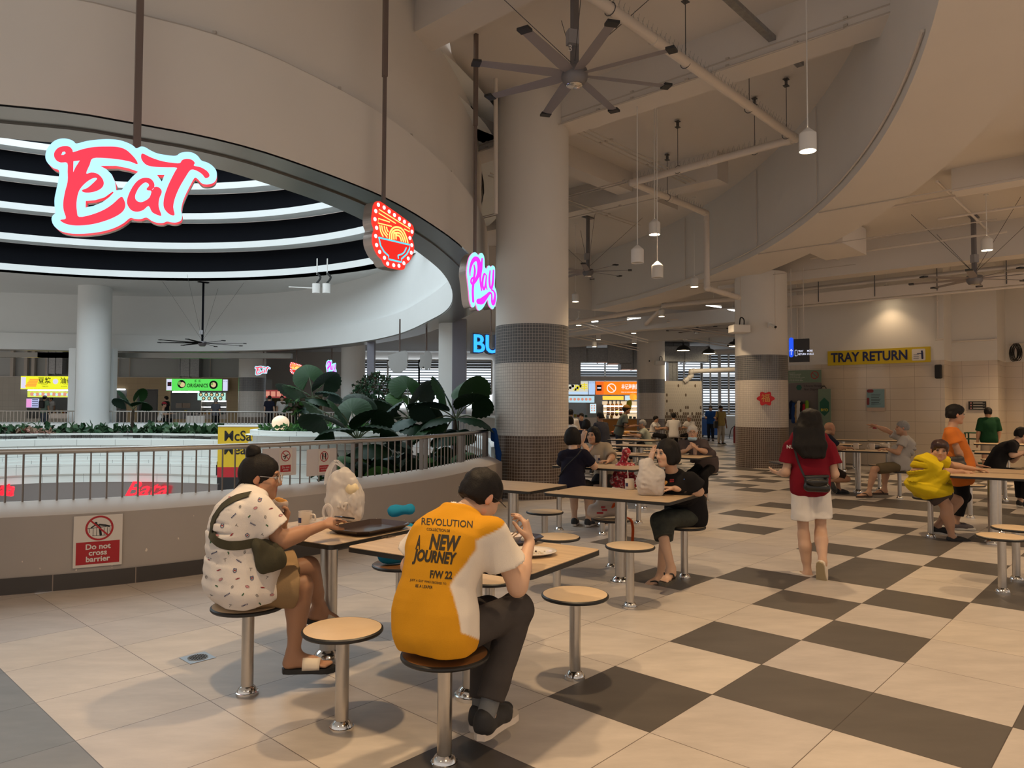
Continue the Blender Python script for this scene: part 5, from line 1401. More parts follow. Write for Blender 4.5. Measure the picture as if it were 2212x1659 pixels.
# woman in yellow looking at the viewer
b=seat_at('stool under the woman in yellow with the camera print')
FY=nv((.97,-.22,0)); fr=Fr(b,FY); J={'base':b,'F':FY,'fr':fr}
J['pel']=fr(-.04,0,.575); J['mid']=fr(-.07,0,.68); J['che']=fr.pr(1996,1017,.0); J['nek']=fr.pr(2014,989,.0)
J['hc']=fr.pr(2030,974,.03); J['HR']=head_frame((-.40,-.92,-.02),tilt=-.10)
J['Rsh']=fr.pr(2006,1003,.17); J['Lsh']=fr.pr(2024,996,-.16); J['Rel']=fr.pr(2036,1021,.17); J['Rwr']=fr.pr(2078,1019,.10); J['Lel']=fr(.27,-.22,.84); J['Lwr']=fr(.50,-.10,.81)
J['Lhip'], J['Rhip']=fr(0,-.10,.56), fr(0,.10,.56)
J['Rkn']=fr.pr(2044,1092,.14); J['Ran']=fr.pr(2056,1160,.18); J['Rtoe']=nv((.97,-.25,0)); J['Lkn']=fr.pr(2068,1082,-.14); J['Lan']=fr.pr(2023,1138,-.06); J['Ltoe']=nv((.9,-.3,-.12))
M_yl=cloth('bright_yellow',(.64,.47,.012),.05)
root=person('woman with dark red hair in a bright yellow shirt leaning on the table',J,SKIN_C,hair='shortf',hm=M_hairred,top=dict(m=M_yl,sleeve=.68,loose=.022,flare=1.0,seed=31,wr=.005,hem=.09),bottom=dict(m=cloth('grey_brown',(.085,.066,.060)),len=.70,loose=.018),shoes=dict(kind='slipon',m=M_shoe_b),h=.0085,bulk=1.45,belly=.10,hands={'R':dict(d=(1,-.1,-.05),palm=(0,.2,-1),side=-1,curl=.5),'L':dict(d=(.8,-.5,-.05),palm=(0,-.1,-1),side=1,curl=.5)},eyes=True,fat=1.12,limb=1.15,hipw=1.15)
JY=J
def quad_marks(quads,y):
 out=[]
 for pts, mi in quads:
  P_=[cam_o+ray(u,v)*(y/ray(u,v)[1])for u,v in pts]
  out.append((np.array(P_),[tuple(range(len(P_)))],mi))
 return out
cmq=[]
for i in range(6):
 for j in range(4):
  u0, u1=2013+i*4.3, 2013+(i+1)*4.3; v0, v1=1044+j*4.1, 1044+(j+1)*4.1
  cmq.append((((u0,v0),(u0,v1),(u1,v1),(u1,v0)),0 if j else 1))
cq=[((2027+5.2*math.cos(a),1052+5.6*math.sin(a)))for a in-np.arange(14)*2*math.pi/14]
m1=patches_persp2(J['shirt'],quad_marks(cmq,7.6),.002)
m2_=patches_persp2(J['shirt'],quad_marks([(cq,2)],7.6),.004)
for q in(m2_,):
 for v_, f_, mi in zip(q.v,[q.f],[2]):m1.add(v_,f_,2)
if m1.n:m1.build('camera_print',[mat('print_brown',(.10,.035,.02),rough=.8),mat('print_black',(.03,.028,.03),rough=.8),mat('print_black2',(.01,.01,.01),rough=.5)],J['shirt'],smooth=False)
cu=SDF(); e_=J['Rsh']+(J['Rel']-J['Rsh'])*.60; d_=nv(J['Rel']-J['Rsh']); cu.cap(e_,e_+d_*.032,.083,.084,0,'+f'); cu.half(e_,-d_,.002)
sdf_obj('sleeve_cuff',cu,.009,mat('cuff_pattern',(.07,.03,.022),rough=.8,var=.5,vscale=60),root)
# woman in orange standing at the table
base=G(2070,1143,0); FO=nv((.96,-.28,0)); fr=Fr(base,FO); J={'base':base,'F':FO,'fr':fr}
J['pel']=fr.pr(2072,1030,0); J['mid']=fr.pr(2066,1000,0); J['che']=fr.pr(2063,965,0); J['nek']=fr.pr(2055,926,0)
J['hc']=fr.pr(2064,896,0); J['HR']=head_frame((.99,-.15,-.02))
J['Rsh']=fr.pr(2054,938,.155); J['Lsh']=fr.pr(2058,936,-.155); J['Rel']=fr.pr(2070,977,.17); J['Rwr']=fr.pr(2086,1006,.10); J['Lel']=fr(.14,-.20,1.05); J['Lwr']=fr.pr(2108,1003,-.18)
J['Lhip'], J['Rhip']=J['pel']-fr.r*.085+np.array([0,0,-.03]), J['pel']+fr.r*.085+np.array([0,0,-.03])
J['Rkn']=fr.pr(2078,1070,.08); J['Ran']=fr.pr(2064,1128,.08); J['Rtoe']=nv((.95,-.3,0)); J['Lkn']=fr.pr(2082,1072,-.07); J['Lan']=fr.pr(2046,1126,-.10); J['Ltoe']=nv((.95,-.3,0))
J['Ran'][2]=J['Lan'][2]=.085
root=person('woman in an orange shirt and black trousers standing with a hand on the table',J,SKIN_C,hair='shortf',top=dict(m=cloth('orange',(.60,.17,.03),.04),sleeve=.50,loose=.022,flare=1.0,seed=41,hem=.10),bottom=dict(m=M_blk,len=1.72,loose=.022,cuff=.055),shoes=dict(kind='slipon',m=mat('grey_shoe',(.12,.10,.105),rough=.8)),h=.009,bulk=1.12,belly=.05,hands={'L':dict(d=(.95,-.3,-.1),palm=(0,0,-1),side=1,curl=.12),'R':dict(d=(.7,-.2,-.6),palm=(0,0,-1),side=-1,curl=.5)},limb=1.05,eyes=True,fat=1.06)
hb=thing('handbag','black sequined handbag on the forearm of the woman in orange','bag',fr.pr(2066,1008,.20))
s=SDF(); s.cap(fr.pr(2052,1005,.22),fr.pr(2078,1003,.22),.055,.05,.03); s.cap(fr.pr(2056,992,.22),fr.pr(2076,991,.22),.035,.035,.03); s.noise(.004,60,1)
sdf_obj('bag_body',s,.01,mat('sequin_black',(.010,.009,.010),rough=.45,vscale=170,col2=(.06,.05,.04),var=.5),hb)
def easy(label,J,skin,topm,botm,hair='short',hm=None,sl=.6,bl=1.86,h=.014,shoes=None,group=None,**kw):
 return person(label,J,skin,hair=hair,hm=hm,top=dict(m=topm,sleeve=sl,loose=.02,seed=len(label),hem=kw.pop('hem',.08)),bottom=dict(m=botm,len=bl,loose=.02),shoes=shoes or dict(kind='shoe',m=M_shoe_b),h=h,group=group,**kw)
def hnd(d,palm=(0,0,-1),side=1,curl=.5):return dict(d=d,palm=palm,side=side,curl=curl)
C=cloth
navy, white, black=C('navy',(.016,.018,.032)), C('white',(.70,.67,.64),.03), M_blk
b=seat_at('stool under the bald man in navy'); J=pose_sit(b,(.95,.15),lean=.25,headpitch=-.05,knees=.12)
J['hc']=J['fr'].pr(1793,926,0); J['Rkn']=J['fr'].pr(1830,1035,.12); J['Ran']=J['fr'].pr(1795,1038,.17); J['Rtoe']=np.array((.3,-.6,-.7)); J['Lan']=J['fr'].pr(1812,1058,-.05); J['Rwr']=J['fr'].pr(1826,967,.08); J['Rel']=J['fr'].pr(1812,968,.2)
person('bald man in a navy shirt sitting behind the walking woman, facing right',J,SKIN_A,hair=None,top=dict(m=navy,sleeve=.75,loose=.02,hem=.08),bottom=dict(m=C('dark_brown',(.03,.02,.017)),len=.85,loose=.025),shoes=dict(kind='shoe',m=M_shoe_b,sole=M_sole_b),h=.0125,bulk=1.15,belly=.05,hands={'R':hnd((1,-.1,0)),'L':hnd((1,.1,0))})
b=seat_at('stool under the grey-shirted man pointing to the wall'); J=pose_sit(b,(-.97,.12),lean=.12,headpitch=-.02)
fr=J['fr']; J['nek']=fr.pr(1953,944,0); J['che']=fr.pr(1958,968,0); J['hc']=fr.pr(1948,924,0); J['HR']=head_frame((-.98,.25,-.02))
J['Rsh']=fr.pr(1938,942,.15); J['Lsh']=fr.pr(1952,950,-.17); J['Rel']=fr.pr(1914,929,.17); J['Rwr']=fr.pr(1893,921,.2); J['Lel']=fr.pr(1940,978,-.22); J['Lwr']=fr.pr(1916,970,-.10)
J['Lkn']=fr.pr(1888,1014,-.15); J['Lan']=fr.pr(1877,1062,-.17); J['Ltoe']=np.array((-.97,-.1,0)); J['Rkn']=fr.pr(1912,1012,.16); J['Ran']=fr.pr(1911,1056,.14); J['Rtoe']=np.array((-.98,.05,0))
person('grey-haired man in a light grey t-shirt and khaki shorts pointing towards the wall',J,SKIN_C,hair='short',hm=M_hairgrey,top=dict(m=C('light_grey',(.47,.44,.41),.04),sleeve=.5,loose=.024,hem=.08),bottom=dict(m=C('olive_khaki',(.15,.115,.065)),len=.86,loose=.028),shoes=dict(kind='flip',m=mat('brown_sandal',(.05,.03,.02),rough=.7),strap=M_sole_b),h=.0115,bulk=1.1,belly=.04,hands={'R':dict(d=(-.95,0,.3),palm=(0,-.5,-1),side=-1,curl=.5,fc=(.05,.3,.7,.8)),'L':hnd((-1,-.1,0),side=1)},limb=1.0)
base=np.array((11.15,16.9,0)); J=pose_stand(base,(.25,1),k=.93,headyaw=.3)
J['Rsh']+=np.array([0,0,.02])
easy('boy in a dark green t-shirt and grey shorts standing at the tiled wall, back turned',J,SKIN_C,C('dark_green',(.008,.045,.018)),C('stone',(.38,.32,.26)),bl=.75,h=.016,face=False,sl=.9)
b=seat_at('stool under the young man in black at the right edge'); J=pose_sit(b,(.98,-.1),lean=.55,headpitch=-.35,arms='table')
fr=J['fr']; J['nek']=fr.pr(2192,958,0); J['che']=fr.pr(2168,975,0); J['hc']=fr.pr(2208,940,0); J['Rsh']=fr.pr(2184,962,.17); J['Rel']=fr.pr(2186,983,.2); J['Rwr']=fr.pr(2216,975,.12)
easy('young man in a black t-shirt bent over the table at the right edge',J,SKIN_B,black,black,h=.0125,hands={'R':hnd((1,0,0))},sl=.8)
b=seat_at('stool under the grey-haired man with the chin mask'); J=pose_sit(b,(-.42,-.9),lean=.22,headpitch=-.02)
fr=J['fr']; J['hc']=fr.pf(1496,934,.10); J['nek']=fr.pf(1499,952,.02); J['HR']=head_frame((-.30,-.95,-.03)); J['che']=fr.pf(1502,975,.0)
J['Rsh']=fr.pf(1473,958,.0); J['Lsh']=fr.pf(1521,958,.0); J['Lwr']=fr.pf(1507,970,.28); J['Lel']=fr.pf(1523,976,.12); J['Rwr']=fr.pf(1484,972,.28); J['Rel']=fr.pf(1472,978,.1)
J['Lkn']=fr.pf(1520,1025,.38); J['Lan']=fr.pf(1521,1073,.36); J['Rkn']=fr.pf(1492,1025,.38)
root=person('grey-haired man in a brown shirt with a blue mask under his chin',J,SKIN_B,hair='short',hm=M_hairwhite,top=dict(m=C('brown_grey',(.085,.066,.066)),sleeve=.85,loose=.024,hem=.08),bottom=dict(m=black,len=1.86,loose=.02),shoes=dict(kind='shoe',m=M_shoe_b,sole=M_sole_b),h=.0105,hands={'L':hnd((-.6,-.3,.6),(-.8,.3,0),-1),'R':hnd((.6,-.3,.6),(.8,.3,0),1)})
P=lambda x, y, z:J['hc']+J['HR']@np.array([x,y,z])
q=SDF(); q.cap(P(-.04,.045,-.098),P(.04,.045,-.098),.034,k=.02); q.ell(P(0,.062,-.092),(.045,.03,.028),None,.02); q.half(P(0,0,-.074),J['HR'][:,2],.004); sdf_obj('face_mask',q,.008,mat('mask_blue',(.42,.60,.72),rough=.8),root)
q=MB()
for sx in(-1,1):q.tube([P(sx*.031+.024*math.cos(a),.099,.003+.019*math.sin(a))for a in np.arange(14)*2*math.pi/14],.002,5,closed=True)
q.tube([P(-.008,.104,.006),P(.008,.104,.006)],.002,5); q.build('glasses',mat('brown_frame',(.08,.05,.04),rough=.4),root)
J=pose_sit(PQT(7.84,-4.28),(.35,.93),lean=.22,arms='mouth',headpitch=0,headyaw=.25)
fr=J['fr']; J['hc']=fr.pf(1238,943,.10); J['nek']=fr.pf(1238,972,.02); J['Lsh']=fr.pf(1217,985,0); J['Rsh']=fr.pf(1262,983,0); J['Rel']=fr.pf(1284,1008,.1); J['Rwr']=fr.pf(1269,980,.22); J['Lwr']=fr.pf(1257,955,.28)
root=person('woman with bobbed black hair in a dark navy shirt, back turned, elbow on the table',J,SKIN_B,hair='bob',top=dict(m=C('dark_navy',(.012,.011,.022)),sleeve=.72,loose=.018,hem=.08),bottom=dict(m=black,len=.8,loose=.02),shoes=dict(kind='shoe',m=M_shoe_b,sole=mat('offwhite_sole',(.6,.53,.47))),h=.0105,face=False,hands={'R':hnd((-.3,.2,1),(-.5,.8,0),-1,.7),'L':hnd((.2,.2,1),(.5,.6,0),1,.3)})
q=MB(); q.tube(smooth_path([fr.pf(1256,972,-.06),fr.pf(1245,985,-.14),fr.pf(1222,1008,-.135),fr.pf(1207,1030,-.08)],5),.008,5); q.build('bag_strap',M_sole_b,root)
b=seat_at('stool under the woman in the beige sweater'); J=pose_sit(b,(-.45,-.9),lean=.2,headpitch=-.05)
fr=J['fr']; J['hc']=fr.pf(1281,940,.12); J['nek']=fr.pf(1287,960,.05); J['HR']=head_frame((-.55,-.83,-.04)); J['che']=fr.pf(1290,985,.02); J['Rsh']=fr.pf(1266,968,.04); J['Lsh']=fr.pf(1311,967,0); J['Lel']=fr.pf(1322,988,.12); J['Lwr']=fr.pf(1314,996,.28); J['Rwr']=fr.pf(1268,985,.34); J['Rel']=fr.pf(1262,992,.15)
J['Lkn']=fr.pf(1292,1060,.38); J['Rkn']=fr.pf(1283,1062,.40); J['Lan']=fr.pf(1283,1128,.42); J['Ran']=fr.pf(1280,1118,.30)
root=person('woman with black bobbed hair in a beige sweater facing the viewer across the table',J,SKIN_C,hair='bob',top=dict(m=C('beige_knit',(.34,.28,.21)),sleeve=.9,loose=.026,hem=.08),bottom=dict(m=black,len=.75,loose=.03),shoes=dict(kind='shoe',m=M_shoe_b,sole=mat('offwhite_sole',(.6,.53,.47))),h=.0105,hands={'L':hnd((-.7,-.5,.1),side=1),'R':hnd((.3,-.3,.8),(.5,0,0),1,.3)},eyes=True)
def seated(label,u,v_head,y,fwd,skin,topm,hair='short',hm=None,botm=None,bl=1.8,lean=.2,h=.02,**kw):
 p=W(u,v_head,y); k=kw.pop('k',1.0); base=np.array([p[0],p[1],0])-np.append(nv(np.append(fwd,0))[:2]*(.06+.5*math.sin(lean)),0)
 base[2]=kw.pop('z0',0.0)
 J=pose_sit(base,fwd,lean=lean,k=k,seat=SEATZ+base[2],arms=kw.pop('arms','table'),headyaw=kw.pop('headyaw',0),headpitch=kw.pop('headpitch',-.1))
 if base[2]:
  for S in 'LR':J[S+'an'][2]+=base[2]; J[S+'wr'][2]+=base[2]
 dz=p[2]-J['hc'][2]
 J['hc']=J['hc']+np.array([0,0,dz])if abs(dz)<.2 else J['hc']
 for q in('nek','Lsh','Rsh'):J[q]=J[q]+np.array([0,0,np.clip(dz,-.2,.2)*.9])
 J['che']=J['che']+np.array([0,0,np.clip(dz,-.2,.2)*.5])
 root=easy(label,J,skin,topm,botm or black,hair=hair,hm=hm,bl=bl,h=h,**kw); return root, J
def standing(label,u,v_head,y,fwd,skin,topm,botm,hair='short',k=1.0,h=.022,z0=0.0,**kw):
 p=W(u,v_head,y); base=np.array([p[0],p[1],z0]); J=pose_stand(base,fwd,k=k,z0=z0,arms=kw.pop('arms','down'),headyaw=kw.pop('headyaw',0),lean=kw.pop('lean',0))
 root=easy(label,J,skin,topm,botm,hair=hair,h=h,**kw); return root, J
M_capm=mat('mustard_cap',(.35,.17,.03),rough=.8)
def add_cap(root,J,m,k=1.0):
 s=SDF(); P=lambda x, y, z:J['hc']+J['HR']@np.array([x,y,z]); s.ell(P(0,-.012,.055),(.092,.105,.078),J['HR'],0); s.half(P(0,0,.035),-J['HR'][:,2],.004)
 s.cap(P(-.04,.10,.045),P(.04,.10,.045),.012,k=.01); s.cap(P(-.035,.145,.035),P(.035,.145,.035),.010,k=.03); sdf_obj('cap',s,.014,m,root)
r_, J=standing('woman in a mustard cap and grey-green top bending over the table with a tray',1336,893,19.6,(1,-.1),SKIN_D,C('grey_green',(.13,.14,.115)),C('dark_jeans',(.03,.035,.05)),hair='tied',k=.97,lean=.35,arms='front',h=.017); add_cap(r_,J,M_capm)
seated('old woman with grey hair in a pale green top seated facing the woman in the cap',1383,916,19.4,(-1,.1),SKIN_C,C('pale_green',(.36,.38,.31)),hm=M_hairgrey,h=.017)
seated('stall worker with a face mask, white top and red apron, seated facing right',1420,905,26.6,(.8,-.5),SKIN_C,white,hair='tied',h=.02)
seated('stall worker seen from behind in a white shirt with a red figure, seated',1455,899,26.2,(.2,1),SKIN_C,white,hair='tied',h=.02,face=False)
seated('stall worker in a white cap and red apron, seated facing left',1487,903,26.9,(-.7,-.6),SKIN_C,white,hm=M_hairwhite,h=.02)
r_, J=standing('man in a tan polo shirt and pale trousers standing in the aisle with a dark bag',1557,886,30.8,(.3,-.95),SKIN_D,C('tan_polo',(.42,.30,.10)),C('pale_trousers',(.46,.41,.33)),k=.99,h=.02)
q=MB(); q.tube([J['Rsh']+np.array([-.02,-.08,.07]),J['che']+np.array([-.15,-.16,0]),J['Rhip']+np.array([-.14,-.05,.12])],.012,5); q.bbox(J['Rhip']+np.array([-.16,-.04,0]),(.14,.24,.3),.02); q.build('shoulder_bag',M_sole_b,r_)
standing('worker in a blue polo shirt pushing the blue cart by the louvred window',1535,885,34.0,(-.3,-.9),SKIN_B,C('blue_polo',(.015,.075,.30)),C('navy_trousers',(.02,.025,.04)),k=1.0,h=.022,arms='front')
seated('diner in a white shirt by the near column, head turned away',1233,893,20.8,(.2,1),SKIN_B,white,h=.02,face=False)
seated('person with black hair and a white top with a bag strap, by the near column',1232,908,19.0,(.3,.9),SKIN_B,white,hair='bob',h=.02,face=False)
seated('person in dark clothes eating in front of the blue-lit stall',1255,900,24.0,(-.3,-.9),SKIN_B,navy,h=.02)
seated('stout man in a navy shirt seated with his back to the viewer',1293,900,18.5,(-.6,.75),SKIN_D,C('slate',(.05,.05,.065)),h=.018,bulk=1.2)
seated('person with long black hair in a dark top seated behind the beige sweater woman',1267,917,16.5,(.2,1),SKIN_B,navy,hair='bob',h=.018,face=False)
Z2=.2
r_, J=standing('customer in a pale cap, green top and black backpack at the yellow stall',96,874,35.2,(.15,1),SKIN_B,C('sage',(.22,.30,.25)),C('jeans',(.08,.10,.14)),hair='tied',k=.97,h=.025,z0=Z2,face=False); add_cap(r_,J,C('pale_cap',(.6,.56,.5)))
q=MB(); q.bbox(J['che']-np.array([.02,.18,.0]),(.26,.12,.36),.03); q.build('backpack',M_sole_b,r_)
standing('cook behind the counter of the yellow stall',110,878,38.2,(-.2,-1),SKIN_C,white,black,k=.97,h=.025,z0=Z2)
standing('woman with black tied hair in a black top standing by the green stall',359,873,34.6,(-1,.1),SKIN_B,black,black,hair='tied',k=.97,h=.025,z0=Z2)
r_, J=seated('person in a white shirt and red cap seated at the far railing',357,889,32.6,(1,.1),SKIN_C,white,h=.025,z0=Z2); add_cap(r_,J,C('red_cap',(.35,.03,.04)))
standing('person in dark blue with a backpack standing behind the far railing',582,874,33.0,(.1,1),SKIN_B,navy,black,k=.98,h=.025,z0=Z2,face=False)
standing('person in a white t-shirt with backpack straps behind the far railing',609,873,33.6,(.3,-.95),SKIN_B,white,black,k=.98,h=.025,z0=Z2)
standing('person in dark clothes partly hidden by the fan palm across the opening',641,873,33.8,(-.3,-.9),SKIN_B,black,black,k=.98,h=.025,z0=Z2)
standing('worker in a striped top with a hair cover at the green stall',466,888,33.0,(.2,1),SKIN_C,C('stripe_grey',(.10,.10,.12)),black,k=.88,h=.025,z0=Z2,hm=M_hairgrey,face=False)
seated('person in red at the far tables, arm stretched out',233,893,33.0,(1,.2),SKIN_B,C('red_top',(.35,.03,.03)),h=.025,z0=Z2)
# illuminated hanging signs
class Plane:
 def __init__(s,u,v,y,n,up=(0,0,1)):
  s.o=W(u,v,y); s.ax, s.ay, s.n=frame(n,up)
 def px(s,u,v):
  d=ray(u,v); c=np.array([0,0,EYE]); t=((s.o-c)@s.n)/(d@s.n); q=c+d*t-s.o
  return float(q@s.ax), float(q@s.ay)
 def at(s,x,y,z=0.0):return s.o+s.ax*x+s.ay*y+s.n*z
def stroke(mb,pl,pts,w,z,mi=0,n=4,k=1.0,fl=False):
 P=np.array(smooth_path([np.array(p,float)for p in pts],n)if n>1 else pts,float)
 ws=np.interp(np.linspace(0,1,len(P)),np.linspace(0,1,len(w)),w)if hasattr(w,'__len__')else np.full(len(P),w)
 L, R_=[], []
 for i in range(len(P)):
  t=P[min(i+1,len(P)-1)]-P[max(i-1,0)]; t/=np.linalg.norm(t)+1e-9; nn=np.array([-t[1],t[0]]); L.append(P[i]+nn*ws[i]/2); R_.append(P[i]-nn*ws[i]/2)
 v=[pl.at(*q,z)for q in L]+[pl.at(*q,z)for q in R_]; m=len(P)
 mb.add(v,[(m+i,m+i+1,i+1,i)for i in range(m-1)],mi)
 for e, r in((P[0],ws[0]/2),(P[-1],ws[-1]/2)):
  mb.add([pl.at(e[0]+r*math.cos(a),e[1]+r*math.sin(a),z-.0003)for a in np.arange(10)*2*math.pi/10],[tuple(range(10))],mi)
def disc(mb,pl,c,r,z,mi=0,n=14):mb.add([pl.at(c[0]+r*math.cos(a),c[1]+r*math.sin(a),z)for a in np.arange(n)*2*math.pi/n],[tuple(range(n))],mi)
def rect(mb,pl,x0,y0,x1,y1,z,mi=0):mb.add([pl.at(x0,y0,z),pl.at(x1,y0,z),pl.at(x1,y1,z),pl.at(x0,y1,z)],[(0,1,2,3)],mi)
def rnd(poly,n=3):return[tuple(p)for p in smooth_path([np.array(p,float)for p in poly],n,closed=True)]
G_cyan, G_red, G_mag=glow('sign_cyan',(0.42,0.78,1.0),1.15,(.1,.15,.2)), glow('sign_red',(1.0,0.045,0.085),1.0,(.2,.01,.02)), glow('sign_magenta',(0.80,0.03,0.85),1.0,(.2,.01,.2))
G_redback, G_yel, G_ltcyan, G_white=glow('sign_red_panel',(1.0,0.035,0.02),.95,(.2,.01,.01)), glow('sign_yellow',(1.0,0.85,0.22),1.05), glow('sign_blue_line',(0.10,0.72,0.95),1.0), glow('sign_white',(0.75,0.95,1.0),1.3)
M_signside=mat('sign_side_metal',(0.45,0.38,0.34),rough=.35,metal=.6)
G_redside=glow('sign_red_side',(1.0,0.04,0.07),.75,(.3,.02,.03)); G_pinkside=glow('sign_pink_side',(1.0,.25,.75),.8,(.3,.1,.2))
def conv(pl,pts,ox,oy,sc):return[pl.px(ox+x/sc,oy+y/sc)for x,y in pts]
pE=Plane(286,405,6.02,(.36,-.93,0))
cE=lambda p:conv(pE,p,80,280,5.267)
E_out=cE([(95,290),(110,230),(150,170),(210,120),(290,100),(370,110),(420,135),(450,158),(560,130),(700,112),(820,108),(930,118),(1020,145),(1090,180),(1130,212),(1180,193),(1230,200),(1290,235),(1370,270),(1480,290),(1580,297),(1630,265),(1700,253),(1770,262),(1830,300),(1870,350),(1940,375),(2000,415),(2040,470),(2045,540),(2020,595),(1960,622),(1880,615),(1825,560),(1790,552),(1740,640),(1690,740),(1655,830),(1640,920),(1650,970),(1640,1030),(1590,1055),(1530,1055),(1480,1045),(1430,1062),(1360,1058),(1300,1035),(1245,1000),(1180,1018),(1110,1015),(1060,1005),(990,1060),(900,1110),(780,1150),(640,1175),(480,1185),(360,1178),(260,1150),(190,1090),(165,1020),(180,975),(210,945),(200,870),(200,780),(225,660),(245,560),(250,465),(190,440),(130,390),(100,340)])
E_h=[cE([(720,414),(900,412),(1040,440),(1150,478),(1080,540),(1010,620),(965,685),(900,690),(890,600),(850,510),(790,450)]),cE([(1365,515),(1450,515),(1420,590)]),cE([(555,812),(660,803),(770,770),(860,705),(872,715),(820,770),(740,828),(640,868),(552,886)])]
E_let=[(cE([(195,300),(205,250),(250,205),(320,190),(375,200),(405,235),(415,258),(520,225),(650,200),(800,195),(920,200),(1010,230),(1080,290),(1130,350),(1142,395),(1060,365),(930,340),(780,325),(635,328),(600,400),(560,500),(620,490),(690,505),(745,560),(760,620),(730,670),(660,705),(580,718),(525,710),(515,690),(575,665),(640,610),(685,560),(650,550),(580,585),(510,650),(470,720),(450,830),(455,930),(480,995),(620,970),(760,915),(860,850),(955,768),(990,800),(1005,860),(985,920),(920,975),(800,1030),(640,1075),(480,1092),(380,1085),(310,1065),(265,1030),(330,1012),(305,920),(300,830),(320,710),(350,590),(350,480),(345,380),(270,375),(220,350)]),[cE([(275,290),(290,255),(315,250),(330,270),(305,290)]),cE([(415,360),(490,352),(440,430),(412,490)])]),(cE([(1025,840),(1040,750),(1090,650),(1150,580),(1220,550),(1290,560),(1330,605),(1335,650),(1310,690),(1255,690),(1250,670),(1275,640),(1260,610),(1220,605),(1160,660),(1120,740),(1120,790),(1150,820),(1200,825),(1280,775),(1312,680),(1350,652),(1395,665),(1420,710),(1390,790),(1385,880),(1415,975),(1380,975),(1310,940),(1270,870),(1210,915),(1140,935),(1070,915)]),[]),(cE([(1185,300),(1205,275),(1300,320),(1420,360),(1540,380),(1625,383),(1650,350),(1700,335),(1760,345),(1795,380),(1785,412),(1860,430),(1930,470),(1960,510),(1955,540),(1915,552),(1880,510),(1820,470),(1750,458),(1690,540),(1620,660),(1570,780),(1550,880),(1565,970),(1520,970),(1470,930),(1440,870),(1450,760),(1500,620),(1570,480),(1590,435),(1480,430),(1350,425),(1250,405),(1195,350)]),[])]
pB=Plane(846,508,8.15,(.80,-.60,0))
cB=lambda p:conv(pB,p,780,420,9.214)
B_out=cB([(250,260),(265,200),(300,145),(350,135),(400,150),(560,260),(760,400),(960,550),(1030,620),(1055,710),(1045,800),(1010,860),(1035,930),(1055,1030),(1045,1150),(1000,1270),(940,1360),(890,1395),(870,1470),(820,1500),(700,1485),(580,1460),(500,1420),(450,1350),(430,1300),(350,1220),(290,1110),(250,1000),(235,880),(245,780),(270,690),(235,590),(225,460),(240,350)])
B_dots=cB([(340,207),(455,262),(555,342),(660,412),(760,485),(858,545),(957,608),(1010,742),(968,868),(1005,1010),(995,1160),(935,1275),(848,1370),(750,1420),(645,1410),(525,1378),(462,1262),(365,1145),(305,1008),(287,828),(305,665),(272,493),(288,332)])
B_lines=[(cB(p),w,m_)for p,w,m_ in[([(680,575),(345,375),(352,300),(965,685),(955,745),(855,690)],1,0),([(600,635),(330,570),(337,480),(560,550)],1,0)]]
B_no=[cB(p)for p in[[(365,620),(385,740),(430,835)],[(405,630),(430,740),(510,850)],[(455,640),(475,730),(520,800)],[(500,655),(510,700),(530,740)]]]
B_arc=[cB([(735-185*k+10,880+12*k),(735-165*k,790-30*k),(735-95*k,880-215*k),(735,890-235*k),(735+85*k,900-195*k),(735+155*k,900-60*k),(735+190*k,905+55*k)])for k in(1,.76,.53,.3)]
B_bowl=cB([(345,860),(965,1005),(955,1085),(900,1190),(795,1285),(795,1350),(540,1290),(540,1225),(450,1140),(380,1020)])
B_hi=cB([(890,1065),(850,1150),(790,1195),(730,1215),(735,1270)])
pP=Plane(1040,607,10.3,(.66,-.75,0))
cP=lambda p:conv(pP,p,980,530,6.145)
P_out=cP([(175,370),(185,260),(210,160),(250,105),(290,92),(330,130),(345,110),(370,100),(395,125),(410,180),(415,285),(440,310),(455,275),(475,268),(495,290),(510,268),(535,275),(550,310),(550,420),(545,540),(565,600),(575,690),(560,770),(530,840),(505,840),(470,790),(455,720),(430,760),(390,830),(345,865),(320,850),(300,790),(290,740),(285,790),(265,820),(240,815),(215,740),(205,640),(195,540),(185,450)])
P_st=[(cP(p),[x/6.145/F_PX*10.3*1.5 for x in w])for p,w in[([(215,405),(213,330),(235,240),(268,190),(300,180),(325,210),(335,290),(322,390),(285,470),(250,510),(228,490),(232,450),(252,430)],[10,28,44,46,36,26,20,16]),([(268,265),(278,340),(262,470),(250,600),(256,745)],[16,24,26,26,26]),([(375,178),(362,300),(350,420),(358,540),(368,600)],[18,30,24,20,14]),([(425,395),(405,378),(385,440),(380,530),(396,585),(414,545),(430,430)],[12,22,24,22,14]),([(430,400),(424,520),(440,585)],[14,20,12]),([(480,340),(470,450),(480,555),(500,560),(515,470),(525,335)],[16,24,20,20,20]),([(527,350),(520,500),(500,590)],[16,18,14]),([(325,745),(370,740),(430,680),(475,632),(500,650),(505,740),(522,780),(540,720),(545,650),(525,605),(505,600)],[50,60,34,20,18,30,34,24,18,16])]]
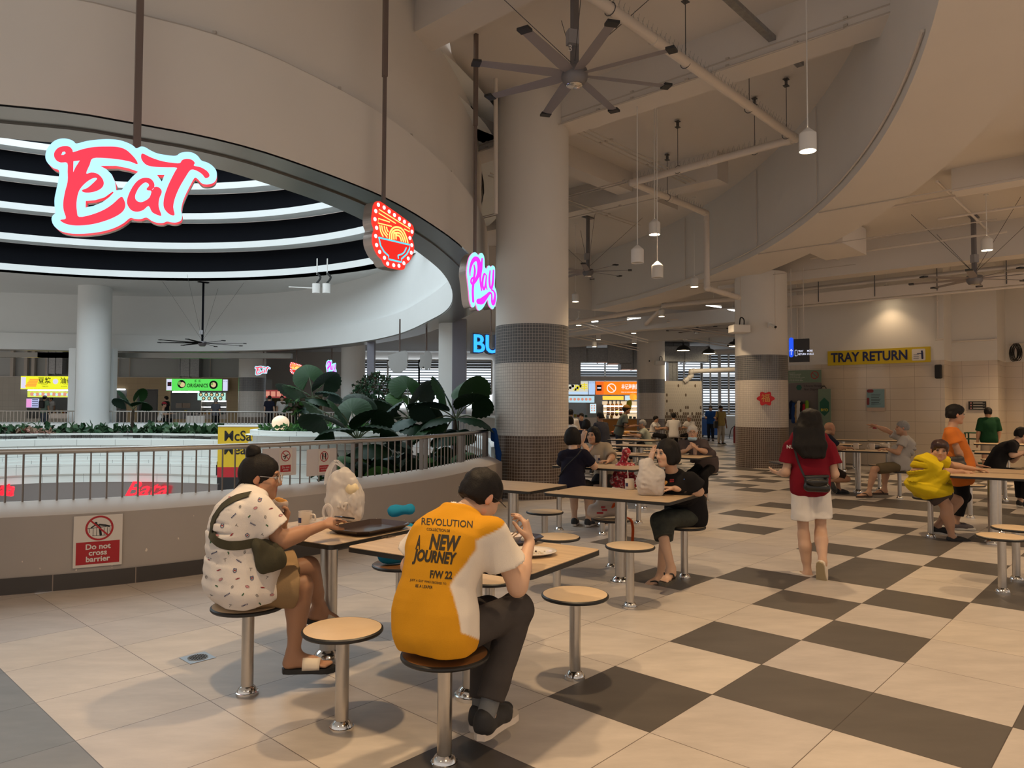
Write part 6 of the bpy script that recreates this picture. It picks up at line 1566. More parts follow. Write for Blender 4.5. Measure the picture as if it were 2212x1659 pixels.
def eat_sign(pl,t,k=1.0,side=.10):
 S=lambda P:[(p[0]*k,p[1]*k)for p in P]
 b=MB(); hs=[S(h_)for h_ in E_h]; b.prism(S(rnd(E_out)),pl.o,pl.ax,pl.ay,.03*k,0,1,hs); b.build('glowing_face',[G_cyan,G_redside],t,smooth=False)
 b=MB(); q=Plane.__new__(Plane); q.o, q.ax, q.ay, q.n=pl.o-pl.n*.032*k, pl.ax, pl.ay, pl.n; b.prism(S(rnd(E_out)),q.o,q.ax,q.ay,.045*k,0,0,hs); b.build('red_rim',G_redside,t,smooth=False)
 b=MB(); b.prism(S(rnd(E_out)),q.o-pl.n*.047*k,q.ax,q.ay,side*k*.5,0,0,hs); b.build('back_box',M_signside,t,smooth=False)
 b=MB()
 for p, h_ in E_let:b.prism(S(rnd(p)),pl.o+pl.n*.006*k,pl.ax,pl.ay,.005*k,0,0,[S(x)for x in h_])
 b.build('lettering',G_red,t,smooth=False)
def bowl_sign(pl,t,k=1.0,side=.14):
 S=lambda P:[(p[0]*k,p[1]*k)for p in P]
 b=MB(); b.prism(S(rnd(B_out)),pl.o,pl.ax,pl.ay,.02*k); b.build('glowing_face',G_redback,t,smooth=False)
 b=MB(); b.prism(S(rnd(B_out)),pl.o-pl.n*.021*k,pl.ax,pl.ay,side*k); b.build('back_box',M_signside,t,smooth=False)
 b=MB(); u=.0235*k
 for c in S(B_dots):disc(b,pl,c,.023*k,.004*k)
 b.build('bulb',G_white,t,smooth=False)
 b=MB(); bx=S(B_bowl); b.prism(bx,pl.at(0,0,.002*k),pl.ax,pl.ay,0); b.build('bowl_panel',glow('sign_red_deep',(.95,.02,.012),.85,(.2,.01,.01)),t,smooth=False)
 b=MB()
 for p, w, m_ in B_lines:stroke(b,pl,S(p),u*.55,.006*k,n=1)
 for p in B_no:stroke(b,pl,S(p),u*.75,.006*k)
 for p in B_arc:stroke(b,pl,S(p),u*.85,.006*k,n=6)
 b.build('noodle_lines',G_yel,t,smooth=False)
 b=MB(); stroke(b,pl,bx+[bx[0]],u*.8,.008*k,n=1); stroke(b,pl,S(B_hi),u*.7,.008*k); b.build('bowl_outline',G_ltcyan,t,smooth=False)
def play_sign(pl,t,k=1.0,side=.16):
 S=lambda P:[(p[0]*k,p[1]*k)for p in P]
 b=MB(); b.prism(S(rnd(P_out)),pl.o,pl.ax,pl.ay,.025*k,0,1); b.build('glowing_face',[glow('sign_aqua',(.30,.85,.95),1.1),G_pinkside],t,smooth=False)
 b=MB(); b.prism(S(rnd(P_out)),pl.o-pl.n*.027*k,pl.ax,pl.ay,side*k); b.build('back_box',M_signside,t,smooth=False)
 b=MB()
 for p, w in P_st:stroke(b,pl,S(p),[x*k for x in w],.006*k)
 b.build('lettering',G_mag,t,smooth=False)
M_rod=mat('sign_rod',(.22,.18,.17),rough=.35,metal=.7)
def rod(t,x,y,z0,z1,r0=.028,r1=.036,z=None):
 b=MB(); b.box((x,y,(z0+z1)/2),(r0*2,r0*2,z1-z0),rotz3(.6));
 if z:b.box((x,y,(z+z1)/2),(r1*2,r1*2,z1-z),rotz3(.6))
 b.build('hanging_pole',M_rod,t)
t=thing('eat_sign','large illuminated sign reading Eat in red script on pale blue, hung on a pole','sign',pE.o,group='hanging food court signs'); eat_sign(pE,t); q=pE.at(*pE.px(294,300),-.06); rod(t,q[0],q[1],q[2]-.1,7.0)
t=thing('noodle_bowl_sign','illuminated red noodle bowl sign with round bulbs around its edge, hung on a pole','sign',pB.o,group='hanging food court signs'); bowl_sign(pB,t); q=pB.at(*pB.px(839,440),-.08); rod(t,q[0],q[1],q[2]-.3,7.0,.018,.026,5.3)
t=thing('play_sign','illuminated sign reading Play in magenta script on aqua, beside the near column','sign',pP.o,group='hanging food court signs'); play_sign(pP,t); q=pP.at(*pP.px(1034,545),-.09); rod(t,q[0],q[1],q[2]-.3,7.0,.018,.026,5.6)
for fn, nm, u, v, y, k, lab in((eat_sign,'eat_sign',567,800,31.5,.52,'small distant Eat sign glowing across the opening'),(bowl_sign,'noodle_bowl_sign',638,796,31.0,.80,'small distant noodle bowl sign across the opening'),(play_sign,'play_sign',715,794,30.0,.80,'small distant Play sign across the opening')):
 p=Plane(u,v,y,(.35,-.94,0)); t=thing(nm,lab,'sign',p.o,group='hanging food court signs'); fn(p,t,k); rod(t,p.o[0],p.o[1]+.12,p.o[2]+.25,4.2,.02)
for u, v, y, k, O_, lab in((862,780,22.5,.95,B_out,'grey back of a hanging sign beyond the fan palms, left one'),(920,778,22.0,.70,P_out,'grey back of a hanging sign beyond the fan palms, right one')):
 p=Plane(u,v,y,(.1,-1,0)); t=thing('grey_hanging_sign',lab,'sign',p.o); b=MB(); b.prism(rnd([(-x*k,yy*k)for x,yy in O_][::-1]),p.o,p.ax,p.ay,.16); b.build('back_box',mat('sign_back_grey',(.42,.41,.40),rough=.5),t,smooth=False); rod(t,p.o[0],p.o[1]+.1,p.o[2]+.3,4.3,.02)
pN=Plane(1062,746,15.0,(.55,-.83,0)); t=thing('neon_sign','blue neon letters half hidden behind the near tiled column','sign',pN.o)
b=MB(); put_text(b,'BUA',pN.at(.03,0,.02),pN.ax,pN.ay,.52,extrude=.02,bold=.006); b.build('neon_letters',glow('neon_blue',(.02,.25,1.0),2.2),t,smooth=False)
b=MB(); put_text(b,'BUA',pN.at(.03,0,-.04),pN.ax,pN.ay,.52,extrude=.05,bold=.03); b.build('back_letters',M_darkgrey,t,smooth=False)
b=MB(); b.cyl(pN.at(0,.2,-.03),pN.at(0,1.0,-.03),.012); b.build('hanging_pole',M_rod,t)
# flat notices
M_board, M_signred=mat('white_board',(.72,.66,.60),rough=.5), mat('sign_red_paint',(.42,.012,.018),rough=.45)
M_ink, M_signwhite=mat('black_ink',(.012,.012,.012),rough=.6), mat('white_ink',(.75,.70,.66),rough=.5)
def circle_sym(mb,pl,c,r,w,z,mi,n=36):
 o=[pl.at(c[0]+r*math.cos(a),c[1]+r*math.sin(a),z)for a in np.arange(n)*2*math.pi/n]; i=[pl.at(c[0]+(r-w)*math.cos(a),c[1]+(r-w)*math.sin(a),z)for a in np.arange(n)*2*math.pi/n]
 mb.add(o+i,[(k,(k+1)%n,n+(k+1)%n,n+k)for k in range(n)],mi)
 a=math.radians(135); d=np.array([math.cos(a),math.sin(a)]); p=np.array([-d[1],d[0]])*w*.42; e0, e1=np.array(c)+d*(r-w*.5), np.array(c)-d*(r-w*.5)
 mb.add([pl.at(*(e0-p),z+.0004),pl.at(*(e0+p),z+.0004),pl.at(*(e1+p),z+.0004),pl.at(*(e1-p),z+.0004)],[(3,2,1,0),],mi)
i_=int(np.argmin([abs(ray(212,1168)[0]/ray(212,1168)[1]-f[0]/f[1])for f in front])); tt=front[i_+2]-front[i_-2]; tt/=np.linalg.norm(tt)
pD=Plane.__new__(Plane); pD.ax, pD.ay=np.array([tt[0],tt[1],0]), np.array([0,0,1.0]); pD.n=np.cross(pD.ax,pD.ay)
mid_=np.array([*front[i_],0])+pD.n*.012; pD.o=mid_; x0, y0=pD.px(212,1168); pD.o=pD.at(x0,y0)
t=thing('barrier_notice','white and red notice reading Do not cross barrier, fixed to the grey parapet','sign',pD.o)
w_, h_=.178, .208
b=MB(); b.prism(rrect(.355,.425,.004),pD.o,pD.ax,pD.ay,.006); b.build('board',M_board,t,smooth=False)
b=MB(); rect(b,pD,-.158,-.19,.158,-.005,.001); circle_sym(b,pD,(.008,.105),.103,.0155,.0012,0); b.build('red_panel',M_signred,t,smooth=False)
b=MB()
for tx_, yy in(('Do not',-.048),('cross',-.098),('barrier',-.150)):put_text(b,tx_,pD.at(0,yy+.0,.002),pD.ax,pD.ay,.062,bold=.0016)
b.build('lettering',M_signwhite,t,smooth=False)
b=MB(); pic=lambda*p, w=.006:stroke(b,pD,[(x*.001+.008,y*.001+.105)for x,y in p],w,.0008,n=1)
disc(b,pD,(-.018,.148),.010,.0008)
pic((-85,0),(90,12),w=.005)
for x in(-74,-46,-20,8,34,58,76):pic((x,0),(x,-60 if abs(x)<60 else-35),w=.004)
pic((-50,-62),(50,-62),w=.004); pic((-22,30),(2,5),(10,-58),w=.018); pic((-22,32),(-60,6),w=.01); pic((0,28),(40,20),(70,10),w=.015); b.build('pictogram',M_ink,t,smooth=False)
for ux, uw, kind, lab in((604,68,0,'laminated notice tied to the railing behind the head of the woman in the printed shirt'),(695,76,1,'laminated notice with crossed-out footprints tied to the railing beside the plastic bag')):
 j=int(np.argmin([abs(ray(ux,1000)[0]/ray(ux,1000)[1]-f[0]/f[1])for f in near])); tt=near[j+2]-near[j-2]; tt/=np.linalg.norm(tt)
 p=Plane.__new__(Plane); p.ax, p.ay=np.array([tt[0],tt[1],0]), np.array([0,0,1.0]); p.n=np.cross(p.ax,p.ay); p.o=np.array([*near[j],0])+p.n*.016
 x0, y0=p.px(ux,998); p.o=p.at(x0,y0); t=thing('railing_notice',lab,'sign',p.o)
 b=MB(); b.prism(rrect(.40,.285,.012),p.o,p.ax,p.ay,.002); b.build('laminated_sheet',mat('laminate_sheet',(.66,.60,.59),rough=.18,coat=.6),t,smooth=False)
 b=MB(); cx=.07 if kind==0 else .03
 rect(b,p,cx-.075,-.12,cx+.075,.125,.0012); b.build('paper',M_board,t,smooth=False)
 b=MB(); circle_sym(b,p,(cx,.058),.056,.009,.0022,0); rect(b,p,cx-.062,-.105,cx+.062,-.035,.002); b.build('red_symbol',M_signred,t,smooth=False)
 b=MB()
 if kind:
  for sx in(-.017,.017):stroke(b,p,[(cx+sx,.030),(cx+sx*1.15,.055),(cx+sx,.085)],[.016,.019,.022],.0018)
 else:stroke(b,p,[(cx-.03,.05),(cx+.03,.07)],.01,.0018); stroke(b,p,[(cx,.06),(cx-.01,.03)],.014,.0018)
 b.build('pictogram',M_ink,t,smooth=False)
 b=MB(); T2_=('DO NOT SIT OR','STAND HERE')if kind else('Do not','cross')
 for tx_, yy in zip(T2_,(-.058,-.082)):put_text(b,tx_,p.at(cx,yy,.003),p.ax,p.ay,.0155 if kind else .03)
 b.build('lettering',M_signwhite,t,smooth=False)
def wallplane(u,v,p_coord):
 d=ray(u,v); c=np.array([0,0,EYE]); t=p_coord/(d@PH); q=Plane.__new__(Plane); q.o=c+d*t; q.ax, q.ay, q.n=QH.copy(), np.array([0,0,1.0]), -PH; return q
M_navyink, M_signyel=mat('navy_ink',(.012,.018,.085),rough=.5), mat('sign_yellow_paint',(.62,.45,.010),rough=.45)
q=wallplane(1894,770,21.37); t=thing('tray_return_sign','long yellow TRAY RETURN sign on the tiled wall','sign',q.o)
b=MB(); b.prism(rrect(2.62,.41,.008),q.o,q.ax,q.ay,.025); b.build('board',M_signyel,t,smooth=False)
b=MB(); put_text(b,'TRAY RETURN',q.at(-.22,.0,.003),q.ax,q.ay,.36,bold=.011,fit=1.98); b.build('lettering',M_navyink,t,smooth=False)
b=MB(); b.prism([(x+1.03,y)for x,y in rrect(.32,.31,.03)],q.at(0,0,.004),q.ax,q.ay,.003); b.build('pictogram_panel',M_signwhite,t,smooth=False)
b=MB(); disc(b,q,(1.11,.085),.026,.006); stroke(b,q,[(1.115,.05),(1.12,-.10)],.05,.006); stroke(b,q,[(1.1,.03),(1.0,.03)],.02,.006)
for y_ in(-.09,-.05,0.0):stroke(b,q,[(.91,y_),(1.03,y_)],.012,.006,n=1)
b.build('pictogram',M_navyink,t,smooth=False)
pS=Plane(1726,757,17.4,(-.52,-.85,0)); t=thing('direction_sign','hanging black sign with blue arrow strip reading TRAY RETURN and MORE STALLS','sign',pS.o)
S_=lambda u, v:pS.px(u,v)
c0, c1, c2, c3=S_(1703.5,728.5), S_(1747.5,738), S_(1747.5,782.5), S_(1703.5,777)
b=MB(); wS, hS=(c1[0]-c0[0])/2, .28; b.prism(rrect(wS*2,hS*2,.004),pS.o,pS.ax,pS.ay,.06); b.build('panel',mat('sign_black',(.022,.02,.02),rough=.4),t,smooth=False)
b=MB(); stroke(b,pS,[(-wS+.055,hS-.01),(-wS+.055,-.11)],.105,.004,n=1); b.build('blue_strip',glow('sign_blue_strip',(.01,.09,.9),.9,(.01,.04,.3)),t,smooth=False)
b=MB()
for tx_, x, y_ in(('TRAY',.0,.0),('RETURN',.0,-.075),('MORE',.20,.0),('STALLS',.20,-.075)):put_text(b,tx_,pS.at(-wS+.215+x,y_-.02,.003),pS.ax,pS.ay,.062,align='LEFT',bold=.001,sx=.75)
stroke(b,pS,[(-wS+.055,-.10),(-wS+.055,.03)],.012,.006,n=1); stroke(b,pS,[(-wS+.02,-.01),(-wS+.055,.035),(-wS+.09,-.01)],.012,.006,n=1); circle_pts=rrect(.05,.14,.01)
stroke(b,pS,[(-wS+.165+x,y_-.06)for x,y_ in circle_pts+circle_pts[:1]],.008,.004,n=1)
b.build('lettering',glow('sign_lit_white',(.75,.8,1.0),.9),t,smooth=False)
b=MB()
for x in(-wS+.05,wS*.45):b.cyl(pS.at(x,hS,-.03),pS.at(x,2.0,-.03),.010)
b.build('hanging_rods',M_conduit,t)
M_redpaper, M_gold=mat('red_paper',(.50,.012,.018),rough=.5), mat('gold_print',(.62,.36,.08),rough=.35,metal=.3)
pR=Plane(1654,861,18.42,(-.30,-.95,0)); t=thing('red_ornament','red paper ornament with gold character on the middle column','ornament',pR.o)
rp_=[(.17*math.cos(a)*(1+.16*math.cos(6*a))*1.12,.17*math.sin(a)*(1+.16*math.cos(6*a)))for a in np.arange(48)*2*math.pi/48]
b=MB(); b.prism(rp_,pR.o,pR.ax,pR.ay,.008); b.build('paper',M_redpaper,t,smooth=False)
b=MB(); put_text(b,'福',pR.at(0,0,.002),pR.ax,pR.ay,.22); b.build('gold_character',M_gold,t,smooth=False)
pR2=Plane(1217,834,12.36,(.80,-.60,0)); t=thing('red_ornament','red and gold festive paper ornament with tassel on the right side of the near column','ornament',pR2.o)
b=MB(); b.prism([(0,.24),(.05,.19),(.06,.12),(.11,.05),(.12,-.06),(.07,-.14),(.03,-.24),(-.03,-.24),(-.07,-.14),(-.12,-.06),(-.11,.05),(-.06,.12),(-.05,.19)][::-1],pR2.o,pR2.ax,pR2.ay,.02); b.build('paper',M_redpaper,t,smooth=False)
b=MB(); put_text(b,'福',pR2.at(0,-.02,.003),pR2.ax,pR2.ay,.13)
for a in range(8):disc(b,pR2,(.09*math.cos(a*.785),-.02+.11*math.sin(a*.785)),.015,.002,n=8)
b.build('gold_print',M_gold,t,smooth=False)
q=wallplane(1892,863,21.36); t=thing('wall_poster','blue-grey poster with dark red corners on the tiled wall','poster',q.o)
b=MB(); b.prism(rrect(.46,.60,.004),q.at(0,-.02),q.ax,q.ay,.004); b.build('sheet',mat('poster_paper',(.55,.42,.33),rough=.5),t,smooth=False)
b=MB(); rect(b,q,-.23,-.22,.22,.28,.002,0); b.prism(rrect(.17,.09,.04),q.at(-.14,.235,.004),q.ax,q.ay,.001,1); b.prism(rrect(.07,.2,.03),q.at(-.2,-.05,.004),q.ax,q.ay,.001,1)
for k in range(7):rect(b,q,-.12,.14-k*.045,.12-.02*(k%3),.15-k*.045,.003,2)
b.build('print',[mat('poster_teal',(.20,.33,.36),rough=.5),mat('poster_red',(.20,.03,.035),rough=.5),M_ink],t,smooth=False)
q=wallplane(2111,876,22.22); t=thing('wall_notice','small black rules notice on the recessed tiled wall','sign',q.o)
b=MB(); b.prism(rrect(.40,.22,.004),q.o,q.ax,q.ay,.006); b.build('board',M_ink,t,smooth=False)
b=MB()
for k in range(3):disc(b,q,(-.14,.065-k*.068),.02,.002,1); rect(b,q,-.09,.068-k*.068,.12,.076-k*.068,.002); rect(b,q,-.09,.055-k*.068,.17,.060-k*.068,.002)
b.build('print',[M_signwhite,mat('notice_pink',(.45,.2,.2),rough=.5)],t,smooth=False)
q=wallplane(2029,803,21.36); t=thing('wall_speaker','small black box speaker mounted on the tiled wall','speaker',q.o)
b=MB(); b.bbox(q.at(0,0,.09),(.15,.16,.36),.02,np.stack([q.ax,q.n,q.ay],1)); b.build('cabinet',M_ink,t); b=MB(); b.box(q.at(0,0,.01),(.06,.02,.1),np.stack([q.ax,q.n,q.ay],1)); b.build('bracket',M_darkgrey,t)
q=wallplane(1735,822,21.05); q.o=q.o; t=thing('recycling_board','pale green and grey board reading Choose Reusable Not Disposable, behind the walking woman','board',(q.o[0],q.o[1],0))
M_sage=mat('sage_board',(.17,.24,.17),rough=.6)
b=MB(); b.prism(rrect(.95,.36,.005),q.at(.03,.12),q.ax,q.ay,.03); b.build('header_panel',M_sage,t,smooth=False)
b=MB(); b.prism(rrect(.95,1.9,.005),q.at(.03,-1.02),q.ax,q.ay,.03); b.build('lower_panel',mat('board_grey',(.16,.14,.135),rough=.6),t,smooth=False)
b=MB();
for k, s_ in enumerate(('Instructions:','-Donate your unwanted',' reusable grocery bags','-Pick up reusable bags if needed','-Take only what you need','-Keep bag rack clean & neat')):put_text(b,s_,q.at(-.40,.23-k*.045,.003),q.ax,q.ay,.035,align='LEFT')
b.build('instructions',M_signwhite,t,smooth=False)
b=MB(); put_text(b,'Choose Reusable',q.at(.02,-.16,.003),q.ax,q.ay,.085,align='LEFT'); put_text(b,'Not Disposable',q.at(.02,-.26,.003),q.ax,q.ay,.085,align='LEFT'); b.build('slogan',M_ink,t,smooth=False)
b=MB(); disc(b,q,(-.12,-.2),.085,.003,n=6); b.build('green_badge',mat('badge_green',(.01,.10,.06),rough=.5),t,smooth=False)
b=MB(); circle_sym(b,q,(.33,.15),.11,.018,.004,0); b.build('prohibition_mark',M_signred,t,smooth=False)
b=MB(); b.box(q.at(.03,-1.95,-.1),(1.0,.3,.06),np.stack([q.ax,q.n,q.ay],1)); b.build('stand_base',M_darkgrey,t)
bags_c=[(.012,.02,.05),(.02,.05,.16),(.42,.28,.14),(.6,.56,.5),(.03,.028,.03),(.35,.02,.03),(.16,.30,.03)]
for k, c in enumerate(bags_c):
 s=SDF(); o=q.at(-.33+k*.075,-.62-.05*(k%3),.06+.02*(k%2)); s.cap(o,o+np.array([0,0,-.45-.05*(k%2)]),.05,.065,.02); s.noise(.012,30,k)
 ob=sdf_obj('cloth_bag',s,.018,cloth('tote%d'%k,c),None); _props(ob,['navy','dark blue','tan','white','black','red','lime green'][k]+' cloth bag hanging on the recycling board rail','bag','cloth bags on the recycling board')
q=wallplane(1781,878,20.9); t=thing('recycling_banner','narrow sage green banner with a dark green hexagon badge beside the recycling board','banner',(q.o[0],q.o[1],0))
b=MB(); b.prism(rrect(.34,1.75,.005),q.at(0,-.38),q.ax,q.ay,.03); b.build('panel',M_sage,t,smooth=False)
b=MB(); b.prism([(0,.25),(.13,.12),(.13,-.14),(0,-.27),(-.13,-.14),(-.13,.12)][::-1],q.at(0,0,.006),q.ax,q.ay,.003); b.build('hexagon_badge',MATS['badge_green'],t,smooth=False)
b=MB(); put_text(b,'BYO',q.at(0,-.1,.008),q.ax,q.ay,.1,bold=.003); b.build('lettering',mat('yellow_ink',(.6,.5,.05),rough=.5),t,smooth=False)
b=MB(); b.tube([q.at(.07*math.cos(a)-.02,.5+.07*math.sin(a),0)for a in np.linspace(0,math.pi,9)],.012,6); b.build('hook',M_ink,t)
b=MB(); b.box(q.at(0,-1.22,0),(.4,.3,.05),np.stack([q.ax,q.n,q.ay],1)); b.build('stand_base',M_darkgrey,t)
# pipes, conduits, fans and ducts under the ceiling
def pqz(p,q,z):return PQ(p,q,z)
def pipe_run(label,pts,r,m=None,name='drain_pipe',collars=True,n=12):
 t=thing(name,label,'pipe',pts[0])
 b=MB()
 for i in range(len(pts)-1):b.tube([pts[i],pts[i+1]],r,n)
 for p in pts[1:-1]:b.ball(p,r*1.12,10)
 b.build('pipe_length',m or M_pipe,t)
 if collars:
  b=MB()
  for i in range(len(pts)-1):
   a, c=np.array(pts[i]), np.array(pts[i+1]); d=nv(c-a); L=np.linalg.norm(c-a)
   for s_ in[.12,L-.12]+([L/2]if L>2.5 else[]):b.cyl(a+d*(s_-.05),a+d*(s_+.05),r*1.13,n=12)
  b.build('collar',m or M_pipe,t)
 return t
d1, d2, d3, d4=pqz(3.2,-4.62,6.0), pqz(11.88,-4.56,6.0), pqz(12.05,-7.88,6.0), pqz(15.1,-7.85,6.0)
zb=W(1530,622,d4[1])[2]; d5=d4.copy(); d5[2]=zb; d6=W(1596,643,d5[1]+1.6)
t=pipe_run('long cream drain pipe under the ceiling, turning down beside the middle column',[d1,d2,d3,d4,d5,d6],.066)
sp=MB()
for a, c in((d1,d2),(d2,d3),(d3,d4)):
 L=np.linalg.norm(c-a); d=(c-a)/L
 for s_ in np.arange(.5,L-.2,.05):
  p=a+d*s_+np.array([0,0,.06]); x=nv(np.cross(d,[0,0,1]))*(.03 if int(s_*20)%2 else-.03); sp.cyl(p,p+x+np.array([0,0,.10]),.0022,n=3)
o=sp.build('bird_spikes',M_zinc,t); o['kind']='stuff'
M_hanger=mat('hanger_grey',(.10,.10,.105),rough=.5,metal=.4)
def hanger(p,top,label,r=.075,size=.13):
 t=thing('pipe_hanger',label,'hanger',p,group='pipe hangers')
 b=MB(); b.box((p[0],p[1],top-size*.45),(size*.7,.012,size*.9),RPQ); b.box((p[0],p[1],top-size*.88),(size*.7,size*.6,.012),RPQ); b.box((p[0],p[1],top-.006),(size*.7,size*.6,.012),RPQ); b.build('bracket',M_hanger,t)
 b=MB(); b.cyl((p[0],p[1],p[2]+r),(p[0],p[1],top-size*.9),.006,n=6); b.build('rod',M_hanger,t)
 b=MB(); b.tube([p+r*(np.cos(a)*QH+np.array([0,0,np.sin(a)]))for a in np.arange(12)*2*math.pi/12],.006,5,closed=True); b.build('ring',M_hanger,t)
for p in(5.2,6.6,8.3,10.2,11.6):hanger(pqz(p,-4.6,6.0),6.92,'dark bracket and rod holding the long drain pipe')
for q in(-5.3,-6.8):hanger(pqz(11.96,q,6.0),6.92,'dark bracket and rod holding the long drain pipe')
hanger(pqz(13.4,-7.87,6.0),6.92,'dark bracket and rod holding the long drain pipe')
def conduits(label,runs,r=.013,m=None):
 b=MB()
 for a, c in runs:b.tube([a,c],r,6)
 for a, c in runs:
  L=np.linalg.norm(np.array(c)-a)
  for s_ in np.arange(1.0,L,1.6):
   p=np.array(a)+(np.array(c)-a)*s_/L; b.box(p+np.array([0,0,.018]),(.05,.05,.03),RPQ)
 return single('conduit',b,m or M_conduit,label,'conduit')
conduits('bundle of thin conduits along the ceiling beam behind the ceiling fan',[(pqz(9.50,-12,z),pqz(9.50,-2.2,z))for z in(6.37,6.47)]+[(pqz(9.42,-11,6.33),pqz(9.42,-3.0,6.33))])
conduits('thin conduits running away from the viewer under the hall ceiling',[(pqz(9.8,-7.5-k*.12,6.4),pqz(14.0,-7.5-k*.12,6.4))for k in range(3)]+[(pqz(6.0,-3.3,6.9),pqz(9.7,-3.3,6.9)),(pqz(4.0,-5.6,6.9),pqz(9.6,-5.6,6.9))])
conduits('conduits crossing the hall ceiling further back',[(pqz(12.4,-12.5,6.2),pqz(12.4,-7.4,6.2)),(pqz(12.52,-12.5,6.2),pqz(12.52,-7.4,6.2)),(pqz(10.4,-10.2,6.3),pqz(16,-10.2,6.3)),(pqz(10.5,-10.35,6.3),pqz(16,-10.35,6.3)),(pqz(13.3,-11.6,6.0),pqz(13.3,-8,6.0))])
tr=MB();
for q in(-3.62,-3.5):pass
tr.box(pqz(8.0,-3.95,6.55),(5.0,.10,.06),RPQ); single('cable_tray',tr,M_zinc,'grey cable tray parallel to the drain pipe, behind the ceiling fan','cable tray')
ac=MB(); Ra=AR-.03
ac.tube([(AC[0]+Ra*math.cos(math.radians(a)),AC[1]+Ra*math.sin(math.radians(a)),5.14)for a in np.arange(-22,28.1,1)],.018,6)
for a_ in(-6,3,14):
 x, y=AC[0]+Ra*math.cos(math.radians(a_)), AC[1]+Ra*math.sin(math.radians(a_)); ac.tube([(x,y,5.14),(x,y,6.9)],.011,6)
single('conduit',ac,M_pipe,'conduit following the bottom of the big curved wall, with risers','conduit')
sc_=MB()
for a_ in(-6,3,14):
 x, y=AC[0]+AR*math.cos(math.radians(a_)), AC[1]+AR*math.sin(math.radians(a_)); e=np.array([x,y,4.985]); sc_.tube([e,e+QH*4.5+np.array([0,0,0])],.010,6)
single('conduit',sc_,M_conduit,'thin conduits across the underside of the curved band','conduit')
# ceiling fans
M_fan, M_fantip=mat('fan_grey',(.20,.19,.20),rough=.45,metal=.3), mat('fan_tip_black',(.02,.02,.022),rough=.5)
M_fanblade=mat('fan_blade',(.26,.24,.255),rough=.5,metal=.2)
def fan(c,R,top,a0,label,nb=8,wires=True,dark=False):
 t=thing('ceiling_fan',label,'fan',c,group='big ceiling fans'); c=np.array(c)
 b=MB(); b.lathe([(0,-.13),(.105,-.125),(.125,-.10),(.155,-.05),(.16,.02),(.15,.06),(.06,.075),(0,.075)],c,28); b.build('motor_hub',M_fan,t)
 b=MB(); b.lathe([(0,-.137),(.085,-.136),(.10,-.128)],c,24); b.build('hub_badge',M_chrome,t)
 mb_=M_black if dark else M_fanblade
 for k in range(nb):
  a=math.radians(a0+360/nb*k); d=np.array([math.cos(a),math.sin(a),0]); s_=np.array([-d[1],d[0],0]); up=np.array([0,0,1.0])
  b=MB(); g=[]
  for r, w, tl in((.13,.055,.25),(.3,.075,.22),(R*.6,.07,.16),(R*.96,.06,.12)):
   g.append([c+d*r+s_*w+up*(.0+w*tl),c+d*r+up*.012,c+d*r-s_*w-up*(w*tl),c+d*r-up*.006])
  g2=[list(x)+[x[0]]for x in g]; b.grid(g2); bl=b.build('blade',mb_,t)
  b=MB(); b.box(c+d*R*.98+up*.0,(.10,.135,.03),np.stack([d,s_,up],1)); b.build('blade_tip',M_fantip,bl)
 b=MB(); b.box((c[0],c[1],(c[2]+top)/2+.03),(.075,.075,top-c[2]-.06),rotz3(.5)); b.box((c[0],c[1],top-.02),(.4,.16,.03),RPQ); b.build('down_rod',M_fan if not dark else M_black,t)
 b=MB(); b.box((c[0]-.03,c[1]-.06,c[2]+.42),(.13,.10,.17),rotz3(.3)); b.build('control_box',mat('fan_box',(.33,.32,.33),rough=.5),t)
 if wires:
  b=MB()
  for k in range(4):
   a=YAW+math.pi/4+k*math.pi/2; L=min(1.6,(top-c[2])*1.0); b.cyl((c[0]+.04*math.cos(a),c[1]+.04*math.sin(a),c[2]+.15),(c[0]+L*math.cos(a),c[1]+L*math.sin(a),top),.005,n=5)
  b.build('guy_wires',M_hanger,t)
fan(W(1241,162,8.5),1.22,6.95,-31,'big grey eight-bladed ceiling fan nearest the viewer, in front of the near column')
fan(W(1270,587,20.3),1.2,6.95,-12,'big ceiling fan in the middle of the hall, right of the near column')
fan(W(2105,602,15.4),1.22,5.7,8,'big ceiling fan at the right under the lower ceiling')
fan(W(1506,712,29.0),1.22,4.95,20,'big ceiling fan in the back hall above the far column')
fan(W(437,741,28.6),1.68,6.5,5,'black ceiling fan hanging over the opening',dark=True)
q=Plane(1232,101,8.36,(-.1,-1,-.05)); b=MB(); put_text(b,'3',q.at(0,-.02),q.ax,q.ay,.11); single('number_plate',b,mat('white_ink',(.7,.7,.7)),'white number 3 on the near ceiling fan\'s control box','number')
for u, lab in((683,'left small white fan'),(705,'right small white fan')):
 p=W(u,622,24); t=thing('oscillating_fan',lab+' hanging from the white soffit over the opening','fan',p); b=MB(); b.cyl(p+np.array([0,0,-.18]),p+np.array([0,0,.14]),.13,n=14); b.build('motor_body',M_lampshade,t)
 b=MB(); b.tube(smooth_path([p+np.array([0,0,.14]),p+np.array([.14,0,.35]),p+np.array([.02,0,.5])],5),.035,6); b.build('hook',M_ink,t); b=MB(); b.cyl(p+np.array([.02,0,.45]),(p[0]+.02,p[1],6.5),.02,n=6); b.build('stem',M_lampshade,t)
 if u<700:b=MB(); b.box(p+np.array([-.5,0,0]),(.8,.2,.03),rotz3(.3)); b.build('blade',M_lampshade,t)
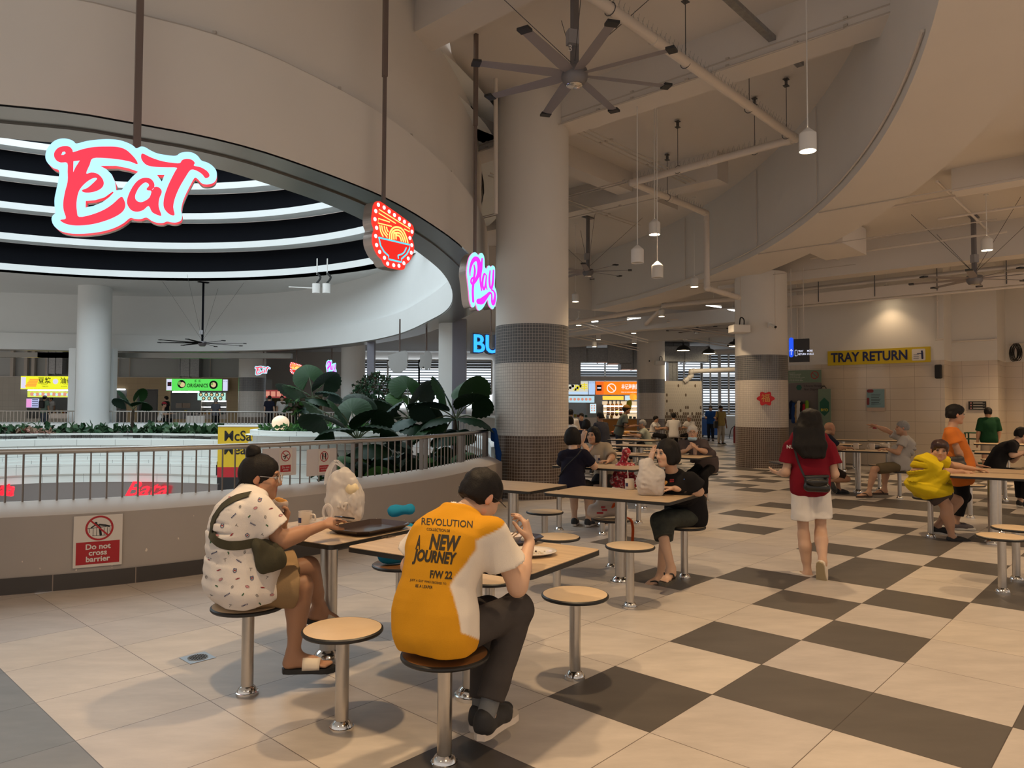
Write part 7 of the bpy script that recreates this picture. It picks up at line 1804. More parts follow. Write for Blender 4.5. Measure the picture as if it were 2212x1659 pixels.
 # long pipe tray under the lower ceiling on the right
t=thing('pipe_tray','long mesh-covered duct and pipes under the lower ceiling in front of the tiled wall','duct',pqz(19.9,-8,4.35))
b=MB(); b.box(pqz(19.9,-2.5,4.50),(.34,11.0,.28),RPQ); b.build('mesh_duct',M_pipe,t)
b=MB()
for dz, dp in((.28,-.1),(.34,.1),(-.18,-.14)):b.tube([pqz(19.9+dp,-8,4.5+dz),pqz(19.9+dp,3,4.5+dz)],.04 if dz>0 else .03,8)
b.build('pipes',M_pipe,t)
b=MB()
for q_ in np.arange(-7,3,1.4):b.cyl(pqz(19.72,q_,4.4),pqz(19.72,q_,5.7),.012,n=6)
b.build('hanger_rods',M_hanger,t)
conduits('thin sprinkler pipes under the lower ceiling at the right',[(pqz(15.2,-4.6,5.45),pqz(15.2,1.5,5.45)),(pqz(16.6,-3.5,5.4),pqz(16.6,2,5.4)),(pqz(14.2,-3.0,5.5),pqz(20,-3.0,5.5)),(pqz(15.0,-1.9,5.5),pqz(20,-1.9,5.5)),(pqz(17.8,-6.5,5.2),pqz(17.8,-2.5,5.2)),(pqz(16.2,-6.2,5.3),pqz(20,-6.2,5.3))],r=.025,m=M_pipe)
b=MB(); b.box(pqz(16.75,-5.6,5.35),(1.6,.9,.6),RPQ); single('ceiling_box',b,M_ceil,'boxed-in duct below the ceiling right of the middle column','duct')
conduits('conduit with drops on the upper tiled wall',[(pqz(21.35,-4.55,3.35),pqz(21.35,-4.55,5.6)),(pqz(21.35,-4.6,3.35),pqz(21.35,-4.42,3.35)),(pqz(22.22,-4.4,3.35),pqz(22.22,-3.4,3.35)),(pqz(23.45,-3.3,3.3),pqz(23.45,1,3.3)),(pqz(21.35,-8.2,2.95),pqz(21.35,-8.2,5.6))],r=.022,m=M_pipe)
b=MB(); cc=pqz(23.4,-3.2,3.05)
for k in range(7):b.tube([cc+QH*(.09*math.cos(a)+.02*k)+np.array([0,0,.22*math.sin(a)+.02*(k%3)])-PH*.02*k for a in np.arange(14)*2*math.pi/14],.010,5,closed=True)
single('cable_coil',b,M_ink,'coil of black cable hanging at the corner of the tiled wall','cable')
def cctv(p,d,label):
 t=thing('security_camera',label,'camera',p); d=nv(d); b=MB(); b.box(p,(.11,.05,.13),frame_m(d)); b.build('mount_box',M_lampshade,t); b=MB(); b.cyl(p+d*.03,p+d*.20+np.array([0,0,-.05]),.04,n=12); b.build('camera_body',M_lampshade,t); b=MB(); b.cyl(p+d*.195+np.array([0,0,-.049]),p+d*.215+np.array([0,0,-.055]),.034,n=12); b.build('lens',M_ink,t)
def frame_m(n):r, u, m_=frame(n); return np.stack([r,m_,u],1)
cctv(W(1663,702,18.40),(.35,-.9,-.1),'white security camera on the middle column'); cctv(W(1404,778,33.72),(-.3,-.9,0),'small security camera on the far column')
for u, v, y, lab in((1597,711,18.55,'white box projector fixed to the left of the middle column'),(1424,784,33.7,'white box projector on the far column')):
 p=W(u,v,y); t=thing('box_projector',lab,'projector',p); b=MB(); b.bbox(p,(.46,.34,.2),.015,rotz3(.1)); b.build('housing',M_lampshade,t); b=MB(); b.tube(smooth_path([p+np.array([.02,.05,.1]),p+np.array([.05,.05,.3]),p+np.array([.16,.12,.26]),p+np.array([.18,.2,.06])],5),.016,6); b.build('cable',M_ink,t)
 b=MB(); b.box(p+np.array([.1,.25,0]),(.1,.3,.08)); b.build('bracket',M_hanger,t)
b=MB(); cb=np.array([6.62,19.15]);
for a_, r_, z0, z1 in((-1.35,.665,3.55,5.05),(-2.75,.67,3.6,5.3)):x, y=cb+r_*np.array([math.cos(a_),math.sin(a_)]); b.tube([(x,y,z0),(x,y,z1)],.014,6)
single('conduit',b,M_pipe,'conduits running up the painted part of the middle column','conduit')
# back hall ducts and drain pipes
def duct(label,segs,name='air_duct'):
 t=thing(name,label,'duct',segs[0][0]); b=MB()
 for c, size, r in segs:b.bbox(c,size,.02,rotz3(r))
 b.build('duct_box',M_zinc,t,ang=30)
 b=MB()
 for c, size, r in segs:
  L=size[0]
  for k in(-.5,0,.5):x=rotz3(r)@np.array([k*L*.98,0,0]); b.box(np.array(c)+x,(.04,size[1]+.07,size[2]+.07),rotz3(r))
 b.build('flange_frames',M_zinc,t); return t
A_=lambda u, v, y:W(u,v,y)
duct('large grey air duct above the back stalls, left of the far column',[(A_(1290,768,37),(2.6,.9,.72),-.15),(A_(1338,765,36.5),(1.2,1.1,1.0),-.1),(A_(1366,762,36.5),(1.3,1.0,1.7),0),(A_(1236,790,36.8),(.75,.9,1.9),0),(A_(1247,765,36.9),(.9,.9,.8),-.1)])
duct('grey air duct right of the far column, with a wrapped branch',[(A_(1475,766,37),(2.4,.9,.8),.05),(A_(1452,758,38),(1.6,.9,1.2),0),(A_(1452,803,37),(.45,.45,1.1),0)])
pipe_run('cream drain pipe under the back hall ceiling',[A_(1430,660,24.5),A_(1592,645,23.0)],.08)
pipe_run('cream pipe running across the back hall',[A_(1228,698,25),A_(1430,665,24.6),A_(1395,700,27)],.07)
pipe_run('cream drain pipe with an elbow above the patterned wall',[A_(1478,825,36),A_(1493,812,36),A_(1493,802,36),A_(1595,798,36)],.12)
pipe_run('cream pipe crossing in front of the far louvred windows',[A_(1515,762,38),A_(1600,757,38)],.13)
for k, (u0,v0,u1,v1,y)in enumerate([(1228,690,1400,735,26),(1228,720,1380,752,31),(1440,700,1600,724,28),(1440,722,1600,748,32),(1228,712,1378,690,27),(1440,690,1595,690,26)]):
 conduits('thin pipes under the back hall ceiling, run %s'%('one two three four five six'.split()[k]),[(A_(u0,v0,y),A_(u1,v1,y+.4)),(A_(u0,v0+6,y+.3),A_(u1,v1+5,y+.6))],r=.022,m=M_pipe)
b=None
for u, v in((1476,754),(1532,761),(1586,745)):
 p=A_(u,v,34.5); t=thing('dome_lamp','black dome pendant lamp in the back hall, '+{1476:'left of three',1532:'middle of three',1586:'right of three'}[u],'lamp',p,group='black dome pendant lamps')
 b=MB(); b.lathe([(.34,-.08),(.345,-.05),(.30,.05),(.18,.14),(.05,.18),(.03,.28),(0,.28)],p,20); b.build('lamp_shade',M_ink,t); b=MB(); b.lathe([(.30,-.06),(0,-.06)],p,16); b.build('lens',M_lampglow,t,smooth=False); b=MB(); b.cyl(p+np.array([0,0,.27]),(p[0],p[1],4.97),.01,n=5); b.build('stem',M_ink,t)
for u0, v0, u1, v1, y in((1355,690,1384,686,26),(1278,695,1292,694,26),(1525,659,1558,664,24),(1572,668,1592,672,24)):
 a, c=A_(u0,v0,y), A_(u1,v1,y); t=thing('tube_light','lit fluorescent tube under the back hall ceiling','lamp',a,group='fluorescent tubes'); b=MB(); b.cyl(a,c,.022,n=8); b.build('tube',glow('tube_glow',(1,.97,.92),6),t); b=MB(); b.box((a+c)/2+np.array([0,0,.04]),(np.linalg.norm(c-a),.07,.03),rotz3(math.atan2(c[1]-a[1],c[0]-a[0]))); b.build('fitting',M_lampshade,t); b=MB(); m_=(a+c)/2; b.cyl(m_,(m_[0],m_[1],4.98 if m_[1]>28 else 5.7),.008,n=5); b.build('rod',M_lampshade,t)
a_, c_=W(1071,462,11.75), W(1071,182,11.75); b=MB(); b.cyl(a_,c_,.035,n=10); b.cyl(c_,(c_[0],c_[1],6.95),.035,n=10); single('drain_pipe',b,M_pipe,'thin vertical pipe between the curved ring and the near column','pipe')
# far walls, stalls and windows
def yplane(u,v,y):return Plane(u,v,y,(0,-1,0))
M_warmtile=tile_mat('stall_wall_tile',(0.50,0.36,0.20),(.36,.26,.15),.6,.3,.004,.4,.05)
M_paletile=tile_mat('stall_wall_tile_pale',(0.50,0.47,0.41),(.33,.31,.27),.3,.3,.004,.4,.05)
def wall_strip(name,x0,x1,y,z0,z1,m):return strip_obj(name,[(x0,y),(x1,y)],z0,z1,m,smooth=False)
XL=lambda u, y:W(u,880,y)[0]
YS=37.0
def holes_wall(name,y,x0,x1,z0,z1,holes,m):
 xs=sorted({x0,x1,*[h[0]for h in holes],*[h[1]for h in holes]}); k=0
 P=[]
 for a, c in zip(xs[:-1],xs[1:]):
  hs=[h for h in holes if h[0]<=a+1e-6 and h[1]>=c-1e-6]
  zz=[(z0,z1)]if not hs else[(z0,hs[0][2]),(hs[0][3],z1)]
  for lo, hi in zz:
   if hi-lo>.01:P.append((a,c,lo,hi))
 me=bpy.data.meshes.new(name); v, f, uv=[], [], []
 for a, c, lo, hi in P:
  n_=len(v); v+=[(a,y,lo),(c,y,lo),(c,y,hi),(a,y,hi)]; f.append((n_,n_+1,n_+2,n_+3)); uv+=[a,lo,c,lo,c,hi,a,hi]
 me.from_pydata(v,[],f); l=me.uv_layers.new(name='UVMap'); l.data.foreach_set('uv',uv); me.materials.append(m)
 o=bpy.data.objects.new(name,me); COL.objects.link(o); o['kind']='structure'; LOC[o.name]=np.zeros(3); return o
zof=lambda v, u, y:W(u,v,y)[2]
H1=(XL(58,YS),XL(153,YS),.9,2.34); H2=(XL(238,YS),XL(273,YS),.2,2.42); H3=(XL(296,YS),XL(341,YS),.2,2.42); H4=(XL(368,YS),XL(490,YS),.9,2.34)
holes_wall('wall_far_stalls_left',YS,-34,XL(200,YS),.2,3.05,[H1],M_paletile)
holes_wall('wall_far_stalls',YS,XL(200,YS),XL(545,YS),.2,3.05,[H2,H3,H4],M_warmtile)
wall_strip('wall_far_upper',-34,XL(545,YS),YS+.25,3.05,5.0,mat('far_wall_grey',(.50,.52,.52),rough=.8))
b=MB(); b.box(((-34+XL(545,YS))/2,YS+.12,3.04),(XL(545,YS)+34,.26,.03)); struct('trim_far_ledge',b,M_ceil)
wall_strip('wall_stall_interior',-34,XL(545,YS),YS+3.0,.2,3.05,mat('kitchen_wall',(.55,.58,.58),rough=.4))
b=MB()
for u in(22,52,68,98):b.box((XL(u,YS),YS+.1,4.0),(.16,.16,2.0))
for u in(250,275,385,450):b.cyl((XL(u,YS),YS+.15,3.05),(XL(u,YS),YS+.15,4.95),.03,n=6)
b.tube([(XL(275,YS),YS+.1,4.3),(XL(540,YS),YS+.1,4.15)],.05,6)
single('wall_pipes',b,M_conduit,'pipes on the grey upper wall across the opening','pipe')
duct('slanting grey kitchen exhaust duct above the green stall',[(W(412,778,36.9),(1.0,.3,1.7),0)]); duct('grey kitchen exhaust duct above the yellow stall',[(W(123,780,36.9),(.75,.3,1.3),0)])
b=MB(); b.box((H3[0]+(H3[1]-H3[0])*.42,YS+.25,1.3),((H3[1]-H3[0])*.84,.05,2.2)); struct('door_1',b,mat('door_grey',(.12,.115,.11),rough=.5))
b=MB(); b.box((H2[0]+(H2[1]-H2[0])*.72,YS+.3,1.3),((H2[1]-H2[0])*.55,.05,2.2)); struct('door_2',b,MATS['door_grey'])
def lightbox(name,label,cat,x0,x1,y,z0,z1,col,es,parts,frame_m=None,th=.14):
 """a lit sign or menu: a box whose front glows, with printed shapes on it"""
 c=((x0+x1)/2,y,z0); t=thing(name,label,cat,c); w, h_=x1-x0, z1-z0
 b=MB(); b.box((c[0],y+th/2+.004,(z0+z1)/2),(w,th,h_)); b.build('box',frame_m or M_lampshade,t)
 pl=Plane.__new__(Plane); pl.ax, pl.ay, pl.n=np.array([1.0,0,0]), np.array([0,0,1.0]), np.array([0,-1.0,0]); pl.o=np.array([c[0],y,(z0+z1)/2])
 b=MB(); rect(b,pl,-w/2+.01,-h_/2+.01,w/2-.01,h_/2-.01,.002); b.build('lit_panel',glow(name+'_lit_%d'%len(MATS),col,es),t,smooth=False)
 for pn, m, fn in parts:
  b=MB(); fn(b,pl,w,h_)
  if b.n:b.build(pn,m,t,smooth=False)
 return t
E1=lambda n, c, s=.9:glow(n,c,s)
txt=lambda s, x, y, size, **kw:(lambda b,pl,w,h_:put_text(b,s,pl.at(x*w,y*h_,.006),pl.ax,pl.ay,size,**kw))
def many(*fs):
 def g(b,pl,w,h_):
  for f in fs:f(b,pl,w,h_)
 return g
def plate(x,y,r,z=.006):return lambda b, pl, w, h_:disc(b,pl,(x*w,y*h_),r,z)
def rc(x0,y0,x1,y1,z=.004):return lambda b, pl, w, h_:rect(b,pl,x0*w,y0*h_,x1*w,y1*h_,z)
M_inkg=mat('sign_ink_dark',(.01,.02,.008),rough=.5)
lightbox('stall_sign','lit yellow stall sign with golden fritters and four Chinese characters, across the opening','sign',XL(53,YS),XL(153,YS)+.3,YS-.35,2.38,3.06,(.80,.82,.02),.95,[('white_corner',E1('pan_lav',(.75,.72,.95),.8),rc(-.49,-.42,-.40,.42)),('fritters',E1('pan_orange',(.95,.40,.04),.85),many(*[rc(-.41+.02*k,-.30+.12*k,-.20+.012*k,-.19+.12*k,.006)for k in range(5)])),('characters',M_inkg,many(txt('豆浆',-.045,.13,.33,bold=.006),txt('油条',.375,.13,.33,bold=.006),txt('SOYA BEAN',-.05,-.12,.06),txt('YOU TIAO',.37,-.12,.06),txt('TIMELESS',-.03,-.28,.08),txt('FLAVOR',.33,-.28,.08))),('badge',E1('pan_lav',(.75,.72,.95),.8),plate(.165,.1,.14))])
lightbox('menu_board','lit yellow picture menu strip under the yellow stall sign','sign',XL(61,YS),XL(153,YS)+.25,YS-.1,1.98,2.30,(.70,.78,.10),.8,[('food_pictures',E1('pan_food',(.85,.35,.25),.7),many(*[plate(-.40+.115*k,.02*(-1)**k,.10)for k in range(8)])),('bowls',E1('pan_paleblue',(.6,.85,.95),.8),many(*[plate(-.34+.115*k,-.05*(-1)**k,.07,.008)for k in range(7)]))])
lightbox('poster_screen','small lit pink and blue poster at the left of the yellow stall','sign',XL(59,YS),XL(87,YS),YS-.1,1.45,1.92,(.55,.62,.98),.8,[('pink_half',E1('pan_pink',(.9,.35,.75),.75),rc(-.48,-.46,-.08,.46)),('dark_lines',M_navyink,many(*[rc(-.04,-.35+.22*k,.42,-.25+.22*k,.006)for k in range(4)]))])
lightbox('stall_sign','lit green stall sign with two black bowls of food, across the opening','sign',XL(365,YS),XL(485,YS),YS-.35,2.34,2.96,(.10,.72,.10),.9,[('white_end',E1('pan_lav',(.75,.72,.95),.8),rc(-.495,-.46,-.40,.46)),('logo_tile',M_navyink,rc(-.475,-.12,-.405,.22,.006)),('logo_bar',M_signred,rc(-.47,0,-.41,.1,.008)),('black_bowls',M_ink,many(plate(-.225,.05,.21),plate(.345,0,.22))),('food',E1('pan_food2',(.85,.65,.35),.7),many(plate(-.21,.0,.13,.009),plate(.345,0,.13,.009))),('greens',E1('pan_green',(.25,.55,.12),.6),many(plate(-.26,.12,.09,.011),plate(.32,.08,.06,.011))),('lettering',M_inkg,many(txt('ORIGANICS',.06,-.08,.26,bold=.006,sx=.78),txt('禾 禾',.06,.28,.16)))])
lightbox('sign_end_panel','pale lavender hours panel at the right end of the green stall sign','sign',XL(486,YS),XL(497,YS),YS-.35,2.34,2.93,(.72,.74,.98),.8,[('text_line',M_navyink,txt('10AM - 8PM',0,.3,.045))])
lightbox('menu_board','lit menu board with nine round dishes at the green stall','sign',XL(427,YS),XL(488,YS),YS-.05,1.86,2.26,(.55,.95,.82),.75,[('dark_dishes',M_ink,many(*[plate(-.38+.19*k,.24,.10)for k in range(5)]+[plate(-.28+.2*k,-.24,.10)for k in range(4)])),('food',E1('pan_food2',(.85,.65,.35),.7),many(*[plate(-.38+.19*k,.24,.06,.009)for k in range(5)]+[plate(-.28+.2*k,-.24,.06,.009)for k in range(4)]))])
def counter(label,x0,x1,y,z,m,items,lit=True,group=None):
 t=thing('stall_counter',label,'counter',((x0+x1)/2,y,.2 if y<40 and x1<2 else 0)); z0=.2 if x1<2 else 0
 b=MB(); b.box(((x0+x1)/2,y+.35,(z0+z)/2),(x1-x0,.7,z-z0)); b.build('counter_base',m,t); b=MB(); b.box(((x0+x1)/2,y+.33,z+.02),(x1-x0+.06,.78,.04)); b.build('counter_top',M_steel,t)
 if lit:
  b=MB(); b.cyl((x0+.1,y+.2,z+.72),(x1-.1,y+.2,z+.72),.03,n=8); b.cyl((x0+.1,y+.2,z+.42),(x1-.1,y+.2,z+.42),.02,n=8); b.build('display_tube_lights',glow('tube_glow',(1,.97,.92),6),t)
  b=MB(); b.box(((x0+x1)/2,y+.5,z+.30),(x1-x0-.1,.4,.02)); b.box(((x0+x1)/2,y+.5,z+.58),(x1-x0-.1,.4,.02))
  for x in(x0+.05,x1-.05):b.box((x,y+.3,z+.4),(.04,.5,.8))
  b.build('display_shelves',M_steel,t)
 for k in range(items):
  b=MB(); x=x0+.12+(x1-x0-.24)*((k*.37)%1); h_=.10+.12*((k*.61)%1); c=[(.42,.20,.03),(.5,.4,.05),(.02,.08,.05),(.5,.48,.45),(.3,.06,.02),(.05,.05,.06)][k%6]
  b.lathe([(.0,h_),(.07,h_),(.085,h_*.5),(.07,0)],(x,y+.35,z+.04+(.28 if k%3==1 and lit else 0)),10); o=single('food_tub',b,mat('tub%d'%(k%6),c,rough=.5),'small tub of food on the stall counter','tub',group='tubs on the stall counters')
 return t
counter('steel counter of the yellow stall, with fried snacks',XL(100,YS),XL(152,YS),YS+.2,1.12,M_steel,6,lit=False)
counter('glass-fronted counter of the green stall with lit shelves',XL(428,YS),XL(487,YS),YS+.2,1.1,M_steel,8)
counter('left counter of the green stall',XL(369,YS),XL(425,YS),YS+.2,1.15,M_zinc,3,lit=False)
for x0, x1, z in((XL(60,YS),XL(150,YS),2.34),(XL(372,YS),XL(430,YS),2.28),(XL(243,YS),XL(270,YS),2.40)):
 t=thing('tube_light','white tube light inside a stall across the opening','lamp',(x0,YS+.3,z),group='stall tube lights'); b=MB(); b.cyl((x0,YS-.02,z),(x1,YS-.02,z),.03,n=8); b.build('tube',glow('tube_glow_cool',(.92,.97,1),7),t); b=MB(); b.box(((x0+x1)/2,YS+.02,z+.04),(x1-x0,.06,.04)); b.build('fitting',M_lampshade,t)
for k, (u,v,w_,h_,c)in enumerate([(384,817+42,.35,.25,(.30,.24,.2)),(399,859,.42,.25,(.28,.2,.15)),(385,880,.35,.25,(.3,.3,.28)),(401,880,.4,.25,(.22,.2,.2))]):
 p=yplane(u+3,v+17,YS-.02); b=MB(); b.prism(rrect(w_,h_,.004),p.o,p.ax,p.ay,.01); single('stall_photo',b,mat('photo%d'%k,c,rough=.4),'framed photo on the green stall front, '+['upper left','upper right','lower left','lower right'][k],'photo',smooth=False)
for u in(412,432):
 p=yplane(u,907,31.6); b=MB(); b.bbox(p.o,(.42,.03,.36),.01); single('menu_stand',b,M_board,'white striped board on the far railing, '+('left' if u<420 else 'right')+' of the pair','board')
for x, y, lab in((XL(240,33),33,'table at the far left railing'),(XL(373,33.2),33.2,'table of the diner in the red cap'),(XL(480,33.5),33.5,'table in front of the green stall'),(XL(600,35),35,'table behind the distant backpackers')):
 o=add_table(T4,(x,y,.2),.2,lab,GT)
b=MB(); x0=XL(161,30.6)
for u in(158,240):b.box((XL(u,30.8),30.8,2.4),(.30,.3,3.2))
struct('trim_far_jambs',b,M_white)
b=MB(); b.box((XL(360,31.6),31.4,3.75),(11,.25,.22)); b.box((XL(80,31.6),31.4,3.75),(4.5,.25,.22)); struct('trim_far_shutter_box',b,M_soffitmetal)
# back wall with louvred windows and bright daylight behind
YB=44.0
M_day=glow('daylight_glass',(.85,.93,1.0),1.5)
b=MB()
for u0, u1, v0, v1, nm in((770,1062,775,880,'a'),(1228,1600,745,905,'b')):
 x0, x1, z0, z1=XL(u0,YB), XL(u1,YB), zof(v1,u0,YB), min(4.9,zof(v0,u0,YB)); b.box(((x0+x1)/2,YB+.3,(z0+z1)/2),(x1-x0,.02,z1-z0))
o=struct('window_daylight',b,M_day)
b=MB(); b.box((-2,YB+.5,2.5),(75,.1,5.2)); struct('wall_back',b,M_paint)
M_slat=mat('louvre_slat',(.30,.31,.32),rough=.35,metal=.6)
k=1
for u0, u1, v0, v1 in((770,905,778,850),(905,1062,778,850),(1228,1385,780,826),(1440,1514,745,826),(1516,1552,740,895),(1555,1592,740,895)):
 x0, x1, z0, z1=XL(u0,YB), XL(u1,YB), zof(v1,u0,YB), min(4.9,zof(v0,u0,YB)); t=bpy.data.objects.new('window_%d'%k,None); COL.objects.link(t); t['kind']='structure'; LOC[t.name]=np.zeros(3); k+=1
 b=MB()
 for j, z in enumerate(np.arange(z0,z1,.16)):b.box(((x0+x1)/2,YB,z),(x1-x0,.12,.015 if(j//5)%2 else .10),np.array([[1,0,0],[0,.8,-.6],[0,.6,.8]]))
 b.build('louvre_slats',M_slat,t)
 b=MB()
 for x in(x0,(x0+x1)/2,x1):b.box((x,YB-.08,(z0+z1)/2),(.1,.08,z1-z0))
 for z in(z0,z1):b.box(((x0+x1)/2,YB-.08,z),(x1-x0,.08,.1))
 b.build('window_frame',M_lampshade,t)
b=MB(); b.box((XL(1555,YB),YB-.2,.55),(4.5,.1,1.15)); struct('wall_back_dado',b,M_white)
YC=40.0
x0, x1, x2, x3=XL(1215,YC), XL(1292,YC), XL(1390,YC), XL(1440,YC)
zt, zb_=zof(824,1330,YC), zof(853,1330,YC)
b=MB(); b.box(((x0+x2)/2,YC+.3,zt+.18),(x2-x0,.5,.22)); struct('trim_back_stall_header',b,M_paint)
b=MB(); b.box(((x0+x2)/2,YC+2.6,1.3),(x2-x0+1,.1,2.6)); b.box((x1-.2,YC+.3,1.1),(.9,.4,2.2)); b.box((x2+.3,YC+.3,1.4),(.6,.4,2.8)); struct('wall_back_stalls',b,mat('kitchen_wall_white',(.62,.66,.68),rough=.4))
lightbox('stall_sign','lit orange stall sign with white Chinese characters, beside the far column','sign',x1-.15,x2+.3,YC,zb_,zt,(.98,.22,.01),.95,[('orange_end',E1('pan_dkorange',(.95,.16,.02),.8),rc(-.495,-.49,-.345,.49)),('logo_tile',M_ink,rc(-.475,-.2,-.385,.22,.006)),('logo_bar',E1('sign_lit_white',(.75,.8,1.0),.9),rc(-.465,-.04,-.395,.06,.008)),('ring_logo',E1('pan_white',(1,.95,.9),.85),lambda b,pl,w,h_:circle_sym(b,pl,(-.20*w,0),.26,.05,.006,0)),('lettering',MATS['pan_white'],many(txt('丰记海南起骨鸡',.215,.08,.32,bold=.006,fit=1.35),txt('FENG JI HAINANESE BONELESS CHICKEN',.22,-.30,.07,fit=1.4,bold=.002)))])
lightbox('stall_sign','lit stall sign with dark calligraphy and yellow characters, left of the orange one','sign',x0,x1-.55,YC,zb_,zt,(.72,.70,.58),.8,[('calligraphy',M_ink,many(*[plate(-.3+.1*k,-.1+.12*(k%3),.08)for k in range(6)])),('yellow_characters',E1('pan_yellow',(.9,.75,.02),.8),txt('万丰',.2,.05,.42,bold=.012)),('blue_foot',E1('pan_ltblue',(.55,.75,1),.8),rc(-.49,-.48,.49,-.28))])
lightbox('sign_end_panel','pale blue hours panel between the back stall signs','sign',x1-.53,x1-.17,YC,zb_,zt,(.50,.68,.98),.8,[('text_line',M_navyink,txt('8AM - 7PM',0,.38,.06))])
lightbox('menu_board','pale blue picture menu above the counter of the left back stall','sign',x0,x1-.2,YC-.02,zof(870,1260,YC),zof(855,1260,YC),(.55,.82,.95),.75,[('dishes',E1('pan_food',(.85,.35,.25),.7),many(*[plate(-.36+.12*k,0,.08)for k in range(7)]))])
lightbox('menu_screen','upright lit menu screen at the left back stall','sign',XL(1274,YC),XL(1288,YC),YC-.05,zof(893,1280,YC),zof(872,1280,YC),(.70,.90,.98),.8,[('dishes',E1('pan_food',(.85,.35,.25),.7),many(*[plate(-.2+.4*(k%2),.3-.25*(k//2),.04)for k in range(6)]))])
lightbox('orange_light_box','glowing orange canopy over the roast chicken display','sign',XL(1302,YC),XL(1348,YC),YC+.1,zof(864,1330,YC),zof(855,1330,YC),(1.0,.45,.05),1.4,[])
lightbox('menu_board','small lit menu with an orange picture beside the roast chicken display','sign',XL(1350,YC),XL(1385,YC),YC,zof(865,1360,YC),zof(854,1360,YC),(.65,.85,.95),.8,[('picture',E1('pan_orange',(.95,.40,.04),.85),many(plate(0,.2,.2),plate(.15,.1,.14)))])
lightbox('lit_back_panel','warm lit back of the roast chicken display','panel',XL(1302,YC),XL(1385,YC),YC+1.1,.9,zof(866,1330,YC),(.95,.72,.45),.7,[])
for i in range(4):
 for j in range(4):
  p=W(1314+j*9,876+i*6,YC+.5); b=MB(); b.ball(p,(.10,.08,.13),8); single('roast_chicken',b,mat('roast_glaze',(.62,.20,.015),rough=.3,var=.3),'glazed orange roast chicken hanging in the lit stall window','chicken',group='roast chickens in the window')
for k in range(4):
 p=W(1314+k*8.5,869,YC+.5); b=MB(); b.box(p,(.06,.06,.22)); single('dark_sausage',b,M_ink,'dark roast meat hung above the chickens','meat',group='dark roast meats')
counter('counter of the roast chicken stall with orange food',XL(1300,YC),XL(1388,YC),YC-.2,.95,mat('counter_orange',(.55,.22,.04),rough=.5),8)
counter('counter of the left back stall',x0,XL(1288,YC),YC-.2,1.0,M_steel,5,lit=False)
b=MB(); b.prism([(0,.28),(.12,.3),(.16,.1),(.1,-.25),(-.08,-.28),(-.16,-.05),(-.12,.2)][::-1],W(1359,875,YC-.1),(1,0,0),(0,0,1),.06); single('yellow_bag',b,mat('yellow_bag',(.65,.60,.02),rough=.4),'bright yellow bag hanging at the roast chicken stall','bag')
YH=36.0; hx0, hx1=XL(1436,YH), XL(1516,YH); hz1=zof(823,1475,YH)
m=bpy.data.materials.new('hex_wall'); MATS['hex_wall']=m; m.use_nodes=True; m.node_tree.nodes['Principled BSDF'].inputs['Base Color'].default_value=(.68,.61,.52,1); m.node_tree.nodes['Principled BSDF'].inputs['Roughness'].default_value=.4
t=bpy.data.objects.new('wall_hexagon',None); COL.objects.link(t); t['kind']='structure'; LOC[t.name]=np.zeros(3)
b=MB(); b.box(((hx0+hx1)/2,YH+.1,hz1/2),(hx1-hx0,.2,hz1)); b.build('wall_panel',m,t)
b=MB(); b2_=MB(); pl=Plane.__new__(Plane); pl.o=np.array([hx0,YH,0]); pl.ax, pl.ay, pl.n=np.array([1.0,0,0]), np.array([0,0,1.0]), np.array([0,-1.0,0])
hexp=lambda c, r:[pl.at(c[0]+.55*r*math.cos(a),c[1]+r*math.sin(a),.004)for a in np.arange(6)*math.pi/3+math.pi/6]
rg2=np.random.default_rng(5); rows=int(hz1/.155)
for j in range(rows):
 for i in range(int((hx1-hx0)/.105)+1):
  c=((i+.5*(j%2))*.105,j*.155+.05); z=c[1]
  pr=1.0 if z<1.0 else(.92 if z<1.25 else(.75 if z<1.4 else(.12 if z<1.75 else .035)))
  if c[0]<hx1-hx0-.03 and c[0]>.05 and z<hz1-.08:
   if rg2.random()<pr:b.add(hexp(c,.092),[tuple(range(6))])
   elif z>1.4:b2_.add([p+np.array([0,.002,0])for p in hexp(c,.080)],[tuple(range(6))])
b.build('brown_hexagons',mat('hex_brown',(.17,.12,.08),rough=.4),t,smooth=False); b2_.build('pale_hexagons',mat('hex_pale',(.62,.55,.47),rough=.35),t,smooth=False)
def bin_(x,y,lab,m,w=.55,h_=.95,z0=0,name='wheelie_bin'):
 t=thing(name,lab,'bin',(x,y,z0)); b=MB(); b.box((x,y,z0+h_*.5+.06),(w*.85,w*.9,h_*.86),rotz3(.3),taper=1.12); b.build('bin_body',m,t); b=MB(); b.bbox((x,y,z0+h_*.96+.05),(w*1.05,w*1.1,.06),.015,rotz3(.3)); b.build('lid',m,t)
 b=MB()
 for s_ in(-1,1):q_=np.array([x,y,z0+.10])+rotz3(.3)@np.array([s_*w*.45,w*.4,0]); b.cyl(q_-rotz3(.3)@np.array([.03,0,0]),q_+rotz3(.3)@np.array([.03,0,0]),.10,n=14)
 b.build('wheel',M_ink,t); return t
M_bluebin, M_yelcrate, M_greenbin=mat('blue_plastic',(.006,.016,.085),rough=.4), mat('yellow_plastic',(.62,.40,.012),rough=.4), mat('green_plastic',(.004,.085,.035),rough=.5)
p=G(1866,994,0); bin_(p[0],p[1],'dark blue wheelie bin with a wide lid against the tiled wall',M_bluebin,.78,1.0)
t=thing('cleaning_cart','dark blue cleaning cart with yellow crates beside the blue bin','cart',G(1912,1004,0)); p=LOC[t.name]
b=MB(); b.box(p+np.array([0,0,.25]),(1.0,.5,.12),RPQ@rotz3(-math.pi/2)); b.box(p+np.array([0,0,.75]),(1.0,.5,.03),RPQ@rotz3(-math.pi/2))
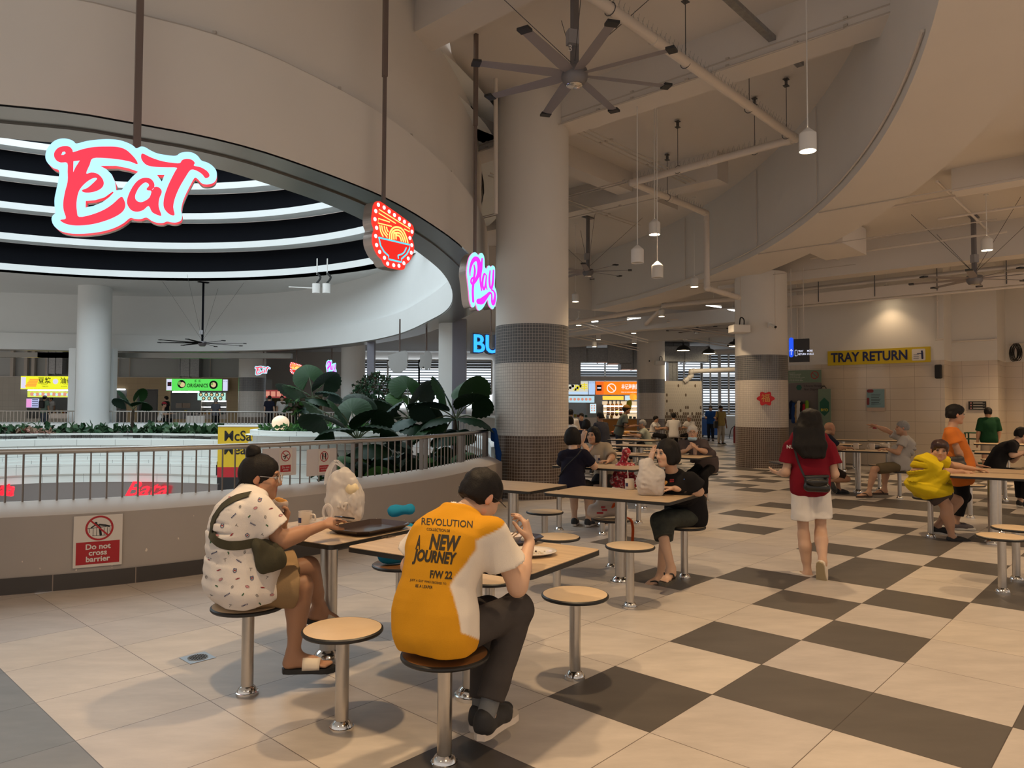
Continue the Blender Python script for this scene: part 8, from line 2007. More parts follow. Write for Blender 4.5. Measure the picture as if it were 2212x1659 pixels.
for a_ in(-.48,.48):
 for c_ in(-.22,.22):q_=p+QH*a_+PH*c_; b.cyl(q_+np.array([0,0,.1]),q_+np.array([0,0,1.05]),.02,n=6)
b.build('cart_frame',M_bluebin,t)
b=MB()
for a_ in(-.42,.42):q_=p+QH*a_-PH*.2; b.cyl(q_+PH*-.03+np.array([0,0,.1]),q_+PH*.03+np.array([0,0,.1]),.10,n=14)
b.build('wheel',M_ink,t)
for k, (dq,dz,lab)in enumerate(((-.05,.31,'yellow bucket on the lower shelf of the blue cart'),(.12,.765,'yellow basket on top of the blue cart'))):
 q_=p+QH*dq; tt_=MB(); tt_.box(q_+np.array([0,0,dz+.11]),(.55,.36,.22),RPQ@rotz3(-math.pi/2),taper=1.1); single('crate',tt_,M_yelcrate,lab,'crate')
b=MB(); a_, c_=W(1881,873,20.6), W(1924,962,19.9); b.cyl(a_,c_,.016,n=8); single('broom_pole',b,mat('pole_metal',(.6,.52,.45),rough=.35,metal=.6),'long pale pole leaning diagonally against the tiled wall below the poster','pole')
b=MB(); p=G(1812,990,0)
for s_ in(-1,1):b.box(p+np.array([s_*.03,s_*.14,.35]),(.32,.03,.70),np.array([[1,0,0],[0,.97,-.22*s_],[0,.22*s_,.97]]).T)
single('floor_sign',b,M_yelcrate,'yellow folding wet-floor sign standing behind the bald man','sign')
t=thing('green_booth_seat','dark green high-backed bin stand against the tiled wall','bin',G(2020,998,0)); p=LOC[t.name]; b=MB(); b.bbox(p+np.array([0,0,.62]),(.70,.12,1.24),.03,RPQ@rotz3(-math.pi/2)); b.bbox(p-PH*.25+np.array([0,0,.35]),(.70,.5,.7),.03,RPQ@rotz3(-math.pi/2)); b.build('stand_body',M_greenbin,t)
t=thing('tray_trolley','green trolley of trays next to the boy in green','trolley',G(2112,1018,0)); p=LOC[t.name]; b=MB()
for a_ in(-.22,.22):
 for c_ in(-.2,.2):q_=p+QH*a_+PH*c_; b.cyl(q_,q_+np.array([0,0,.95]),.02,n=6)
b.build('posts',M_greenbin,t); b=MB()
for z in(.2,.5,.8,.95):b.box(p+np.array([0,0,z]),(.46,.48,.02),RPQ)
b.build('shelves',M_greenbin,t)
p=G(1533,945,0); bin_(p[0],p[1],'blue plastic bin cart pushed by the worker in blue',mat('bright_blue_plastic',(.01,.09,.38),rough=.4),.9,1.05); p=G(1513,944,0); bin_(p[0],p[1],'small red bin beside the blue bin cart',mat('red_plastic',(.32,.012,.02),rough=.4),.6,.85)
p=G(1508,938,0); b=MB(); b.bbox(p+np.array([0,.3,.75]),(.75,.5,1.5),.01); single('cardboard_stack',b,mat('cardboard',(.42,.27,.15),rough=.8),'brown cardboard box standing against the patterned wall','box')
t=thing('fire_extinguisher','red fire extinguisher on the floor left of the middle column','fire extinguisher',G(1589,957,0)); p=LOC[t.name]; b=MB(); b.lathe([(0,0),(.10,0),(.10,.62),(.07,.72),(.03,.76),(0,.76)],p,14); b.build('cylinder',mat('extinguisher_red',(.30,.015,.015),rough=.4),t); b=MB(); b.box(p+np.array([.03,0,.82]),(.12,.03,.06)); b.tube(smooth_path([p+np.array([-.03,0,.78]),p+np.array([-.2,0,.6]),p+np.array([-.28,0,.2])],5),.016,6); b.build('valve_and_hose',M_ink,t)
for u0, u1, v0, v1, lab in((928,962,833,851,'yellow lit stall sign glimpsed left of the white mullion beyond the palms'),(1012,1056,830,855,'yellow lit stall sign glimpsed beside the near column beyond the palms')):
 lightbox('stall_sign',lab,'sign',XL(u0,38),XL(u1,38),38,zof(v1,u0,38),zof(v0,u0,38),(.95,.80,.02),.95,[('food',E1('pan_orange',(.95,.40,.04),.85),many(plate(-.2,-.1,.2),plate(.25,-.05,.24))),('pale_marks',E1('pan_paleblue',(.6,.85,.95),.8),many(plate(.05,.1,.12,.008)))])
lightbox('stall_sign','long dark red stall sign with food photos behind the distant backpackers','sign',XL(570,40),XL(622,40),40,zof(860,600,40),zof(842,600,40),(.30,.05,.05),.8,[('pictures',E1('pan_food',(.85,.35,.25),.7),many(*[rc(-.45+.24*k,-.3,-.27+.24*k,.3)for k in range(4)]))])
b=MB(); b.box((XL(612,41),41,1.15),(4.5,.3,2.0)); struct('wall_far_stall_front',b,mat('stall_olive',(.28,.24,.13),rough=.6))
b=MB(); p=W(968,880,21); b.box((p[0],21,2.2),(.55,.3,3.8)); struct('trim_mullion_white',b,M_white); b=MB(); p=W(992,880,21); b.box((p[0],21,2.2),(.40,.34,3.8)); struct('trim_mullion_steel',b,mat('mullion_grey',(.20,.20,.24),rough=.4,metal=.4))
b=MB(); b.box((W(801,880,27)[0],27,2.2),(.26,.3,4.0)); struct('trim_mullion_dark',b,MATS['mullion_grey'])
# planters, banner and shop band in the opening
M_soil=mat('soil',(.03,.022,.015),rough=.9)
Cpath=[W(u,880,y)[:2]for u,y in((-160,19.3),(-60,20.6),(0,21.2),(80,21.8),(170,22.2),(300,22.4),(400,22.2),(474,21.8))]
Cp=even_path(smooth_path([np.array([*p,0])for p in Cpath],6),.3)[:,:2]
t=bpy.data.objects.new('wall_planter_bulkhead',None); COL.objects.link(t); t['kind']='structure'; LOC[t.name]=np.zeros(3)
zs=[(.69,.50,0),(.50,.32,.03),(.32,-.02,.0),(-.02,-.12,.04),(-.12,-.22,.07),(-.22,-.54,.10),(-.54,-.80,.05)]
for k, (z1,z0,of)in enumerate(zs):strip_obj('cladding_band',offset_path(Cp,of),z0,z1,M_clad,parent=t,kind=None,u0=.4*k)
b=MB()
for z1, z0, of in zs:P_=offset_path(Cp,of+.0); P2=offset_path(Cp,of-.12); b.grid([[(*P2[i],z1),(*P_[i],z1)]for i in range(len(P_))]); b.grid([[(*P_[i],z0),(*P2[i],z0)]for i in range(len(P_))])
b.build('cladding_ledges',M_white,t)
strip_obj('wall_shop_band',offset_path(Cp,.02),-1.5,-.80,mat('band_metal',(.30,.29,.29),rough=.3,metal=.85))
b=MB(); b.prism([tuple(p)for p in Cp]+[tuple(W(474,880,28.5)[:2]),tuple(W(-160,880,28.5)[:2])][::1],(0,0,.64),(1,0,0),(0,1,0),.1); struct('ground_planter_soil',b,M_soil)
strip_obj('wall_shop_glass',offset_path(Cp,-.3),-4.6,-1.5,glow('shop_glow',(.95,.85,.75),.6))
b=MB(); b.box((-9,16,-4.7),(34,30,.2)); struct('floor_lower',b,mat('lower_floor',(.5,.48,.45),rough=.3))
for(u0,u1,v), lab in(((270,357,1057),'red illuminated script shop name on the metal band below the white planter, right one'),((-30,43,1056),'red illuminated script shop name at the left edge, below the white planter')):
 yb=21.2 if u0<0 else 22.1; P_=Plane((u0+u1)/2,v,yb,(.12 if u0>0 else-.5,-1,0)); b=MB(); put_text(b,'Bata',P_.o,P_.ax,P_.ay,.62,shear=.45,bold=.004,extrude=.03,fit=(u1-u0)/F_PX*yb); single('shop_name',b,glow('shop_red',(1,.02,.04),1.1),lab,'sign')
pY=Plane(512,976,21.4,(.05,-1,0)); t=thing('yellow_banner','yellow and red banner with big black letters hanging in the opening behind the railing','banner',pY.o)
xl, yt=pY.px(471,922); xr, yb=pY.px(600,1031)
b=MB(); rect(b,pY,xl,yb+.30,xr,yt,0); b.build('yellow_cloth',mat('banner_yellow',(.80,.52,.02),rough=.6),t,smooth=False); b=MB(); rect(b,pY,xl,yb,xr,yb+.30,.001); b.build('red_cloth',mat('banner_red',(.55,.02,.03),rough=.6),t,smooth=False)
b=MB(); put_text(b,'McSaver',pY.at(xl+.17,yt-.28,.003),pY.ax,pY.ay,.42,align='LEFT',bold=.006,sx=.92); put_text(b,'Meals',pY.at(xl+.17,yt-.68,.003),pY.ax,pY.ay,.42,align='LEFT',bold=.006,sx=.92); b.build('lettering',M_ink,t,smooth=False)
b=MB(); b.cyl(pY.at(xl,yt+.02),pY.at(xr,yt+.02),.025); b.build('top_rail',M_lampshade,t)
b=MB(); c2=W(722,880,17.0); c2[2]=0
t=bpy.data.objects.new('wall_round_planter',None); COL.objects.link(t); t['kind']='structure'; LOC[t.name]=np.zeros(3)
for k, (z1,z0,r)in enumerate([(1.0,.90,1.86),(.90,.72,1.80),(.72,.60,1.76),(.60,.30,1.70),(.30,-.4,1.66),(-.4,-1.2,1.62),(-1.2,-4.6,1.58)]):
 strip_obj('cladding_band',[(c2[0]+r*math.cos(a),c2[1]+r*math.sin(a))for a in np.linspace(math.pi/2,2.5*math.pi,49)][::1],z0,z1,M_clad,parent=t,kind=None,u0=.37*k)
 b.lathe([(r+.1,z0),(r-.1,z0)],c2,48); b.lathe([(r,z1),(r-.16,z1)],c2,48)
b.lathe([(1.7,.99),(1.7,.93),(0,.93)],c2,48); b.build('planter_rim',M_white,t)
bed=[(-1.55,9.8),(-1.0,11.0),(-.68,12.8),(-.65,14.6),(-.9,16.6),(-1.6,18.2),(-3.2,17.6),(-3.9,15.0),(-3.4,12.2),(-2.5,10.4)]
b=MB(); b.prism(bed,(0,0,.12),(1,0,0),(0,1,0),1.6,0,1); struct('ground_planter_bed',b,[M_soil,M_white])
# plants
def leaf_mat(name,c,c2):return mat(name,c,rough=.5,vscale=3.0,col2=c2,var=.25,spec=.28)
L_dark, L_mid, L_light=leaf_mat('palm_leaf_dark',(.006,.022,.008),(.012,.040,.015)), leaf_mat('palm_leaf_mid',(.010,.045,.010),(.022,.075,.018)), leaf_mat('palm_leaf_light',(.03,.10,.02),(.06,.14,.03))
L_grey=leaf_mat('palm_leaf_grey',(.022,.048,.036),(.04,.075,.058))
M_trunk=mat('palm_trunk',(.060,.042,.028),rough=.9,var=.4,vscale=30,bump=.5,bscale=50); M_petiole=mat('petiole',(.06,.085,.035),rough=.6)
def fan_leaf(t,base,tip,R,m,droop=.25,roll=0.0,sweep=150,name='leaf',pet=True):
 base, tip=np.array(base,float), np.array(tip,float); d=nv(tip-base)
 n0=np.array([0,0,1.0])-d*d[2]; n0=nv(n0 if np.linalg.norm(n0)>.1 else np.array([0,-1.0,0])); s_=np.cross(d,n0)
 n_=nv(n0*math.cos(roll)+s_*math.sin(roll)); s_=np.cross(d,n_); K=40; g=[]
 for j, rr_ in enumerate((.03,.35,.7,1.0)):
  row=[]
  for k in range(K+1):
   a=math.radians(-sweep+2*sweep*k/K); edge=1-(.035 if(k%2 and rr_==1)else 0); r=R*rr_*edge*(1-.10*(abs(a)/math.radians(sweep))**2)
   pl_=(.034 if k%2 else-.034)*R*min(1,rr_*1.5)*(1 if rr_<1 else .8); dr=-droop*R*rr_**2.2*(.55+.45*math.cos(a))-.12*R*rr_*abs(math.sin(a))
   row.append(tip+d*r*math.cos(a)+s_*r*math.sin(a)+n_*(pl_+dr))
  g.append(row)
 b=MB(); b.grid(g); o=b.build(name,m,t,ang=180)
 if pet:q=MB(); mid=(base+tip)/2+np.array([0,0,.08*np.linalg.norm(tip-base)]); q.tube(smooth_path([base,mid,tip],4),.011,6); q.build('petiole',M_petiole,o)
def fan_palm(label,base,top,leaves,tr=.05):
 t=thing('fan_palm',label,'plant',base,group='fan palms in the planters'); b=MB(); base, top=np.array(base,float), np.array(top,float); P_=[base+(top-base)*k for k in np.linspace(0,1,9)]
 b.tube(P_,[tr*(1.15-.2*k+(.12 if i%2 else 0))for i,k in enumerate(np.linspace(0,1,9))],10); b.build('trunk',M_trunk,t)
 for u, v, y, R, m, dr, ro in leaves:
  tip=W(u,v,y); fan_leaf(t,top,tip,R*.80,m,dr,ro)
 return t
D_, M_, L_, G_=L_dark, L_mid, L_light, L_grey
y=11.4
fan_palm('tall fan palm right behind the railing, its trunk beside the plastic bag',[*W(768,1040,y)[:2],.12],W(772,950,y),[(738,893,y,.40,M_,.25,.2),(760,890,y+.3,.42,M_,.2,-.5),(700,905,y-.4,.46,D_,.35,.3),(800,905,y-.3,.45,D_,.30,-.2),(720,930,y-.6,.42,D_,.4,.4),(822,925,y-.5,.46,D_,.4,-.4),(835,890,y+.6,.42,G_,.25,-.7),(780,868,y+.8,.40,D_,.2,.3),(690,885,y+.3,.38,M_,.3,.6),(850,950,y-.2,.42,G_,.45,-.3),(800,960,y-.7,.40,D_,.5,.1)],.055)
y=12.6
fan_palm('fan palm left of the near column, with broad pleated leaves',[*W(985,960,y)[:2],.12],W(985,905,y),[(960,850,y,.46,M_,.2,.3),(1020,848,y,.42,M_,.2,-.9),(1022,870,y-.3,.46,D_,.3,-.5),(1030,905,y-.6,.44,D_,.45,-.3),(930,880,y-.3,.46,G_,.35,.5),(940,905,y-.6,.42,D_,.45,.3),(990,930,y-.7,.40,D_,.5,0),(1005,840,y+.6,.40,M_,.15,-.2),(915,925,y-.6,.40,M_,.5,.5),(960,935,y-.8,.36,D_,.5,.2)],.05)
y=13.6
fan_palm('fan palm in the middle of the planter, partly behind its neighbours',[*W(885,980,y)[:2],.12],W(885,905,y),[(850,880,y,.46,D_,.3,.4),(880,838,y+.5,.48,M_,.15,.2),(905,858,y,.46,G_,.25,-.5),(920,880,y-.4,.46,D_,.4,-.5),(860,910,y-.5,.46,G_,.5,.4),(895,915,y-.6,.44,D_,.5,-.2),(870,865,y+.3,.42,L_,.25,.1),(840,905,y,.42,D_,.4,.7),(930,905,y,.42,M_,.4,-.7)],.05)
y=17.2
fan_palm('fan palm on the round white planter, in front of the distant signs',[*W(678,922,y)[:2],.93],W(676,860,y),[(650,845,y,.55,M_,.3,.4),(668,815,y+.2,.50,M_,.2,-.3),(700,828,y,.50,D_,.3,-.6),(712,850,y-.3,.46,G_,.4,-.4),(640,865,y-.3,.46,D_,.45,.3),(660,870,y-.4,.42,G_,.5,.1),(695,862,y-.4,.40,D_,.5,-.2),(630,840,y+.2,.46,D_,.35,.6)],.06)
y=23.6
fan_palm('slim young palm with a few fan leaves standing in the far planter',[*W(284,936,y)[:2],.66],W(288,885,y),[(272,858,y,.42,D_,.3,.3),(300,855,y,.36,M_,.2,-.3),(306,872,y-.2,.44,D_,.45,-.4),(268,868,y-.2,.40,G_,.5,.4)],.04)
rg3=np.random.default_rng(3); k=0
for u, v, yy in[(800,1010,10.6),(835,1000,11),(780,1000,11.5),(860,1015,10.8),(890,1005,11.2),(915,985,11.8),(870,985,12),(820,975,12.2),(940,975,12.5),(960,985,12.2),(845,1030,10.4),(905,1020,11),(985,970,13),(1005,958,13.5),(795,1030,10.5),(760,1010,12.5)]:
 p=W(u,v,yy); p[2]=max(p[2],.16); base=np.array([p[0],p[1],.12]); t=thing('undergrowth_plant','low plant with broad folded leaves behind the railing bars','plant',base,group='low plants behind the railing')
 for j in range(6):
  a=j*1.05+rg3.uniform(0,1); d=np.array([math.cos(a),math.sin(a),0]); tip=base+d*rg3.uniform(.08,.25)+np.array([0,0,rg3.uniform(.15,.45)]); fan_leaf(t,base,tip,rg3.uniform(.22,.34),[D_,M_,G_,D_,L_][(k+j)%5],.4,rg3.uniform(-.6,.6),sweep=75)
 k+=1
def leafy(label,name,pts,size,mats,n,kind='stuff',cat='plant',seed=1,stems=None):
 r=np.random.default_rng(seed); b=MB()
 for i in range(n):
  p=pts(r); d=nv(r.normal(size=3)+np.array([0,-.2,.5])); s_=nv(np.cross(d,r.normal(size=3))); L=size*r.uniform(.7,1.3); w=L*r.uniform(.28,.4); nn=np.cross(d,s_)
  b.add([p,p+d*L*.5+s_*w+nn*.1*L,p+d*L,p+d*L*.5-s_*w+nn*.1*L],[(0,1,2,3)],int(r.integers(len(mats))))
 if stems:stems(b)
 V=np.concatenate(b.v); o=b.build(name,mats,None,loc=[*V.mean(0)[:2],V[:,2].min()],smooth=False); _props(o,label,cat,None,kind); return o
bc_=W(815,842,18.0)
def bush(r):
 v=nv(r.normal(size=3)); return bc_+v*np.array([.62,.5,.42])*r.uniform(.55,1.05)**.5+np.array([0,0,-.12*abs(v[0])])
st_=lambda b:[b.tube(smooth_path([(bc_[0],bc_[1],.95),bc_+np.array([.05*math.cos(a),0,-.5]),bc_+np.array([.4*math.cos(a),.3*math.sin(a),.1])],4),.022,5)for a in np.arange(6)]
leafy('round fine-leaved dark green bush in front of the grey hanging sign backs','shrub',bush,.085,[leaf_mat('shrub_leaf',(.015,.05,.025),(.03,.09,.04)),leaf_mat('shrub_leaf_b',(.03,.085,.04),(.05,.12,.05)),M_trunk],1500,kind='thing',stems=st_)
def rim(r):
 a=r.uniform(math.pi*.75,2.25*math.pi); q=r.uniform(.6,1.68); return np.array([c2[0]+q*math.cos(a),c2[1]+q*math.sin(a),.94+r.uniform(0,.16)])
leafy('bright green low groundcover with small yellow flowers filling the round white planter','groundcover',rim,.11,[leaf_mat('ground_leaf',(.03,.12,.02),(.06,.2,.04)),leaf_mat('ground_leaf_b',(.015,.06,.015),(.03,.1,.03))],1300,seed=2)
def strip_(r):
 i=int(r.integers(len(Cp))); q=Cp[i]*(1+r.uniform(.01,.10)); return np.array([q[0],q[1],.64+r.uniform(0,.12)*(2.2 if r.random()<.15 else 1)])
leafy('dark green grassy planting along the top of the long white planter across the opening','groundcover',strip_,.24,[leaf_mat('grass_leaf',(.015,.05,.02),(.03,.09,.035)),leaf_mat('grass_leaf_b',(.04,.09,.045),(.07,.14,.06))],900,seed=4)
def pink(r):q=W(r.uniform(15,112),880,21.9); return np.array([q[0],q[1]+r.uniform(0,.3),.66+r.uniform(0,.1)])
leafy('pale pink-leaved low plants in the far white planter','groundcover',pink,.15,[mat('pink_leaf',(.45,.22,.17),rough=.6),mat('pink_leaf_b',(.25,.16,.10),rough=.6)],110,seed=6)
def tree_s(r):v=nv(r.normal(size=3)); return W(638,878,16.6)+v*np.array([.28,.2,.2])*r.uniform(.3,1)
leafy('young broad-leaved green shrub beside the cream globe lamp','shrub',tree_s,.17,[M_,L_,M_trunk],60,kind='thing',seed=8,stems=lambda b:b.tube([W(638,922,16.6),W(638,875,16.6)],.02,6))
g=MB(); p=W(606,914,16.1); g.ball(p,(.19,.19,.17),22); o=single('globe_lamp',g,glow('globe_cream',(1.0,.72,.45),.55,(.75,.6,.45)),'cream glowing globe lamp among the leaves of the round planter','lamp')
def low(r):P_=[np.array(x)for x in bed]; a=P_[int(r.integers(len(P_)))]; q=a*r.uniform(.0,1)+np.mean(P_,0)*1; q=np.mean(P_,0)+(a-np.mean(P_,0))*r.uniform(.1,.95); return np.array([q[0],q[1],.13+r.uniform(0,.35)])
leafy('dense small-leaved planting at the foot of the fan palms','groundcover',low,.16,[D_,M_,G_],1400,seed=9)
# things on tables, seats and the railing
M_mug, M_bagw=mat('mug_white',(.66,.60,.54),rough=.25,coat=.4), None
def plastic(name,col,tr):
 m=mat(name,col,rough=.38,trans=0.0,spec=.5); b=m.node_tree.nodes['Principled BSDF']; nt=m.node_tree
 tl=node(nt,'ShaderNodeBsdfTranslucent'); tl.inputs['Color'].default_value=(*col,1); tp=node(nt,'ShaderNodeBsdfTransparent'); a=node(nt,'ShaderNodeMixShader'); a.inputs[0].default_value=.35; c=node(nt,'ShaderNodeMixShader'); c.inputs[0].default_value=tr
 nt.links.new(b.outputs[0],a.inputs[1]); nt.links.new(tl.outputs[0],a.inputs[2]); nt.links.new(a.outputs[0],c.inputs[1]); nt.links.new(tp.outputs[0],c.inputs[2]); nt.links.new(c.outputs[0],nt.nodes['Material Output'].inputs[0]); return m
M_plastic=plastic('white_plastic_film',(.76,.71,.67),.10); M_clearfilm=plastic('clear_plastic_film',(.80,.76,.74),.45)
def mug(p,label,a=0.0,k=1.0,mark=None):
 t=thing('mug',label,'mug',p); b=MB(); r, h_=.040*k, .092*k
 b.lathe([(0,.003),(r*.9,.0),(r,.006),(r,h_),(r*.93,h_),(r*.90,.01),(0,.01)],p,28); b.build('cup',M_mug,t,ang=50)
 d=np.array([math.cos(a),math.sin(a),0]); b=MB(); b.tube(smooth_path([p+d*r*.95+np.array([0,0,h_*.80]),p+d*(r+.026)+np.array([0,0,h_*.78]),p+d*(r+.030)+np.array([0,0,h_*.45]),p+d*r*.95+np.array([0,0,h_*.2])],5),.0055*k,7); b.build('handle',M_mug,t)
 b=MB(); b.lathe([(r*.9,h_*.8),(0,h_*.8)],p,20); b.build('drink',mat('milk_tea',(.22,.11,.05),rough=.2),t)
 if mark is not None:b=MB(); b.grid([[p+np.array([(r+.0008)*math.cos(x),(r+.0008)*math.sin(x),z])for z in(h_*.3,h_*.62)]for x in np.linspace(mark-.35,mark+.35,6)]); b.build('printed_badge',M_navyink,t)
 return t
def on(u,v,z=TOPZ):p=G(u,v,z); return p
mug(on(659,1138),'white mug with a printed badge on the table in front of the woman in the printed shirt',-.35,1.05,mark=-2.2)
mug(on(1360,1057),'white mug with a straw on the table beside the red patterned bag',1.4,1.05,mark=-2.4)
b=MB(); p=on(1360,1057); b.cyl(p+np.array([-.01,0,.03]),p+np.array([-.015,.01,.17]),.004,n=6); single('straw',b,M_plastic,'pale straw standing in the white mug','straw')
mug(on(1291,999),'white mug on the table between the two women',-.2,1.1,mark=-1.2)
mug(on(1849,970),'white mug with a spoon on the left side of the bowls',2.8,1.2); mug(on(1884,971),'white mug in front of the bowls on the right table',2.8,1.2)
p=on(1502,982); b=MB(); b.lathe([(.035,0),(.05,.15),(.046,.15),(.032,.01),(0,.01)],p,16); single('paper_cup',b,mat('paper_cup',(.6,.5,.42),rough=.6,vscale=40,col2=(.4,.2,.15)),'pale takeaway cup held by the man with the chin mask','cup')
t=thing('carrier_bag','tall translucent white plastic carrier bag with handles standing on the small table','bag',on(745,1126)); yb=LOC[t.name][1]; q=lambda u, v, d=0:W(u,v,yb+d)
s=SDF(); s.cap(q(728,1108),q(762,1108),.055,.06,.04); s.cap(q(722,1080),q(760,1075),.060,.070,.05); s.cap(q(722,1050),q(752,1045),.050,.062,.05); s.cap(q(728,1030),q(742,1025),.036,.04,.05); s.ell(q(744,1090,0),(.10,.085,.085),None,.04)
s.noise(.011,24,12,(1.5,1.5,.3)); s.noise(.008,55,13,(1.6,1.6,.3)); s.noise(.004,115,14,(1.4,1.4,.5)); s.half(LOC[t.name]+np.array([0,0,.002]),(0,0,-1),.003); sdf_obj('bag_film',s,.0075,M_plastic,t)
b=MB()
for pts in([(704,1046),(706,1022),(716,1002),(726,994),(738,1002),(748,1020),(752,1040)],[(708,1038),(714,1012),(724,1000),(744,1012),(756,1030),(764,1050)]):
 g=[];
 for x in smooth_path([np.array([*a,0.0])for a in pts],5):c=q(x[0],x[1],.02); g.append([c+np.array([-.012,0,-.004]),c+np.array([.0,.006,.004]),c+np.array([.012,0,-.004])])
 b.grid(g)
b.build('handles',M_plastic,t,ang=180)
s=SDF(); s.ell(q(760,1058,-.03),(.05,.03,.055),None,0); s.noise(.006,70,3); o=sdf_obj('food_inside',s,.008,mat('pale_food',(.70,.58,.36),rough=.5),t)
t=thing('wrapped_pancake','half-eaten golden pancake in clear film held by the woman in the printed shirt','food',JA['tipsL'][1]); c=W(603,1091,JA['Lwr'][1]-.01)
s=SDF(); s.ell(c+np.array([.005,0,.02]),(.040,.014,.024),None,0); s.noise(.005,80,2); sdf_obj('pancake',s,.006,mat('pancake',(.50,.24,.05),rough=.6,var=.35,vscale=40),t)
s=SDF(); s.cap(c+np.array([-.03,0,.02]),c+np.array([.03,0,.01]),.030,.026,.02); s.cap(c+np.array([-.012,0,-.01]),c+np.array([.0,0,-.07]),.034,.022,.03); s.noise(.010,60,5); s.ell(c+np.array([.01,0,.045]),(.04,.03,.03),None,.01,'-'); sdf_obj('film',s,.006,M_clearfilm,t)
t=thing('crumpled_film','crumpled clear plastic wrapper with an upright loop on the small table by the mug','wrapper',on(686,1138)); c=LOC[t.name]
s=SDF(); s.cap(c+np.array([-.03,0,.022]),c+np.array([.06,0,.02]),.028,.024,.03); s.noise(.013,55,7); s.half(c+np.array([0,0,.001]),(0,0,-1),.003); sdf_obj('wrapper',s,.006,M_clearfilm,t)
b=MB(); b.tube([W(708+10*math.cos(a),1107+17*math.sin(a),c[1]+.01)for a in np.arange(16)*math.pi/8],.008,6,closed=True); b.build('loop',M_clearfilm,t)
b=MB(); p=W(744,1118,JA['Rwr'][1]+.02); b.bbox(p,(.075,.14,.009),.003,np.array([[.8,-.5,.1],[.55,.8,.2],[-.2,-.1,.97]])); single('phone',b,mat('phone_black',(.01,.01,.012),rough=.12),'black phone in the outstretched hand of the woman in the printed shirt','phone')
def tray(label,c,w,d,R,m,cat='tray'):
 t=thing('tray',label,cat,c); b=MB(); g=[]
 ol=lambda ww, dd, z:[np.array(c)+R@np.array([x,y_,z])for x,y_ in[(-ww/2,-dd/2+.05),(-ww/2+.05,-dd/2),(ww/2-.05,-dd/2),(ww/2,-dd/2+.05),(ww/2,dd/2-.05),(ww/2-.05,dd/2),(-ww/2+.05,dd/2),(-ww/2,dd/2-.05)]]
 rings=[ol(w-.07,d-.07,.0),ol(w-.004,d-.004,.028),ol(w,d,.031),ol(w-.006,d-.006,.033),ol(w-.075,d-.075,.006)]
 b.grid([[r[k]for r in rings]for k in range(8)],close_u=True); b.add(rings[-1],[tuple(range(8))]); b.add(rings[0],[tuple(range(7,-1,-1))]); b.build('tray_body',m,t,ang=25); return t
RT=rotz3(YT)
M_tray=mat('tray_brown',(.035,.022,.020),rough=.28,coat=.2)
pt=(on(736,1140)+on(897,1122)+on(800,1150)+on(845,1112))/4
tray('brown cafeteria tray lying along the edge of the small table',TB['t1']+PT*.10+QT*.235+np.array([0,0,TOPZ+.001]),.44,.33,RT,M_tray)
pc=on(1142,1198); t=thing('plate','oval white plate with leftover rice and dark meat in front of the man in yellow','plate',pc); b=MB(); pr=[(0,.006),(.085,.006),(.118,.016),(.140,.022),(.143,.019),(.12,.011),(.085,0),(0,0)]; b.lathe(pr,(0,0,0),48); b.v[-1]=b.v[-1]*np.array([1.0,.8,1])@rotz3(.1).T+pc; b.build('dish',mat('porcelain',(.72,.66,.60),rough=.15,coat=.5),t,ang=180)
b=MB(); r4=np.random.default_rng(2)
for k in range(46):c=pc+np.array([-.035+r4.normal()*.03,.0+r4.normal()*.018,.012+r4.uniform(0,.008)]); b.ball(c,r4.uniform(.004,.010),6)
o=b.build('dark_meat_pieces',mat('dark_meat',(.045,.015,.008),rough=.35),t); o['kind']='stuff'
b=MB()
for k in range(40):c=pc+np.array([.045+r4.normal()*.03,r4.normal()*.025,.011]); b.ball(c,(.006,.0025,.002),5,R=rotz3(r4.uniform(0,3)))
o=b.build('rice_grains',mat('rice',(.62,.52,.38),rough=.5),t); o['kind']='stuff'
tray('dark blue-grey tray with tissues beyond the plate of the man in yellow',on(1118,1176)+np.array([-.03,.03,.001]),.34,.26,RT,mat('tray_blue',(.03,.033,.06),rough=.4))
c=on(1100,1180)+np.array([0,0,.01]); b=MB(); b.lathe([(.04,0),(.075,.05),(.072,.05),(.036,.006),(0,.006)],c,24); single('bowl',b,mat('bowl_pale',(.65,.55,.48),rough=.25),'pale bowl on the dark tray in front of the man in yellow','bowl')
s=SDF(); c=on(1130,1172)+np.array([0,0,.02]); s.cap(c,c+np.array([.05,.01,.0]),.014,k=.01); s.noise(.006,90,3); o=sdf_obj('tissue',s,.005,mat('tissue',(.70,.64,.60),rough=.9)); _props(o,'crumpled white tissue on the dark tray','tissue')
b=MB()
for(u,v,w_)in((1168,1196,.045),(840,1160,.10)):
 p=on(u,v)+np.array([0,0,.0012])
 b.tube([p+RT@np.array([w_*.5*math.cos(a),w_*.28*math.sin(a),0])for a in np.arange(20)*math.pi/10],.0012,4,closed=True); b.tube([p+RT@np.array([w_*.45*(k/8-.5),w_*.1*math.sin(k*1.5),0])for k in range(9)],.001,4)
single('table_marking',b,mat('etched_mark',(.10,.055,.02),rough=.6),'small etched symbol on the wooden table top','marking')
sc=STOOL['brown stool carrying a bright blue bag by the parapet']; t=thing('blue_bag','bright blue cloth bag on the brown stool by the parapet','bag',sc+np.array([0,0,SEATZ])); s=SDF(); c=sc+np.array([-.01,-.0,SEATZ])
s.cap(c+np.array([-.06,-.03,.07]),c+np.array([.07,.02,.07]),.075,.07,.04); s.cap(c+np.array([-.05,0,.2]),c+np.array([.06,.02,.22]),.055,.05,.06); s.cap(c+np.array([-.05,.02,.34]),c+np.array([.06,.03,.35]),.034,.03,.06); s.noise(.012,30,4); s.half(c+np.array([0,0,.002]),(0,0,-1),.003); sdf_obj('bag_body',s,.010,cloth('cyan_blue',(.015,.22,.38)),t)
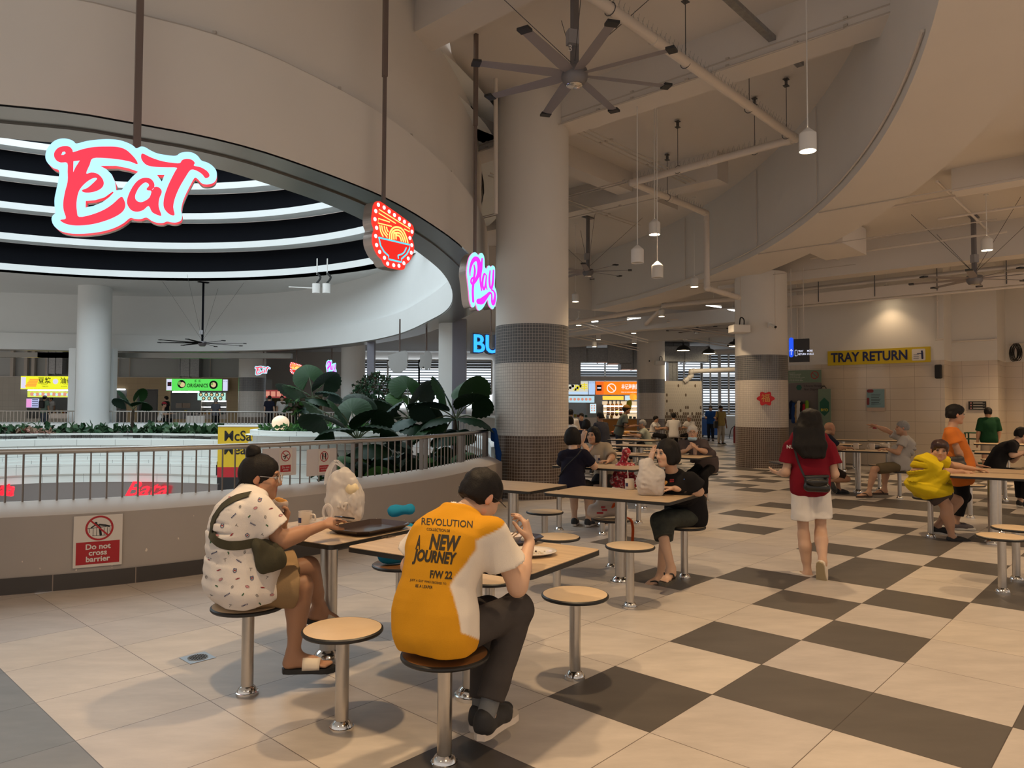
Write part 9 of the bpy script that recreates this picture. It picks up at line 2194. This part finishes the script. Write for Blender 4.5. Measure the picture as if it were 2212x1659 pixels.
s=SDF(); ye=12.05; qq=lambda u, v, d=0:W(u,v,ye+d)
s.cap(qq(1069,932),qq(1076,980),.045,.05,.03); s.cap(qq(1076,980),qq(1078,1020),.05,.032,.03); s.cap(qq(1066,928),qq(1064,950,.06),.03,.03,.03); s.noise(.014,34,3,(1.5,1.5,.25)); o=sdf_obj('blue_cloth',s,.013,cloth('royal_blue',(.008,.05,.22))); _props(o,'royal blue cloth draped over the railing end beside the near column','cloth')
t=thing('knotted_bag','knotted white plastic bag standing on the table in front of the woman in black','bag',on(1404,1070)); yk=LOC[t.name][1]; q=lambda u, v, d=0:W(u,v,yk+d)
s=SDF(); s.cap(q(1394,1058),q(1420,1056),.06,.06,.04); s.cap(q(1394,1035),q(1414,1030),.075,.08,.05); s.cap(q(1392,1012),q(1400,1010),.05,.045,.05); s.cap(q(1386,1000),q(1402,996),.022,.03,.03); s.ell(q(1403,1040),(.105,.085,.11),None,.03); s.noise(.010,28,7,(1.4,1.4,.5)); s.noise(.007,62,8,(1.3,1.3,.5)); s.noise(.004,120,9); s.half(LOC[t.name]+np.array([0,0,.002]),(0,0,-1),.003); sdf_obj('bag_film',s,.009,M_plastic,t)
t=thing('film_wrapper','clear film wrapper lying beside the knotted white bag','wrapper',on(1448,1066)); s=SDF(); c=LOC[t.name]; s.cap(c+np.array([-.08,0,.03]),c+np.array([.07,0,.012]),.035,.018,.03); s.noise(.012,50,2); s.half(c+np.array([0,0,.001]),(0,0,-1),.003); sdf_obj('wrapper',s,.009,M_clearfilm,t)
s=SDF(); c=JC['Lwr']+np.array([-.10,-.02,.05]); s.ell(c,(.035,.02,.02),None,0); s.noise(.004,80,2); o=sdf_obj('snack',s,.007,MATS['pancake']); _props(o,'golden snack in the hand of the woman in black','food')
sc=STOOL['stool under the red patterned cloth bag']; c=sc+np.array([-.12,-.05,SEATZ]); c=W(1350,1062,sc[1]-.1); c[2]=SEATZ; t=thing('patterned_bag','red and white floral cloth bag tied at the top on a stool','bag',c)
s=SDF(); s.cap(c+np.array([-.10,0,.10]),c+np.array([.10,0,.10]),.09,.09,.04); s.cap(c+np.array([-.07,0,.26]),c+np.array([.07,0,.26]),.08,.07,.06); s.cap(c+np.array([0,0,.38]),c+np.array([.02,0,.47]),.045,.055,.06); s.noise(.014,26,4); s.half(c+np.array([0,0,.002]),(0,0,-1),.003); M_floral=mat('floral',(.42,.02,.035),rough=.8); nt=M_floral.node_tree; tc=node(nt,'ShaderNodeTexCoord'); nz=node(nt,'ShaderNodeTexNoise'); nz.inputs['Scale'].default_value=26; nz.inputs['Detail'].default_value=3; cr=node(nt,'ShaderNodeValToRGB'); cr.color_ramp.interpolation='CONSTANT'
cr.color_ramp.elements[0].color=(.16,.012,.02,1); cr.color_ramp.elements[1].position=.43; cr.color_ramp.elements[1].color=(.42,.015,.03,1); e_=cr.color_ramp.elements.new(.56); e_.color=(.62,.50,.46,1); e_=cr.color_ramp.elements.new(.63); e_.color=(.30,.02,.03,1)
nt.links.new(tc.outputs['Object'],nz.inputs['Vector']); nt.links.new(nz.outputs['Fac'],cr.inputs['Fac']); nt.links.new(cr.outputs['Color'],nt.nodes['Principled BSDF'].inputs['Base Color']); sdf_obj('bag_body',s,.011,M_floral,t)
sc=STOOL['stool carrying a white and orange cloth bag']; c=sc+np.array([-.02,-.02,SEATZ]); t=thing('cloth_bag','white cloth bag with red marks and an orange strap on a stool under the table','bag',c)
s=SDF(); s.cap(c+np.array([-.14,-.02,.08]),c+np.array([.10,.0,.09]),.075,.07,.04); s.cap(c+np.array([-.08,0,.17]),c+np.array([.02,0,.18]),.055,.06,.06); s.noise(.013,28,6); s.half(c+np.array([0,0,.002]),(0,0,-1),.003); o=sdf_obj('bag_body',s,.010,cloth('offwhite',(.58,.50,.45)),t)
def band(pts,w,m,par,nm):
 b=MB(); P_=smooth_path([np.array(p,float)for p in pts],6); g=[[p+np.array([-w,0,0]),p+np.array([0,-.004,0]),p+np.array([w,0,0])]for p in P_]; b.grid(g); ob=b.build(nm,m,par,ang=180); md=ob.modifiers.new('t','SOLIDIFY'); md.thickness=.004
M_orange=cloth('orange_strap',(.60,.09,.02)); yb=c[1]-.05
band([W(1338,1118,yb),W(1345,1092,yb-.02),W(1330,1086,yb-.03),W(1322,1100,yb-.02)],.014,M_orange,t,'strap'); band([W(1350,1116,yb),W(1362,1122,yb-.1),W(1367,1140,yb-.14),W(1366,1168,yb-.14),W(1363,1185,yb-.12)],.013,M_orange,t,'strap')
b=MB();
for u, v, w_ in((1303,1096,.02),(1306,1102,.025),(1296,1108,.03)):p, n_=on_surf(o,u,v,.003); b.bbox(p,(w_*2,.004,.018),.001)if p is not None else None
if b.n:b.build('red_marks',M_signred,t)
for u, v, lab in((1890,968,'wide white bowl on the right table, left one of two'),(1912,966,'wide white bowl on the right table, right one of two')):
 c=on(u,v); b=MB(); b.lathe([(.04,0),(.10,.065),(.097,.065),(.036,.008),(0,.008)],c,24); single('bowl',b,M_mug,lab,'bowl')
tray('black tray under the bowls on the right table',on(1898,970)+np.array([.05,.1,.001]),.42,.32,RT,M_tray); b=MB(); c=on(1858,971); b.bbox(c+np.array([0,0,.006]),(.16,.08,.01),.002); single('phone',b,MATS['phone_black'],'dark phone lying beside the mug on the right table','phone')
b=MB(); c=W(1887,919,JC['che'][1]*0+W(1890,920,12.6)[1]); b.cyl(c+np.array([.02,0,-.06]),c+np.array([.02,0,.02]),.035,n=12); single('red_cup',b,MATS['red_plastic'],'small red cup by the raised hand of the grey-shirted man','cup')
tray('black tray with bowls on the table where the woman in the cap bends over',np.array([2.75,20.1,TOPZ+.001]),.55,.38,RT,M_ink); tray('brown tray held by the woman in the cap',W(1342,921,19.3),.45,.33,RT,M_tray)
for k, (x,y_,c_)in enumerate(((2.62,20.05,(.6,.55,.5)),(2.85,20.2,(.45,.1,.03)),(3.2,20.1,(.55,.28,.06)))):b=MB(); b.lathe([(.04,0),(.09,.08),(.05,.11),(0,.12)],(x,y_,TOPZ+.008),14); single('food_bowl',b,mat('dish%d'%k,c_,rough=.4),['white bowl of food on the black tray','red bowl on the black tray','orange drink cup on the far table'][k],'bowl')
p=G(427,1421.5,0); t=thing('floor_drain','square steel floor drain with a round perforated grate','drain',p); b=MB(); b.box(p+np.array([0,0,.0015]),(.155,.155,.003),RPQ); b.build('plate',mat('drain_steel',(.35,.36,.37),rough=.35,metal=.9),t); b=MB(); b.lathe([(.058,.0034),(.058,.006),(.052,.006),(.052,.0034)],p,28); b.build('ring',M_chrome,t); b=MB(); b.lathe([(.053,.0035),(0,.0035)],p,24); b.build('dark_well',M_ink,t); b=MB()
for i in range(-4,5):
 for sgn in(0,1):L=math.sqrt(max(.0,.052**2-(i*.0115)**2)); d_=np.array([i*.0115,0,.005]); a_, c_=(np.array([i*.0115,-L,.005]),np.array([i*.0115,L,.005])); M_=rotz3(YAW+(math.pi/2 if sgn else 0)); b.tube([p+M_@a_,p+M_@c_],.0024,4)
b.build('grate',M_chrome,t)
p=G(1385,1166,0); b=MB(); b.box(p+np.array([0,0,.0015]),(.155,.155,.003),RPQ); b.lathe([(.058,.003),(.058,.006),(.045,.006)],p,20); single('floor_drain',b,MATS['drain_steel'],'small steel floor drain beside the dangling orange strap','drain')
